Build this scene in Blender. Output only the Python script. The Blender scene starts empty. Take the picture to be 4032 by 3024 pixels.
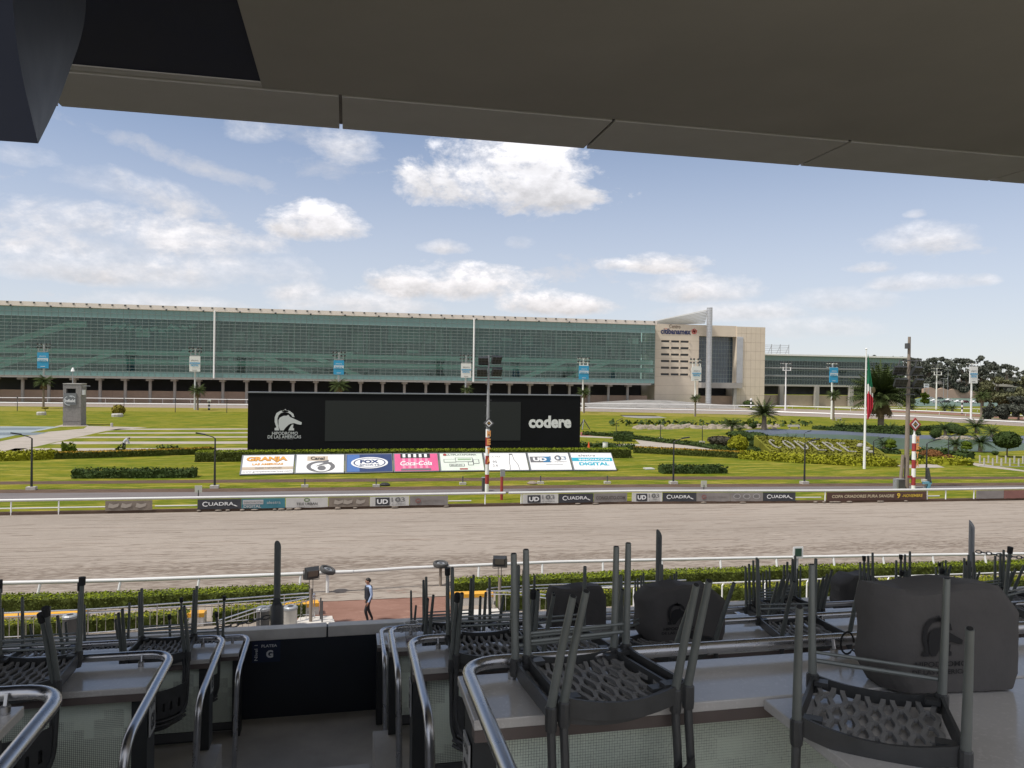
import bpy, math, random
import numpy as np
from mathutils import Vector as V, Matrix, geometry
random.seed(3); rng = np.random.default_rng(3)
S = bpy.context.scene; col = S.collection
pi = math.pi; sin = math.sin; cos = math.cos; rad = math.radians
# ------------------------------------------------------------ camera
F = 3029.0; CAM = V((0, 0, 9.86))
yaw, pit, rol = rad(12.2), -0.0073, 0.014
fw = V((sin(yaw)*cos(pit), cos(yaw)*cos(pit), sin(pit)))
r0 = V((cos(yaw), -sin(yaw), 0)); u0 = r0.cross(fw)
rt = r0*cos(rol)+u0*sin(rol); up = u0*cos(rol)-r0*sin(rol)
cam = bpy.data.objects.new('camera', bpy.data.cameras.new('camera')); col.objects.link(cam)
M4 = Matrix((rt, up, -fw)).transposed().to_4x4(); M4.translation = CAM
cam.matrix_world = M4
cam.data.sensor_width = 36; cam.data.lens = F/4032*36
cam.data.clip_start = .05; cam.data.clip_end = 6000
S.camera = cam
def ray(px, py): return fw*F+rt*(px-2016)-up*(py-1512)
def P(px, py, z=0.0):
    d = ray(px, py); return CAM+d*((z-CAM.z)/d.z)
def PY(px, py, Y):
    d = ray(px, py); return CAM+d*(Y/d.y)
# ------------------------------------------------------------ light
SUN_EL, SUN_AZ = rad(59), rad(-107)      # azimuth from +Y, clockwise
EXPO = 0.76
S.view_settings.view_transform = 'Standard'; S.view_settings.look = 'None'
S.view_settings.exposure = EXPO; S.view_settings.gamma = 1; S.view_settings.use_curve_mapping = False
sl = bpy.data.lights.new('sun', 'SUN'); sl.energy = 2.6; sl.angle = rad(6); sl.color = (1, .95, .87)
so = bpy.data.objects.new('sun', sl); col.objects.link(so)
sd = V((sin(SUN_AZ)*cos(SUN_EL), cos(SUN_AZ)*cos(SUN_EL), sin(SUN_EL)))
so.rotation_euler = sd.to_track_quat('Z', 'Y').to_euler(); so.location = (0, 0, 60)
W = bpy.data.worlds.new('World'); S.world = W; W.use_nodes = True
nt = W.node_tree; nt.nodes.clear()
class NG:
    def __init__(s, nt): s.nt = nt
    def n(s, t, **k):
        o = s.nt.nodes.new(t)
        for a, b in k.items(): setattr(o, a, b)
        return o
    def put(s, sock, v):
        if isinstance(v, bpy.types.NodeSocket): s.nt.links.new(v, sock)
        elif v is not None: sock.default_value = v
    def m(s, op, a, b=None, c=None, clamp=False):
        o = s.n('ShaderNodeMath', operation=op, use_clamp=clamp)
        for i, v in enumerate((a, b, c)): s.put(o.inputs[i], v)
        return o.outputs[0]
    def mix(s, f, a, b):
        o = s.n('ShaderNodeMix', data_type='RGBA')
        s.put(o.inputs[0], f); s.put(o.inputs[6], a); s.put(o.inputs[7], b)
        return o.outputs[2]
    def noise(s, vec, scale, detail=3, rough=.55, dist=0):
        o = s.n('ShaderNodeTexNoise'); s.put(o.inputs['Vector'], vec)
        o.inputs['Scale'].default_value = scale; o.inputs['Detail'].default_value = detail
        o.inputs['Roughness'].default_value = rough; o.inputs['Distortion'].default_value = dist
        return o.outputs[0]
    def mr(s, v, a, b, c=0., d=1., smooth=False):
        o = s.n('ShaderNodeMapRange'); o.interpolation_type = 'SMOOTHSTEP' if smooth else 'LINEAR'
        s.put(o.inputs[0], v)
        for i, x in enumerate((a, b, c, d)): o.inputs[i+1].default_value = x
        return o.outputs[0]
    def mapv(s, vec, sc=(1, 1, 1), loc=(0, 0, 0), rot=(0, 0, 0)):
        o = s.n('ShaderNodeMapping'); s.put(o.inputs[0], vec)
        o.inputs[1].default_value = loc; o.inputs[2].default_value = rot; o.inputs[3].default_value = sc
        return o.outputs[0]
def azel(px, py):
    d = ray(px, py).normalized(); return math.atan2(d.x, d.y), math.asin(d.z)
g = NG(nt)
tc = g.n('ShaderNodeTexCoord'); D = tc.outputs['Generated']
sx = g.n('ShaderNodeSeparateXYZ'); nt.links.new(D, sx.inputs[0])
AZ = g.m('ARCTAN2', sx.outputs[0], sx.outputs[1]); EL = g.m('ARCSINE', sx.outputs[2])
sky = g.n('ShaderNodeTexSky', sky_type='NISHITA', sun_disc=False)
sky.sun_elevation = SUN_EL; sky.sun_rotation = SUN_AZ; sky.altitude = 2200
sky.air_density = 1.0; sky.dust_density = 1.2; sky.ozone_density = 1.6
dn = g.mapv(D, sc=(1, 1, 1.8))
n1 = g.noise(dn, 10, 12, .62, .35); n2 = g.noise(dn, 3.2, 6, .55); n3 = g.noise(dn, 34, 9, .66)
nn = g.m('ADD', g.m('MULTIPLY', g.m('SUBTRACT', n1, .5), 4.4), g.m('MULTIPLY', g.m('SUBTRACT', n3, .5), 1.5))
# cumulus: centre, half sizes (as seen from the stand), tilt, density, edge softness
CL = [(1970, 725, 450, 175, 0, 1.25), (1990, 620, 300, 110, 0, 1.2), (1245, 890, 200, 95, 0, 1.1), (1750, 1130, 330, 95, 0, 1.), (2180, 1205, 250, 60, 0, 1.),
      (2620, 1050, 190, 55, 0, 1.), (2430, 1045, 80, 26, 0, .9), (2730, 1150, 260, 75, 0, .85), (1755, 980, 105, 34, 0, .8), (3620, 955, 200, 80, 0, .8),
      (3420, 1058, 110, 30, 0, .8), (3640, 1120, 240, 45, 0, .75), (3860, 1112, 85, 35, 0, .8), (3605, 845, 45, 22, 0, .6),
      (1010, 530, 110, 70, 0, .55), (1360, 590, 140, 95, 0, .75), (520, 1080, 430, 85, 0, .8), (1180, 1160, 130, 60, 0, .8), (1380, 900, 60, 40, 0, .4), (90, 620, 150, 60, 0, .5), (300, 880, 420, 110, 0, .75), (700, 960, 380, 90, 0, .75), (180, 1060, 300, 70, 0, .7), (350, 1000, 560, 110, 0, .62), (900, 1070, 380, 80, 0, .6), (1430, 1205, 300, 55, 0, .8), (650, 1205, 320, 50, 0, .7), (2900, 1235, 320, 45, 0, .6), (3300, 1190, 220, 60, 0, .45), (2050, 960, 60, 35, 0, .5), (3180, 1300, 260, 55, 0, .5), (520, 760, 300, 80, .1, .4)]
HZ = [(750, 640, 620, 55, .24, .75), (420, 920, 900, 260, .05, .95), (250, 780, 700, 150, .1, .6), (600, 1180, 900, 90, 0, .8), (1700, 1230, 900, 60, 0, .7), (2450, 1120, 800, 160, 0, .75), (3650, 1050, 550, 220, 0, .65), (1500, 1080, 700, 160, 0, .6), (1950, 760, 620, 230, 0, .5), (1280, 620, 420, 150, .1, .55), (900, 1120, 800, 130, 0, .5), (2650, 1180, 600, 110, 0, .35), (3300, 1300, 700, 150, 0, .45), (3950, 850, 200, 150, 0, .25)]
def blob(c, soft, na, flat=0):
    a0, e0 = azel(c[0], c[1]); a1, _ = azel(c[0]+c[2], c[1]); _, e1 = azel(c[0], c[1]-c[3])
    wa, we = abs(a1-a0), abs(e1-e0)
    da, de = g.m('SUBTRACT', AZ, a0), g.m('SUBTRACT', EL, e0)
    if c[4]:
        ca, sa = cos(c[4]), sin(c[4])
        da, de = g.m('SUBTRACT', g.m('MULTIPLY', da, ca), g.m('MULTIPLY', de, sa)), g.m('ADD', g.m('MULTIPLY', da, sa), g.m('MULTIPLY', de, ca))
    x = g.m('DIVIDE', da, wa); y = g.m('DIVIDE', de, we)
    if flat: y2 = g.m('MAXIMUM', y, g.m('MULTIPLY', y, -1.7))
    else: y2 = y
    q = g.m('SUBTRACT', 1.0, g.m('ADD', g.m('MULTIPLY', x, x), g.m('MULTIPLY', y2, y2)))
    return g.mr(g.m('ADD', q, na), -soft*.3, soft, 0, c[5]), y
nb = g.m('MULTIPLY', nn, 1.0)
dens = shade = None
for c in CL:
    b, y = blob(c, .8 if c[5] >= 1 else 1.35, nb, 1)
    sh = g.m('MULTIPLY', b, y)
    dens = b if dens is None else g.m('MAXIMUM', dens, b)
    shade = sh if shade is None else g.m('ADD', shade, sh)
haze = None
for c in HZ:
    b, y = blob(c, 1.5, g.m('MULTIPLY', nn, 1.0))
    haze = b if haze is None else g.m('MAXIMUM', haze, b)
gen = g.m('MULTIPLY', g.mr(n2, .36, .54, 0, .97, True), g.mr(g.m('ABSOLUTE', g.m('SUBTRACT', AZ, azel(2016, 900)[0])), .62, .8, .0, 1.))
dens = g.m('MAXIMUM', dens, gen)
low = g.mr(EL, 0, .42, .74, .06, True)
haze = g.m('MAXIMUM', haze, low)
CL_K = 6.2
warm = g.mix(g.mr(EL, .0, .25), (CL_K*.98, CL_K*.93, CL_K*.92, 1), (CL_K, CL_K*.99, CL_K*1.02, 1))
lit = g.mr(g.m('ADD', shade, g.m('MULTIPLY', g.m('SUBTRACT', n3, .5), 2.2)), -.7, .75, .72, 1.36)
cc = g.n('ShaderNodeMix', data_type='RGBA', blend_type='MULTIPLY'); cc.inputs[0].default_value = 1
g.put(cc.inputs[6], warm); lv = g.n('ShaderNodeCombineXYZ')
for i in range(3): g.put(lv.inputs[i], lit)
g.put(cc.inputs[7], lv.outputs[0])
base = g.mix(haze, sky.outputs[0], (CL_K*.86, CL_K*.855, CL_K*.895, 1))
fin = g.mix(g.m('MINIMUM', dens, .96, clamp=True), base, cc.outputs[2])
bg = g.n('ShaderNodeBackground'); g.put(bg.inputs[0], fin); bg.inputs[1].default_value = .080
wo = g.n('ShaderNodeOutputWorld'); nt.links.new(bg.outputs[0], wo.inputs[0])

# ------------------------------------------------------------ helpers
ORG = {}
def tag(o, label=None, cat=None, group=None, kind=None):
    if label: o['label'] = label
    if cat: o['category'] = cat
    if group: o['group'] = group
    if kind: o['kind'] = kind
    return o
def thing(name, label, cat, loc=(0, 0, 0), group=None):
    o = bpy.data.objects.new(name, None); col.objects.link(o); o.location = loc
    o.empty_display_size = .2
    ORG[o.name] = V(loc); return tag(o, label, cat, group)
def frame_of(d):
    d = V(d).normalized(); a = V((0, 0, 1)) if abs(d.z) < .95 else V((1, 0, 0))
    x = d.cross(a).normalized(); return x, x.cross(d).normalized()
class MB:
    def __init__(s): s.v = []; s.f = []; s.mi = []; s.cur = 0
    def add(s, vs, fs):
        b = len(s.v); s.v += [tuple(p) for p in vs]; s.f += [tuple(i+b for i in q) for q in fs]; s.mi += [s.cur]*len(fs); return s
    def box(s, x0, x1, y0, y1, z0, z1):
        return s.hexa([V((x0, y0, z0)), V((x1, y0, z0)), V((x1, y1, z0)), V((x0, y1, z0)), V((x0, y0, z1)), V((x1, y0, z1)), V((x1, y1, z1)), V((x0, y1, z1))])
    def hexa(s, c):
        return s.add(c, [(0, 3, 2, 1), (4, 5, 6, 7), (0, 1, 5, 4), (1, 2, 6, 5), (2, 3, 7, 6), (3, 0, 4, 7)])
    def obox(s, c, ex, ey, ez):      # centre and half axes
        c, ex, ey, ez = V(c), V(ex), V(ey), V(ez)
        return s.hexa([c-ex-ey-ez, c+ex-ey-ez, c+ex+ey-ez, c-ex+ey-ez, c-ex-ey+ez, c+ex-ey+ez, c+ex+ey+ez, c-ex+ey+ez])
    def bar(s, a, b, w, h, up=(0, 0, 1)):
        a, b = V(a), V(b); d = b-a; x = d.cross(V(up))
        if x.length < 1e-6: x = V((1, 0, 0))
        x.normalize(); y = x.cross(d).normalized()
        return s.obox((a+b)/2, d/2, x*w/2, y*h/2)
    def tube(s, pts, r, n=8, r2=None, cap=True):
        pts = [V(p) for p in pts]; k = len(pts); vs = []; fs = []
        x = y = None
        for i, p in enumerate(pts):
            d = (pts[min(i+1, k-1)]-pts[max(i-1, 0)])
            if x is None: x, y = frame_of(d)
            else:
                d.normalize(); x = (x-d*x.dot(d)).normalized(); y = x.cross(d).normalized()
            rr = r if r2 is None else r+(r2-r)*i/(k-1)
            for j in range(n):
                a = 2*pi*j/n; vs.append(p+x*cos(a)*rr+y*sin(a)*rr)
        for i in range(k-1):
            for j in range(n):
                j2 = (j+1) % n; fs.append((i*n+j, i*n+j2, (i+1)*n+j2, (i+1)*n+j))
        if cap: fs += [tuple(range(n))[::-1], tuple((k-1)*n+j for j in range(n))]
        return s.add(vs, fs)
    def lathe(s, c, prof, n=12):
        c = V(c); k = len(prof); vs = [c+V((r*cos(2*pi*j/n), r*sin(2*pi*j/n), z)) for r, z in prof for j in range(n)]
        fs = [(i*n+j, i*n+(j+1) % n, (i+1)*n+(j+1) % n, (i+1)*n+j) for i in range(k-1) for j in range(n)]
        fs += [tuple(range(n))[::-1], tuple((k-1)*n+j for j in range(n))]
        return s.add(vs, fs)
    def ball(s, c, rx, ry=None, rz=None, n=10, m=7):
        ry = ry or rx; rz = rz or rx; c = V(c); vs = [c+V((0, 0, -rz))]; fs = []
        for i in range(1, m):
            t = pi*i/m-pi/2
            vs += [c+V((rx*cos(t)*cos(2*pi*j/n), ry*cos(t)*sin(2*pi*j/n), rz*sin(t))) for j in range(n)]
        vs.append(c+V((0, 0, rz)))
        for j in range(n):
            j2 = (j+1) % n; fs.append((0, 1+j2, 1+j)); fs.append((len(vs)-1, 1+(m-2)*n+j, 1+(m-2)*n+j2))
            for i in range(m-2): fs.append((1+i*n+j, 1+i*n+j2, 1+(i+1)*n+j2, 1+(i+1)*n+j))
        return s.add(vs, fs)
    def poly(s, pts, nrm=None, th=0):     # filled polygon of 3-D points, optional thickness along nrm
        pts = [V(p) for p in pts]; tr = geometry.tessellate_polygon([pts]); k = len(pts)
        if not th: return s.add(pts, [tuple(t) for t in tr])
        o = V(nrm)*th
        return s.add(pts+[p+o for p in pts], [tuple(t)[::-1] for t in tr]+[tuple(i+k for i in t) for t in tr]+[(i, (i+1) % k, (i+1) % k+k, i+k) for i in range(k)])
    def build(s, name, mat, parent=None, origin=None, smooth=False, bevel=0):
        a = np.array(s.v, dtype=float).reshape(-1, 3)
        if parent is not None: org = ORG[parent.name]
        elif origin is not None: org = V(origin)
        else: org = V(((a[:, 0].min()+a[:, 0].max())/2, (a[:, 1].min()+a[:, 1].max())/2, a[:, 2].min()))
        me = bpy.data.meshes.new(name); me.from_pydata((a-np.array(org)).tolist(), [], s.f)
        for m in (mat if isinstance(mat, (list, tuple)) else [mat]): me.materials.append(m)
        if any(s.mi): me.polygons.foreach_set('material_index', s.mi)
        if smooth:
            try: me.shade_smooth()
            except Exception: pass
            try: me.set_sharp_from_angle(angle=rad(40))
            except Exception: pass
        me.update()
        o = bpy.data.objects.new(name, me); col.objects.link(o)
        if parent is not None: o.parent = parent; ORG[o.name] = org
        else: o.location = org; ORG[o.name] = org
        if bevel:
            b = o.modifiers.new('bevel', 'BEVEL'); b.width = bevel; b.segments = 2; b.limit_method = 'ANGLE'
        return o
def copy_tree(o, loc=None, rotz=None, parent=None):
    c = o.copy(); col.objects.link(c)
    if parent is not None: c.parent = parent
    if loc is not None: c.location = loc
    if rotz is not None: c.rotation_euler = (0, 0, rotz)
    for ch in o.children: copy_tree(ch, parent=c)
    return c
def smooth_path(pts, r, n=5):     # round the corners of a polyline
    pts = [V(p) for p in pts]; out = [pts[0]]
    for i in range(1, len(pts)-1):
        a, b, c = pts[i-1], pts[i], pts[i+1]
        p, q = b+(a-b).normalized()*min(r, (a-b).length*.49), b+(c-b).normalized()*min(r, (c-b).length*.49)
        for k in range(n+1):
            t = k/n; out.append(p*(1-t)**2+b*2*t*(1-t)+q*t*t)
    out.append(pts[-1]); return out
MATS = {}
def mt(name, c, rough=.6, metal=0, var=0., scale=4., bump=0., bscale=None, spec=.5, detail=5, emit=0, trans=0, stretch=(1, 1, 1)):
    if name in MATS: return MATS[name]
    m = bpy.data.materials.new(name); m.use_nodes = True; MATS[name] = m
    g = NG(m.node_tree); b = m.node_tree.nodes['Principled BSDF']
    b.inputs['Base Color'].default_value = (*c, 1); b.inputs['Roughness'].default_value = rough; b.inputs['Metallic'].default_value = metal
    b.inputs['Specular IOR Level'].default_value = spec
    if trans: b.inputs['Transmission Weight'].default_value = trans
    if var or bump:
        v = g.mapv(g.n('ShaderNodeTexCoord').outputs['Object'], sc=stretch)
    if var:
        n = g.m('ADD', g.m('MULTIPLY', g.noise(v, scale, detail, .6), .65), g.m('MULTIPLY', g.noise(v, scale*.13, 3), .35))
        lo = tuple(max(0, x*(1-var)) for x in c); hi = tuple(min(1, x*(1+var)) for x in c)
        g.put(b.inputs['Base Color'], g.mix(g.mr(n, .3, .7), (*lo, 1), (*hi, 1)))
        g.put(b.inputs['Roughness'], g.mr(n, .3, .7, max(.02, rough-.08), min(1, rough+.08)))
    if bump:
        bp = g.n('ShaderNodeBump'); bp.inputs['Strength'].default_value = bump; bp.inputs['Distance'].default_value = .02
        g.put(bp.inputs['Height'], g.noise(v, bscale or scale*3, 5)); g.put(b.inputs['Normal'], bp.outputs[0])
    return m
_fc = {}
def font_mesh(s, bold, shear):
    k = (s, bold, shear)
    if k in _fc: return _fc[k]
    cu = bpy.data.curves.new('t', 'FONT'); cu.body = s; cu.offset = bold; cu.shear = shear; cu.resolution_u = 3
    o = bpy.data.objects.new('t', cu); me = o.to_mesh()
    a = np.array([v.co[:] for v in me.vertices]); fs = [tuple(p.vertices) for p in me.polygons]
    o.to_mesh_clear(); bpy.data.objects.remove(o); bpy.data.curves.remove(cu)
    lo, hi = a.min(0), a.max(0); a = (a-lo)/np.maximum(hi-lo, 1e-6)-.5
    _fc[k] = (a, fs); return _fc[k]
class Face:      # a flat board face: origin at lower left, ex and ey span it
    def __init__(s, o, ex, ey, lift=.012):
        s.o, s.ex, s.ey = V(o), V(ex), V(ey); s.n = s.ex.cross(s.ey).normalized(); s.l = lift
    def at(s, u, v, k=1.): return s.o+s.ex*u+s.ey*v+s.n*s.l*k
    def text(s, t, par, u, v, w, h, mat, bold=.0, shear=0, k=2., name='lettering'):
        a, fs = font_mesh(t, bold, shear); m = MB()
        m.add([s.at(u+p[0]*w, v+p[1]*h, k) for p in a], fs); return m.build(name, mat, par)
    def rect(s, par, u0, u1, v0, v1, mat, k=1., name='print'):
        m = MB(); m.add([s.at(u0, v0, k), s.at(u1, v0, k), s.at(u1, v1, k), s.at(u0, v1, k)], [(0, 1, 2, 3)]); return m.build(name, mat, par)
    def shape(s, par, polys, mat, k=2., name='logo'):
        m = MB()
        for p in polys: m.poly([s.at(u, v, k) for u, v in p])
        return m.build(name, mat, par)
    def ring(s, par, u, v, ru, rv, inner, mat, k=2., a0=0, a1=2*pi, name='logo', n=28):
        m = MB(); vs = []; full = abs(a1-a0-2*pi) < 1e-3
        for i in range(n+1):
            a = a0+(a1-a0)*i/n; vs += [s.at(u+ru*cos(a), v+rv*sin(a), k), s.at(u+ru*inner*cos(a), v+rv*inner*sin(a), k)]
        m.add(vs, [(2*i, 2*i+2, 2*i+3, 2*i+1) for i in range(n)]); return m.build(name, mat, par)
HORSE = [[(192, 1197), (192, 1178), (206, 1172), (192, 1130), (192, 1090), (205, 1055), (235, 1036), (272, 1030), (310, 1038), (338, 1060), (347, 1088), (330, 1085), (320, 1068), (300, 1053), (270, 1047), (240, 1054), (222, 1074), (213, 1100), (215, 1135), (228, 1197)],
         [(236, 1197), (222, 1160), (222, 1110), (234, 1090), (262, 1077), (285, 1077), (298, 1068), (312, 1087), (345, 1102), (378, 1118), (405, 1130), (402, 1150), (375, 1147), (345, 1137), (315, 1142), (300, 1152), (277, 1175), (262, 1197)],
         [(300, 1197), (308, 1178), (325, 1150), (340, 1147), (335, 1175), (345, 1180), (345, 1197)],
         [(252, 1048), (246, 1031), (260, 1038), (274, 1020), (288, 1038), (302, 1031), (296, 1048)]]
def horse(u, v, w, h):      # emblem polygons fitted into a box centred on u, v
    return [[(u+((x-300)/215)*w, v-((y-1110)/180)*h) for x, y in p] for p in HORSE]
# ------------------------------------------------------------ materials
def lin(r, g, b, k=1.0):
    f = lambda x: (x/255/12.92 if x <= 10 else ((x/255+.055)/1.055)**2.4)*k
    return (f(r), f(g), f(b))
def multi(name, layers, rough=.9, bump=None, spec=.06):
    """layers: base colour then (colour, scale, stretch, lo, hi, detail) painted over by noise masks in object space"""
    m = bpy.data.materials.new(name); m.use_nodes = True; g = NG(m.node_tree); b = m.node_tree.nodes['Principled BSDF']
    t = g.n('ShaderNodeTexCoord').outputs['Object']; c = (*layers[0], 1)
    for i, (cc, sc, st, lo, hi, de) in enumerate(layers[1:]):
        n = g.noise(g.mapv(t, sc=st, loc=(7.3*i, 3.1*i, 0)), sc, de, .6)
        c = g.mix(g.mr(n, lo, hi), c, (*cc, 1))
    g.put(b.inputs['Base Color'], c); b.inputs['Roughness'].default_value = rough; b.inputs['Specular IOR Level'].default_value = spec
    if bump:
        h = None
        for sc, st, k in bump[2:]:
            n = g.m('MULTIPLY', g.noise(g.mapv(t, sc=st), sc, 6, .6), k); h = n if h is None else g.m('ADD', h, n)
        bp = g.n('ShaderNodeBump'); bp.inputs['Strength'].default_value = bump[0]; bp.inputs['Distance'].default_value = bump[1]
        g.put(bp.inputs['Height'], h); g.put(b.inputs['Normal'], bp.outputs[0])
    MATS[name] = m; return m
grass_m = multi('grass', [(.160, .160, .013), ((.095, .125, .009), .35, (.5, 1, 1), .42, .56, 7), ((.26, .22, .04), .9, (.22, 1, 1), .5, .62, 9), ((.085, .115, .008), 2.2, (.3, 1, 1), .52, .66, 8), ((.29, .25, .055), 5, (.25, 1, 1), .60, .72, 6)],
                bump=(.5, .08, (3, (1, 1, 1), 1), (25, (1, 1, 1), .5)))
dry_m = multi('dry_grass', [(.20, .18, .028), ((.26, .21, .06), .5, (.5, 1, 1), .4, .65, 7), ((.14, .15, .02), 2, (.5, 1, 1), .5, .7, 6)], bump=(.5, .08, (4, (1, 1, 1), 1)))
sand_m = multi('sand', [(.305, .264, .226), ((.265, .228, .194), .12, (.3, 1, 1), .4, .65, 5), ((.25, .20, .165), 1.1, (.14, 1.6, 1), .60, .72, 8), ((.35, .305, .262), 2.3, (.3, 1.4, 1), .55, .75, 6)],
               bump=(.75, .09, (2.0, (.05, 1.6, 1), 1.6), (3.2, (.55, 1.2, 1), 1.1), (12, (.7, 1.2, 1), .35)))
soil_m = multi('red_soil', [(.235, .135, .105), ((.19, .105, .08), .8, (.5, 1, 1), .4, .65, 7), ((.29, .18, .14), 3, (.6, 1, 1), .55, .75, 6)], bump=(.6, .05, (3, (.6, 1, 1), 1), (14, (1, 1, 1), .4)))
dirt_m = multi('brown_soil', [(.115, .078, .058), ((.08, .055, .04), 1.5, (.4, 1, 1), .45, .65, 6)], bump=(.5, .05, (5, (1, 1, 1), 1)))
asph_m = multi('asphalt', [(.165, .150, .150), ((.125, .115, .115), .5, (.2, 1, 1), .45, .65, 6), ((.21, .19, .185), 4, (.4, 1, 1), .6, .75, 5)], bump=(.2, .02, (30, (1, 1, 1), 1)))
path_m = multi('pale_path', [(.36, .32, .28), ((.29, .26, .22), .7, (.4, 1, 1), .45, .65, 6)], bump=(.3, .02, (10, (1, 1, 1), 1)))
grav_m = multi('gravel', [(.26, .25, .24), ((.19, .185, .18), .6, (.5, 1, 1), .45, .65, 6)], bump=(.5, .06, (6, (1, 1, 1), 1)))
farsand_m = multi('far_sand', [(.30, .255, .22), ((.25, .21, .18), .2, (.1, 1, 1), .4, .6, 5)])
court_m = mt('court_blue', (.13, .16, .18), .8, var=.15, scale=.6); court2_m = mt('court_pale', (.24, .28, .29), .8, var=.15, scale=.6)
liner_m = mt('pond_liner', (.085, .10, .13), .55, var=.2, scale=1.5, bump=.4)
steel = mt('steel', (.62, .62, .63), .28, 1, var=.08, scale=9)
white = mt('white_paint', (.78, .78, .77), .45, var=.06, scale=3); whiterail = mt('white_rail', (.57, .57, .56), .35, var=.05, scale=2)
copem = mt('coping_concrete', (.62, .60, .56), .75, var=.2, scale=3, bump=.15, bscale=20)
conc = mt('concrete', (.43, .41, .375), .75, var=.18, scale=3, bump=.15, bscale=20)
dconc = mt('dark_concrete', (.36, .335, .295), .8, var=.22, scale=2.2, bump=.12, bscale=18)
black = mt('black_metal', (.02, .022, .024), .5, var=.2, scale=6); dgrey = mt('dark_grey_metal', (.07, .072, .075), .45, var=.15, scale=6)
grey = mt('grey_metal', (.30, .31, .32), .45, .3, var=.1, scale=5)
navy = mt('navy_wall', (.012, .016, .024), .6, var=.25, scale=2.5)
rubber = mt('rubber', (.018, .018, .018), .8); red = mt('red_paint', (.30, .035, .035), .5, var=.12, scale=4); orange = mt('orange_paint', (.75, .33, .10), .55)
yellow = mt('yellow_paint', (.68, .34, .03), .55, var=.1, scale=3); brown = mt('brown_board', (.075, .035, .025), .55, var=.15, scale=3)
blue = mt('sky_blue_print', (.03, .30, .55), .5); teal = mt('teal_print', (.02, .33, .45), .5); inkgrey = mt('grey_ink', (.12, .12, .13), .6); ink = mt('black_ink', (.015, .015, .018), .6)
pale = mt('pale_print', (.72, .72, .72), .5, var=.04, scale=2); wood = mt('weathered_wood', (.23, .19, .155), .85, var=.35, scale=3, bump=.4, stretch=(6, 6, .4))
# ------------------------------------------------------------ ground sheets
def sheet(name, pts, mat, lvl, kind='structure'):
    m = MB(); pts = [V((p[0], p[1], lvl*.004)) for p in pts]; m.poly(pts)
    me = m.build(name, mat, origin=(0, 0, 0)); 
    return tag(me, kind=kind)
def gp(l): return [P(x, y) for x, y in l]
def ext(l, k=.25):      # extend a pixel polyline past the frame on both sides, on the ground
    p = gp(l); return [p[0]+(p[0]-p[1])*k]+p+[p[-1]+(p[-1]-p[-2])*k]
def strip(name, far, near, mat, lvl): return sheet(name, ext(far)+ext(near)[::-1], mat, lvl)
m = MB(); m.box(-900, 1100, -40, 2600, -1, 0); tag(m.build('ground', grass_m, origin=(0, 0, -1)), kind='structure')
IR = [(0, 2030), (1000, 2012), (2012, 1993), (2500, 1984), (3300, 1981), (4032, 1970)]       # foot of the inner rail
irw = ext(IR)
sheet('dirt_track', irw+[V((150, 27, 0)), V((-90, 31, 0))], sand_m, 1)
def vnoise(x, y, seed):
    r = np.random.default_rng(seed).random((512, 512)); xi, yi = np.floor(x).astype(int), np.floor(y).astype(int); fx, fy = x-xi, y-yi
    fx, fy = fx*fx*(3-2*fx), fy*fy*(3-2*fy); a = lambda i, j: r[(xi+i) % 512, (yi+j) % 512]
    return (a(0, 0)*(1-fx)+a(1, 0)*fx)*(1-fy)+(a(0, 1)*(1-fx)+a(1, 1)*fx)*fy
# the harrowed surface itself: broken furrows and hoof marks as relief
nx_, ny_ = 560, 420; gx = np.linspace(-27, 62, nx_); fx_ = [q.x for q in irw]; fy_ = [q.y for q in irw]
GX, GV = np.meshgrid(gx, np.linspace(0, 1, ny_), indexing='ij'); GY0 = 34.4-.012*GX; GY = GY0+(np.interp(GX, fx_, fy_)-.35-GY0)*GV
dep = np.zeros_like(GX); SY = GY+.012*GX*(1-GV)+.045*GX*GV      # straightened across-track coordinate
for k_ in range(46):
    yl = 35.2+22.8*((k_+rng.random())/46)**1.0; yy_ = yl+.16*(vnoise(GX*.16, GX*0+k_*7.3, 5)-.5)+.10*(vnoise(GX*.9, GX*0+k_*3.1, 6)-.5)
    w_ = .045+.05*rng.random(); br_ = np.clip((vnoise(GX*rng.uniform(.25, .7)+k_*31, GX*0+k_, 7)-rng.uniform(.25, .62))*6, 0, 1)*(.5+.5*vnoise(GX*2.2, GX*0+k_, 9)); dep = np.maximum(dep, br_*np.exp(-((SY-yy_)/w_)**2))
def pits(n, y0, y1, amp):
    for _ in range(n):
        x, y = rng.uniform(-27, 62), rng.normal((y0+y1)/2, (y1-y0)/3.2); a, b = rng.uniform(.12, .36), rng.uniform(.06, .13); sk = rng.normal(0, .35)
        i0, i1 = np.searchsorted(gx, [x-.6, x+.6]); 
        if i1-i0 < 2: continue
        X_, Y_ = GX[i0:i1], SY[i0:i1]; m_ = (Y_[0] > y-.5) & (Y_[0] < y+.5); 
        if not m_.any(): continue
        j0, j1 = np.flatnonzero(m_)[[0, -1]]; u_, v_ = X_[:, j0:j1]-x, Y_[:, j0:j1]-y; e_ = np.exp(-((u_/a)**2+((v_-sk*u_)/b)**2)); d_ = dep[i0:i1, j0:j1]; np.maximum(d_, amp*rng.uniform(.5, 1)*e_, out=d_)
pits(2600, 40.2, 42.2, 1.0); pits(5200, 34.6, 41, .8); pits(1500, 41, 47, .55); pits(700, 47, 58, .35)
Zs = .012+.022*(1-dep*1.6)+.012*(vnoise(GX*2, SY*5, 11)-.5)+.01*(vnoise(GX*.5, SY*1.2, 12)-.5)
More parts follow.
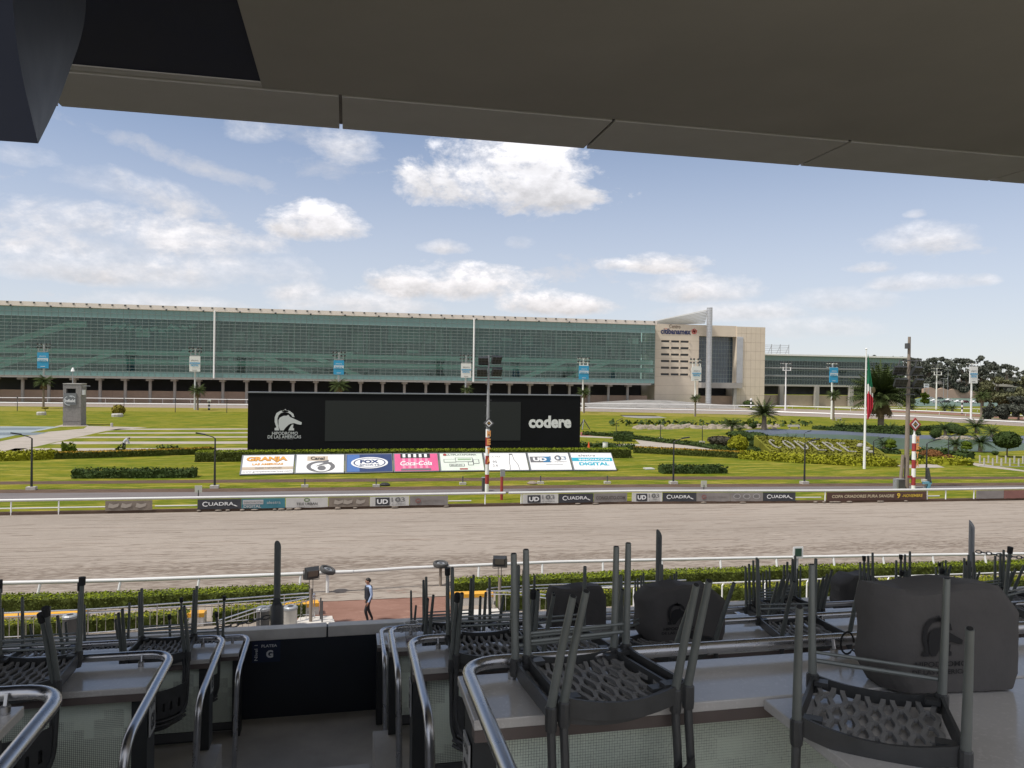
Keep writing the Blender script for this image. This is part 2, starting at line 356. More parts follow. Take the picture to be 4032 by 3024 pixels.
me = bpy.data.meshes.new('harrowed_sand'); vs = np.stack([GX, GY, Zs], -1).reshape(-1, 3); ii = np.arange((nx_-1)*(ny_-1)); i_, j_ = ii//(ny_-1), ii % (ny_-1); q_ = i_*ny_+j_
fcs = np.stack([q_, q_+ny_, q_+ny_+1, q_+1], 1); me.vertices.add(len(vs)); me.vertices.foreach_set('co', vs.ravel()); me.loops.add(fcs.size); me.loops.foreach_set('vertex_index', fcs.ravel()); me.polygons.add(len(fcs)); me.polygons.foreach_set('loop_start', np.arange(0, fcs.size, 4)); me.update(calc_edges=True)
at_ = me.attributes.new('relief_shade', 'FLOAT', 'POINT'); at_.data.foreach_set('value', np.clip(dep*1.25-.12, 0, 1).ravel().astype(np.float32))
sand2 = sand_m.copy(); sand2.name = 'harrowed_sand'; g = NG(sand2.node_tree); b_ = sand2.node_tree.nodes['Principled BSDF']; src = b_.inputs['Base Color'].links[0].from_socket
an = g.n('ShaderNodeAttribute', attribute_name='relief_shade'); g.put(b_.inputs['Base Color'], g.mix(g.m('MULTIPLY', an.outputs['Fac'], .9), src, (.115, .085, .065, 1)))   # shade of furrows and hoof pits painted in as darker sand
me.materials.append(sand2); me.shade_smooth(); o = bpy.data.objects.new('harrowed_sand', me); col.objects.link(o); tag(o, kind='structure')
tag(MB().poly([V((a.x, a.y, .0)) for a in [V((-60, 10, 0)), V((100, 10, 0)), V((100, 34.2, 0)), V((-60, 35.2, 0))]]).build('apron', conc, origin=(0, 0, .003)), kind='structure')
sheet('dirt_path', [P(x, y+random.uniform(-5, 5)) for x, y in [(1245+i*13.6, 2350-i*1.05) for i in range(40)]]+gp([(1800, 2330), (1800, 2600), (1150, 2600), (1150, 2460)]), soil_m, 3)
strip('dirt_strip', [(0, 1896), (1000, 1888), (2500, 1876), (4032, 1877)], [(0, 1908), (1000, 1900), (2500, 1889), (4032, 1886)], dirt_m, 1)
strip('dirt_strip', [(0, 1928), (1000, 1922), (2500, 1907), (4032, 1900)], [(0, 1942), (1000, 1936), (2500, 1919), (4032, 1912)], dirt_m, 1)
strip('service_road', [(0, 1942), (1000, 1936), (2500, 1919), (4032, 1912)], [(0, 1966), (1000, 1954), (2500, 1934), (4032, 1925)], asph_m, 1)
# infield on the left: court, pale paths, worn grass lanes
sheet('pale_path', gp([(-300, 1860), (-300, 1775), (0, 1738), (190, 1700), (330, 1688), (345, 1677), (580, 1683), (455, 1693), (415, 1697), (0, 1790)]), path_m, 1)
sheet('court', gp([(-500, 1676), (240, 1680), (60, 1714), (0, 1727), (-500, 1800)]), court2_m, 2)
for a, b in ((1685, 1694), (1704, 1714)): sheet('court_panel', gp([(-500, a), (190, a-1), (140, b-1), (-500, b+5)]), court_m, 3)
sheet('tower_paving', gp([(210, 1681), (250, 1671), (340, 1671), (350, 1678)]), path_m, 3)
for x0, a, b in ((470, 1688, 1693), (420, 1703, 1708), (330, 1719, 1725), (235, 1739, 1749), (60, 1765, 1776)):
    sheet('worn_lane', gp([(x0, a), (1000, a-1), (1000, b-2), (x0-40, b)]), path_m, 1)
sheet('garden_path', gp([(2270, 1713), (2420, 1722), (2660, 1744), (2860, 1775), (2830, 1782), (2560, 1758), (2280, 1757), (2280, 1748), (2520, 1748), (2500, 1730), (2270, 1720)]), path_m, 1)
sheet('worn_patch', gp([(2440, 1634), (2580, 1636), (2625, 1645), (2530, 1647), (2460, 1642)]), grav_m, 1)
# far straight, its apron and the far side
FW = [(-300, 1590), (970, 1601), (2300, 1613), (3000, 1627), (3600, 1647), (4032, 1672), (4300, 1690)]
sheet('far_track', gp([(-300, 1583), (970, 1586), (2300, 1600), (3000, 1606), (3400, 1618), (3700, 1633), (4032, 1655), (4300, 1672)]+[(x, y+7) for x, y in FW[::-1]]), farsand_m, 2)
sheet('far_verge', gp([(-300, 1601), (970, 1608), (2300, 1621), (3000, 1636), (3040, 1646), (2300, 1634), (970, 1622), (-300, 1616)]), dry_m, 1)
sheet('red_strip', gp([(3330, 1612), (3600, 1617), (4032, 1642), (4300, 1655), (4300, 1670), (4032, 1653), (3700, 1631), (3400, 1617)]), soil_m, 3)
m = MB(); top = [(2300, 1597), (2420, 1586), (2560, 1578), (2680, 1580), (2800, 1590), (2900, 1599)]
gpt = [PY(x, y, 262) for x, y in top]; base = [V((p.x, 255, 0)) for p in gpt]; bk = [V((p.x, 275, p.z)) for p in gpt]
n = len(top); m.add(base+gpt+bk, [(i, i+1, n+i+1, n+i) for i in range(n-1)]+[(n+i, n+i+1, 2*n+i+1, 2*n+i) for i in range(n-1)])
tag(m.build('gravel_mound', grav_m, smooth=True), kind='structure')
# pond on the right
pond = mt('pond_water', (.065, .095, .055), .4, var=.3, scale=.25, spec=.08)
sheet('pond', gp([(2955, 1716), (3100, 1702), (3330, 1706), (3560, 1722), (3800, 1730), (4032, 1745), (4200, 1765), (3900, 1780), (3700, 1772), (3500, 1768), (3380, 1763), (3120, 1752), (3010, 1740)]), pond, 2)
sheet('pond_bank', gp([(2900, 1700), (2960, 1692), (3050, 1690), (3330, 1697), (3600, 1712), (3760, 1716), (4032, 1716), (4200, 1715), (4200, 1745), (4032, 1745), (3800, 1733), (3560, 1726), (3330, 1712), (3100, 1707), (2955, 1718)]), liner_m, 3)
sheet('stone_terrace', gp([(3530, 1832), (3680, 1827), (3720, 1841), (3560, 1843)]), path_m, 2)
sheet('garden_path', gp([(3780, 1815), (3850, 1824), (4032, 1852), (4300, 1890), (4300, 1900), (4032, 1857), (3850, 1836)]), path_m, 1)
# ------------------------------------------------------------ glass hall
def glassmat(name, tint, refl, rough=.02):
    m = bpy.data.materials.new(name); m.use_nodes = True; g = NG(m.node_tree); m.node_tree.nodes.clear()
    t = g.n('ShaderNodeBsdfTransparent'); t.inputs[0].default_value = (*tint, 1); gl = g.n('ShaderNodeBsdfGlossy'); gl.inputs[0].default_value = (.80, .95, .92, 1); gl.inputs[1].default_value = rough
    df = g.n('ShaderNodeBsdfDiffuse'); df.inputs[0].default_value = (.16, .26, .25, 1)
    ms0 = g.n('ShaderNodeMixShader'); ms0.inputs[0].default_value = .045; g.put(ms0.inputs[1], t.outputs[0]); g.put(ms0.inputs[2], df.outputs[0])
    f = g.n('ShaderNodeFresnel'); f.inputs[0].default_value = 1.5
    ms = g.n('ShaderNodeMixShader'); g.put(ms.inputs[0], g.m('ADD', g.m('MULTIPLY', f.outputs[0], .9), refl)); g.put(ms.inputs[1], ms0.outputs[0]); g.put(ms.inputs[2], gl.outputs[0])
    o = g.n('ShaderNodeOutputMaterial'); g.put(o.inputs[0], ms.outputs[0]); MATS[name] = m; return m
pane_m = glassmat('green_glass', (.66, .82, .77), .02)
band_m = mt('teal_glass', (.155, .275, .265), .2, var=.10, scale=.25, spec=.6); mull_m = mt('mullion', (.22, .27, .26), .5, .2); trans_m = mt('transom_metal', (.36, .41, .40), .5, .2)
cream = mt('cream_panel', (.72, .65, .59), .7, var=.06, scale=.5); soff_m = mt('soffit_dark', (.06, .065, .07), .8)
tan_m = mt('tan_stone', (.66, .57, .46), .75, var=.07, scale=.35); pink = mt('pink_block', (.43, .31, .24), .8, var=.10, scale=.8, bump=.2)
colm = mt('column_concrete', (.34, .32, .30), .8, var=.12, scale=.6); inner_m = mt('hall_inside', (.085, .11, .10), .8, var=.7, scale=.12, detail=3); slab_m = mt('hall_floor', (.80, .82, .80), .7, var=.08, scale=.2)
XL, XR, Y0, ZB, ZT = -122.0, 114.5, 274.0, 8.75, 30.8
hall = thing('glass_hall', 'very long green glass fronted hall standing on concrete columns beyond the racecourse', 'building', ((XL+XR)/2, Y0, 0))
nc = int((XR-XL)/1.93); pw = (XR-XL)/nc; rows = [1.0]+[1.13]*16+[1.5, 1.5]; rows = [1.6]+[(ZT-ZB-4.6)/16]*16+[1.5, 1.5]
zz = [ZB]; 
for r_ in rows: zz.append(zz[-1]+r_)
MESHC = {}
def pane_mesh(h, mat):
    k = (round(h, 3), mat.name)
    if k not in MESHC:
        w = pw-.10; hh = h-.09; me = bpy.data.meshes.new('pane')
        me.from_pydata([(x, y, z) for y in (0, .03) for x, z in ((-w/2, -hh/2), (w/2, -hh/2), (w/2, hh/2), (-w/2, hh/2))], [], [(0, 1, 2, 3), (7, 6, 5, 4), (0, 4, 5, 1), (1, 5, 6, 2), (2, 6, 7, 3), (3, 7, 4, 0)])
        me.materials.append(mat); MESHC[k] = me
    return MESHC[k]
HO = ORG[hall.name]; cells = []
for i in range(nc):
    for j in range(len(rows)):
        cells.append((XL+(i+.5)*pw, (zz[j]+zz[j+1])/2, rows[j], band_m if j in (0, len(rows)-1, len(rows)-2) else pane_m))
vis = [c for c in cells if c[0] > -112.5]; vis.sort(key=lambda c: c[0]); first = vis[:300]; fs_ = set(id(c) for c in first)
rest = [c for c in cells if id(c) not in fs_]
for x, z, h, mm in first:
    o = bpy.data.objects.new('pane', pane_mesh(h, mm)); col.objects.link(o); o.parent = hall
    o.location = V((x, Y0, z))-HO; o.rotation_euler = (random.gauss(0, .0012), 0, random.gauss(0, .0012))
m = MB()
for x, z, h, mm in rest:
    m.cur = 1 if mm is band_m else 0; a, b = random.gauss(0, .0012), random.gauss(0, .0012); w = pw/2-.05; hh = h/2-.045
    m.add([(x+sx_*w, Y0+yy+b*sx_*w+a*sz_*hh, z+sz_*hh) for yy in (0, .03) for sx_, sz_ in ((-1, -1), (1, -1), (1, 1), (-1, 1))], [(0, 1, 2, 3), (7, 6, 5, 4), (0, 4, 5, 1), (1, 5, 6, 2), (2, 6, 7, 3), (3, 7, 4, 0)])
tag(m.build('glass_panel', [pane_m, band_m], hall), kind='stuff')
m = MB()
for i in range(nc+1):
    x = XL+i*pw; m.box(x-.045, x+.045, Y0-.06, Y0+.14, ZB, ZT)
tag(m.build('mullion', mull_m, hall), kind='stuff')
m = MB()
for j, z in enumerate(zz): m.box(XL, XR, Y0-.10, Y0+.12, z-.04, z+.04)
tag(m.build('transom', trans_m, hall), kind='stuff')
m = MB(); m.box(XL, XR+.6, Y0-.5, Y0+18, ZT+.1, ZT+1.55); m.box(XL, XR+.2, Y0-.25, Y0-.02, ZT+.02, ZT+.4); m.build('roof', cream, hall)
ventb = MB().box(-.28, .28, 0, .12, -.22, .22).build('roof_vent', soff_m, hall, None); ventb.location = V((XL+1, Y0-.62, ZT+1.2))-HO
# the vent mesh was built about the hall's origin; recentre it
for v_ in ventb.data.vertices: v_.co += HO
xs = np.arange(XL+1+3.85, XR, 3.85)
for x in xs:
    o = ventb.copy(); col.objects.link(o); o.location = V((x, Y0-.62, ZT+1.2))-HO
for x in np.arange(XL+6, XR-30, 11.55):      # round floodlights along the eave
    m = MB(); m.ball((x, Y0-1.0, ZT+.15), .34, .3, .3, 8, 5); m.bar((x, Y0-.2, ZT+.25), (x, Y0-.9, ZT+.2), .12, .12); m.build('eave_lamp', soff_m, hall)
m = MB(); m.box(XL, XR, Y0+14, Y0+15, 8.2, ZT+.1); m.box(XL, XR, Y0+.3, Y0+14, ZB-.55, ZB-.05); m.box(XL, XR, Y0+.3, Y0+14, ZT-.1, ZT+.1); m.build('interior', inner_m, hall)
m = MB()
for zf in (13.2, 16.2): m.box(XL, XR, Y0+1.6, Y0+13.9, zf-.35, zf+1.25)
m.build('gallery', slab_m, hall)
for xp, dirn in ((-104, 1), (-83, 1), (-20, -1), (-3, -1), (71, 1), (88, 1)):
    m = MB(); a, b = V((xp-9*dirn, Y0+1.0, 9.4)), V((xp+9*dirn, Y0+1.0, 16.8)); m.bar(a, b, 1.0, 1.5); m.build('escalator', slab_m, hall)
m = MB()
for k in range(46):
    x = XL+8+k*5.05; m.box(x-.35, x+.35, Y0+8, Y0+8.7, ZB, ZT)
    if random.random() < .5: m.box(x+.6, x+random.uniform(2, 4), Y0+9, Y0+9.3, random.uniform(17, 22), random.uniform(23, 29))
m.build('inside_column', colm, hall)
m = MB(); m.cur = 0
tone = [mt('hall_tone_dark', (.02, .025, .028), .8), mt('hall_tone_mid', (.20, .24, .23), .8, var=.4, scale=.2), mt('hall_tone_pale', (.70, .72, .70), .8, var=.3, scale=.3)]
for k in range(70):  # random dark and pale panels stand in for reflections in the glass
    x = random.uniform(XL, XR); z0 = random.choice((17, 18.5, 20, 22, 24, 26)); ti = random.choice((0, 0, 1, 1, 2)); y_ = Y0+3+k*.13
    MB().box(x, x+random.uniform(2.5, 13 if ti < 2 else 5), y_, y_+.1, z0, z0+random.uniform(.8, 6 if ti < 2 else 2.2)).build('reflection_panel', tone[ti], hall)
for k in range(60):      # desks and dark kiosks along the galleries
    x = random.uniform(XL, XR); z0 = random.choice((9.0, 14.5, 17.4)); y_ = Y0+2.2+k*.02; MB().box(x, x+random.uniform(.8, 4), y_, y_+.6, z0, z0+random.uniform(.7, 1.6)).build('kiosk', tone[random.choice((0, 0, 2))], hall)
for a_, b_2 in (((-112, 16.8), (-88, 25.5)), ((-88, 25.3), (-83, 25.6))): MB().bar((a_[0], Y0+1.6, a_[1]), (b_2[0], Y0+1.6, b_2[1]), .8, 2.0).build('sloping_duct', tone[2], hall)
for k in range(12): MB().tube([(-78+k*2.4, Y0+2, 24.5+random.uniform(-.6, 1.2)), (-76+k*2.4, Y0+2, 24.5+random.uniform(-.6, 1.8))], .7, 6).build('hanging_sculpture', tone[2], hall)
for px in (844, 1866):
    p = PY(px, 1350, Y0-.6); m = MB(); m.tube([(p.x, Y0-.6, ZB-.3), (p.x, Y0-.6, ZT+.3)], .32, 10); m.build('joint_pipe', white, hall, smooth=True)
m = MB(); m.box(XL, XR-1.2, Y0+.1, Y0+20, ZB-.75, ZB-.06); m.build('floor_slab', conc, hall)
cm = MB(); cm.tube([(0, 0, 0), (0, 0, 8.0)], .5, 10); cm.box(-.9, .9, -2.2, 1.2, 7.3, 7.99); c0 = None
for k, x in enumerate(np.arange(XL+4, XR-6, 7.7)):
    if c0 is None:
        c0 = cm.build('column', colm, hall); 
        for v_ in c0.data.vertices: v_.co += HO
        o = c0
    else: o = c0.copy(); col.objects.link(o)
    o.location = V((x, Y0+4, 0))-HO
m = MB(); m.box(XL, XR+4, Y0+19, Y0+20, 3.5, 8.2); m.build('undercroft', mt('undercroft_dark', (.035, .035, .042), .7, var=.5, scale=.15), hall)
wl = thing('plinth_wall', 'long pink block wall below the columns of the glass hall', 'wall', (0, Y0+7, 0))
for k in range(26):
    x = XL+k*9.1; MB().box(x, x+9.06, Y0+7+.01*(k % 2), Y0+7.6, 0, 3.9 if x < 62 else 3.9).build('wall_panel', pink, wl)
# ------------------------------------------------------------ tan entrance block with silver fin
blk = thing('tan_block', 'tall tan stone entrance block with letters, slots and a silver ribbed fin', 'building', (138, 279, 0))
YB = 279.0
def xat(px, Y=YB): return PY(px, 1500, Y).x
x1, x2, x3, x4, x5 = xat(2578), xat(2750), xat(2897), xat(3008), xat(2990)
HT = 31.8
slots = []
cols = [(2600+a/2.19-0) for a in ()]
m = MB()
SX = [(xat(2000+a/2.19), xat(2000+b/2.19)) for a, b in ((1317, 1388), (1403, 1472), (1484, 1554))]
SZ = [PY(2650, 1150+y/2.19, YB).z for y in (425, 482, 539, 596, 653, 710)]
# wall with real slots: horizontal courses between slot rows
zs = [0]; 
for z in SZ[::-1]: zs += [z-.42, z+.42]
zs.append(HT)
for i in range(0, len(zs), 2): m.box(x1, x2, YB, YB+14, zs[i], zs[i+1])
for i in range(1, len(zs)-1, 2):
    xx = [x1]+[v for s_ in SX for v in s_]+[x2]
    for j in range(0, len(xx), 2): m.box(xx[j], xx[j+1], YB, YB+14, zs[i], zs[i+1])
m.build('wall', tan_m, blk)
for z in SZ:
    for a, b in SX: MB().box(a+.002, b-.002, YB+.35, YB+1, z-.418, z+.418).build('slot_shade', soff_m, blk)  # black box paints in the shade inside each slot
m = MB()
for z in SZ:
    for a, b in SX: m.box(b+.08, b+.36, YB-.3, YB-.01, z-.34, z+.16)
tag(m.build('slot_bracket', tan_m, blk), kind='stuff')
zg = PY(2850, 1325, YB).z
MB().box(x2, x3, YB-.02, YB+14, zg, HT).build('lintel', tan_m, blk); MB().box(x3, x4, YB-.4, YB+16, 0, HT-.2).build('wall', tan_m, blk)
jm = mt('joint', (.36, .29, .21), .9)
for k in range(1, 9): MB().box(x1+.05, x2-.05, YB-.016, YB-.004, k*3.5+.9, k*3.5+.96).build('stone_joint', jm, blk); MB().box(x3+.05, x4-.05, YB-.416, YB-.404, k*3.5+.9, k*3.5+.96).build('stone_joint', jm, blk)
for k in range(1, 6): x = x3+(x4-x3)*k/6; MB().box(x-.03, x+.03, YB-.415, YB-.403, .1, HT-.5).build('stone_joint', jm, blk)
bg_m = mt('blue_glass', (.035, .06, .085), .08, var=.5, scale=.22, spec=.8)
za = 9.3; m = MB(); nx = 13
for i in range(nx):
    for j in range(11):
        a = x2+(x3-x2)*i/nx; b = x2+(x3-x2)*(i+1)/nx; c_, d_ = za+(zg-za)*j/11, za+(zg-za)*(j+1)/11
        m2 = MB(); m2.box(a+.05, b-.05, YB+3, YB+3.05, c_+.05, d_-.05); m2.build('pane', bg_m, blk)
m.box(x2, x3, YB+3.08, YB+3.3, za, zg)
for i in range(nx+1): m.box(x2+(x3-x2)*i/nx-.06, x2+(x3-x2)*i/nx+.06, YB+2.9, YB+3.07, za, zg)
for j in range(12): m.box(x2, x3, YB+2.88, YB+3.075, za+(zg-za)*j/11-.06, za+(zg-za)*j/11+.06)
m.build('window_frame', mull_m, blk)
MB().box(x2+.05, x3+1.5, YB-2.6, YB+3, 7.2, za-.02).build('canopy', colm, blk)
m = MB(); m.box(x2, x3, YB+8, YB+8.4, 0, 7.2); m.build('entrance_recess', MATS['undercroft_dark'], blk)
MB().box(x2+.2, x3-.2, YB+1.5, YB+2, 0, 4.1).build('entrance_wall', pink, blk)
for px in (2885,): MB().box(xat(px)-.6, xat(px)+.6, YB-2.2, YB-.9, 0, 7.2).build('column', colm, blk)
fin = mt('silver_fin', (.55, .56, .58), .35, .6, var=.15, scale=.4)
xf = xat(2790, YB-3.5); zf = PY(2790, 1216, YB-3.5).z
m = MB(); prof = []
z = 0
while z < zf: prof += [(1.0, z), (1.12, z+.1), (1.12, z+.5), (1.0, z+.6)]; z += .62
m.lathe((xf, YB-3.5, 0), prof, 16); m.build('ribbed_column', fin, blk)
m = MB(); zl = PY(2560, 1262, YB).z
for k in range(9):
    t = k/8; a = V((xat(2560)+t*0, YB+1+k*.9, HT+.05+.1*k)); b = V((xf, YB-3.5+k*1.0, HT+.6+(zf-HT-.6)*(1-k/9)))
    m.bar(V((x1-4+k*1.7, YB+1+k*.3, HT+.15)), V((xf, YB-2+k*.3, zf-.3-k*(zf-HT-.6)/9)), .9, .42)
m.build('louvre', white, blk)
m = MB(); m.box(xat(2897), xat(2897)+2.6, YB-.6, YB-.42, za, zg); 
for k in range(28): m.box(xat(2897), xat(2897)+2.6, YB-.75, YB-.62, za+.2+k*(zg-za)/28.5, za+.45+k*(zg-za)/28.5)
m.build('louvre_panel', fin, blk)
fc = Face((x1, YB, 0), (x2-x1, 0, 0), (0, 0, HT), .06)
def bt(t, cx, cy, w, h, mat, **k):      # lettering placed by photo position on the block's face
    p = PY(cx, cy, YB); q0, q1 = xat(cx-w/2), xat(cx+w/2); hz_ = h*(q1-q0)/w
    return fc.text(t, blk, (p.x-x1)/(x2-x1), p.z/HT, (q1-q0)/(x2-x1), hz_/HT, mat, **k)
bt('Centro', 2657, 1285.5, 44, 14, mt('sign_brown', (.16, .10, .07), .6), bold=.01)
bt('citibanamex', 2661, 1305, 119, 21, mt('sign_blue', (.01, .02, .10), .5), bold=.035)
p = PY(2733, 1305, YB); cx_, cy_ = (p.x-x1)/(x2-x1), p.z/HT; sr = mt('sign_red', (.55, .03, .03), .5)
for k in range(5):
    a = pi/2+2*pi*k/5; fc.ring(blk, cx_+.045*cos(a)*.75, cy_+.022*sin(a)*.8, .032, .017, .45, sr, name='flower_sign', n=14)
p = PY(2622, 1297, YB); fc.ring(blk, (p.x-x1)/(x2-x1), p.z/HT-.008, .062, .020, .80, sr, a0=.5, a1=pi-.5, name='arc_sign', n=14)
# ------------------------------------------------------------ lower glass wing to the right
wing = thing('glass_wing', 'lower dark glass wing on tall piers right of the tan block', 'building', (190, 290, 0))
YW = 290.0; wa, wb = x4+.3, PY(3552, 1500, YW).x; zt, zb = PY(3200, 1404, YW).z, 9.0
npx = 58; m = MB()
for i in range(npx):
    for j in range(6):
        a = wa+(wb-wa)*i/npx; b = wa+(wb-wa)*(i+1)/npx; c_, d_ = zb+(zt-zb)*j/6, zb+(zt-zb)*(j+1)/6
        m.cur = 1 if (j == 5) else 0
        m.box(a+.06, b-.06, YW, YW+.04, c_+.06, d_-.06)
wp = glassmat('wing_glass', (.30, .38, .40), .02)
tag(m.build('pane', [wp, band_m], wing), kind='stuff')
m = MB()
for i in range(npx+1): m.box(wa+(wb-wa)*i/npx-.06, wa+(wb-wa)*i/npx+.06, YW-.05, YW+.1, zb, zt)
for j in range(7): m.box(wa, wb, YW-.25, YW+.1, zb+(zt-zb)*j/6-.09, zb+(zt-zb)*j/6+.09)
tag(m.build('window_frame', mull_m, wing), kind='stuff')
for z in (zb+(zt-zb)*.30, zb+(zt-zb)*.58): MB().box(wa, wb, YW-.9, YW-.26, z-.35, z+.2).build('ledge', grey, wing)
m = MB(); m.box(wa, wb+1.5, YW-1.5, YW+20, zt+.1, zt+.75); m.build('roof', white, wing)
m = MB(); m.box(wa, wb, YW-.3, YW+20, zb-.8, zb-.1); m.build('floor_slab', conc, wing)
m = MB(); m.box(wa, wb, YW+10, YW+11, zb, zt); m.box(wa, wb, YW+8, YW+8.5, 4.6, zb-.8); m.build('interior', mt('wing_inside', (.07, .075, .08), .8, var=.6, scale=.2), wing)
for px in (3075, 3215, 3350, 3545):
    x = PY(px, 1560, YW-.4).x; MB().box(x-.9, x+.9, YW-1, YW+.4, 0, zb-.82).build('pier', colm, wing)
m = MB()
for k in range(7):
    x = wa+k*(wb-wa)/7; MB().box(x+.03, x+(wb-wa)/7, YW+1, YW+1.6, 0, 4.5).build('wall_panel', mt('pale_block', (.46, .37, .29), .8, var=.08, scale=.7), wing)
m = MB(); xa_, xb_ = wa-1, PY(3106, 1380, YW+3).x
for k in range(6): m.tube([(xa_, YW+3, zt+.8+k*.75), (xb_, YW+3, zt+.8+k*.75)], .09, 6)
for k in range(6): x = xa_+(xb_-xa_)*k/5; m.tube([(x, YW+3, zt+.7), (x, YW+3, zt+5)], .12, 6); m.tube([(x, YW+6, zt+.7), (x, YW+3, zt+4.4)], .1, 6)
m.build('roof_rack', grey, wing)
# ------------------------------------------------------------ foliage
def leafmat(name, c, var=.45, sc=1.2):
    m = bpy.data.materials.new(name); m.use_nodes = True; g = NG(m.node_tree); b = m.node_tree.nodes['Principled BSDF']
    n = g.noise(g.n('ShaderNodeTexCoord').outputs['Object'], sc, 4, .65)
    g.put(b.inputs['Base Color'], g.mix(g.mr(n, .3, .7), (*[x*(1-var) for x in c], 1), (*[x*(1+var) for x in c], 1)))
    b.inputs['Roughness'].default_value = .75; b.inputs['Specular IOR Level'].default_value = .08; MATS[name] = m; return m
hedge_m = leafmat('hedge_leaf', (.085, .120, .014), .4, 3); hedget_m = leafmat('lit_hedge_leaf', (.150, .185, .014), .35, 3); hedged_m = leafmat('shaded_hedge_leaf', (.060, .075, .016), .45, 3); hedgey_m = leafmat('yellow_hedge_leaf', (.21, .215, .016), .35, 3); hedgeo_m = leafmat('orange_hedge_leaf', (.26, .165, .02), .4, 1.5)  # green hedges: lit tops and shaded sides painted in as two leaf tones
dark_m = leafmat('dark_leaf', (.040, .062, .018), .45, 1.2); tree_m = leafmat('hazed_tree_leaf', (.102, .110, .090), .5, .25); tree2_m = leafmat('olive_leaf', (.115, .118, .062), .5, .25)  # far tree leaves paled and greyed in place of distance haze
palm_m = leafmat('palm_leaf', (.055, .075, .025), .4, 1); palmdry_m = leafmat('dry_palm_leaf', (.16, .12, .06), .4, 1); agave_m = leafmat('cycad_leaf', (.05, .075, .028), .4, 1); rust_m = leafmat('rust_leaf', (.16, .075, .03), .4, 1.5)
bark = mt('bark', (.13, .10, .075), .9, var=.3, scale=3, bump=.5); barkg = mt('palm_bark', (.19, .155, .12), .9, var=.3, scale=4, bump=.5, stretch=(1, 1, 4))
def leaves(m, C, s, N=None, flat=.0):
    """leaf quads of size s at the points C with random facing, N biases the normals"""
    k = len(C); n = rng.normal(size=(k, 3)); 
    if N is not None: n = n*.7+N
    n /= np.linalg.norm(n, axis=1)[:, None]; a = np.cross(n, rng.normal(size=(k, 3))); a /= np.linalg.norm(a, axis=1)[:, None]; b = np.cross(n, a)
    z = (s*rng.uniform(.6, 1.4, k))[:, None]; a = a*z; b = b*z*.6
    vs = np.stack([C-a, C-b, C+a, C+b], 1).reshape(-1, 3); o = len(m.v)
    m.v += [tuple(p) for p in vs.tolist()]; m.f += [(o+4*i, o+4*i+1, o+4*i+2, o+4*i+3) for i in range(k)]; m.mi += [m.cur]*k
def hedge(line, w, h, mat, label, ls=.07, dens=90, seg=.5, group=None, ragged=0., cat='hedge', name='hedge', topmat=None, kind=None):
    """clipped hedge along ground points: jittered box core under a skin of leaves"""
    line = [V((p.x, p.y, 0)) for p in line]; pts = []
    for a, b in zip(line, line[1:]):
        k = max(1, int((b-a).length/seg)); pts += [a+(b-a)*i/k for i in range(k)]
    pts.append(line[-1]); m = MB(); vs = []; fs = []; n = len(pts)
    j = lambda: random.gauss(0, .02+ragged*.5)
    prof = [(-.5, 0), (-.5, .5), (-.48, .93), (-.25, 1), (.25, 1), (.48, .93), (.5, .5), (.5, 0)]
    for i, p in enumerate(pts):
        d = (pts[min(i+1, n-1)]-pts[max(i-1, 0)]).normalized(); s = V((-d.y, d.x, 0)); hh = h*(1+random.gauss(0, .02+ragged))
        for a, b in prof: vs.append(p+s*(a*w*.94+(j() if b else 0))+V((0, 0, b*hh*.97+(j()*.5 if b else 0))))
    k = len(prof)
    for i in range(n-1): fs += [(i*k+q, i*k+q+1, (i+1)*k+q+1, (i+1)*k+q) for q in range(k-1)]
    fs += [tuple(range(k))[::-1], tuple((n-1)*k+q for q in range(k))]; m.add(vs, fs)
    C = []; N = []
    for a, b in zip(pts, pts[1:]):
        d = b-a; L = d.length; d.normalize(); s = V((-d.y, d.x, 0))
        for side, ar in ((0, w), (1, h), (-1, h)):
            for _ in range(int(L*ar*dens)+ (random.random() < (L*ar*dens) % 1)):
                q = a+d*random.uniform(0, L); e = abs(random.gauss(0, .03+ragged*.6))
                if side == 0: C.append(q+s*random.uniform(-.5, .5)*w+V((0, 0, h+e-.02))); N.append((0, 0, 1.2))
                else: C.append(q+s*side*(w*.5+e*.7-.01)+V((0, 0, random.uniform(.03, h)))); N.append(tuple(s*side*1.2))
    C = np.array([tuple(c) for c in C]); N = np.array(N); T = N[:, 2] > .5
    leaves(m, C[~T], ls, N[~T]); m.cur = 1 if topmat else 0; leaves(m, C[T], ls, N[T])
    return tag(m.build(name, [mat, topmat] if topmat else mat), label, cat, group, kind)
def crown_pts(blobs, n):
    C = []; vol = [max(.01, b[3]*b[4]*b[5]) for b in blobs]; tot = sum(vol)
    for b, v in zip(blobs, vol):
        k = max(3, int(n*v/tot)); d = rng.normal(size=(k, 3)); d /= np.linalg.norm(d, axis=1)[:, None]
        d *= (rng.uniform(.35, 1, k)**.45)[:, None]; C.append(d*np.array(b[3:6])+np.array(b[:3]))
    return np.concatenate(C)
def bush(p, rx, rz, mat, label, group=None, n=500, ls=None, cat='bush', name='bush', trunk=0, ry=None):
    ry = ry or rx; m = MB(); p = V(p); c = p+V((0, 0, trunk+rz))
    m.ball(c, rx*.86, ry*.86, rz*.86, 12, 8); d = rng.normal(size=(n, 3)); d /= np.linalg.norm(d, axis=1)[:, None]
    leaves(m, np.array(c)+d*np.array((rx, ry, rz))*rng.uniform(.84, 1.03, n)[:, None], ls or rx*.09, d*1.0)
    if trunk:
        r = thing(name, label, cat, p, group); m.build('crown', mat, r); MB().tube([p, p+V((0, 0, trunk+rz*.6))], max(.06, rx*.06), 7).build('trunk', bark, r, smooth=True); return r
    return tag(m.build(name, mat, origin=p), label, cat, group)
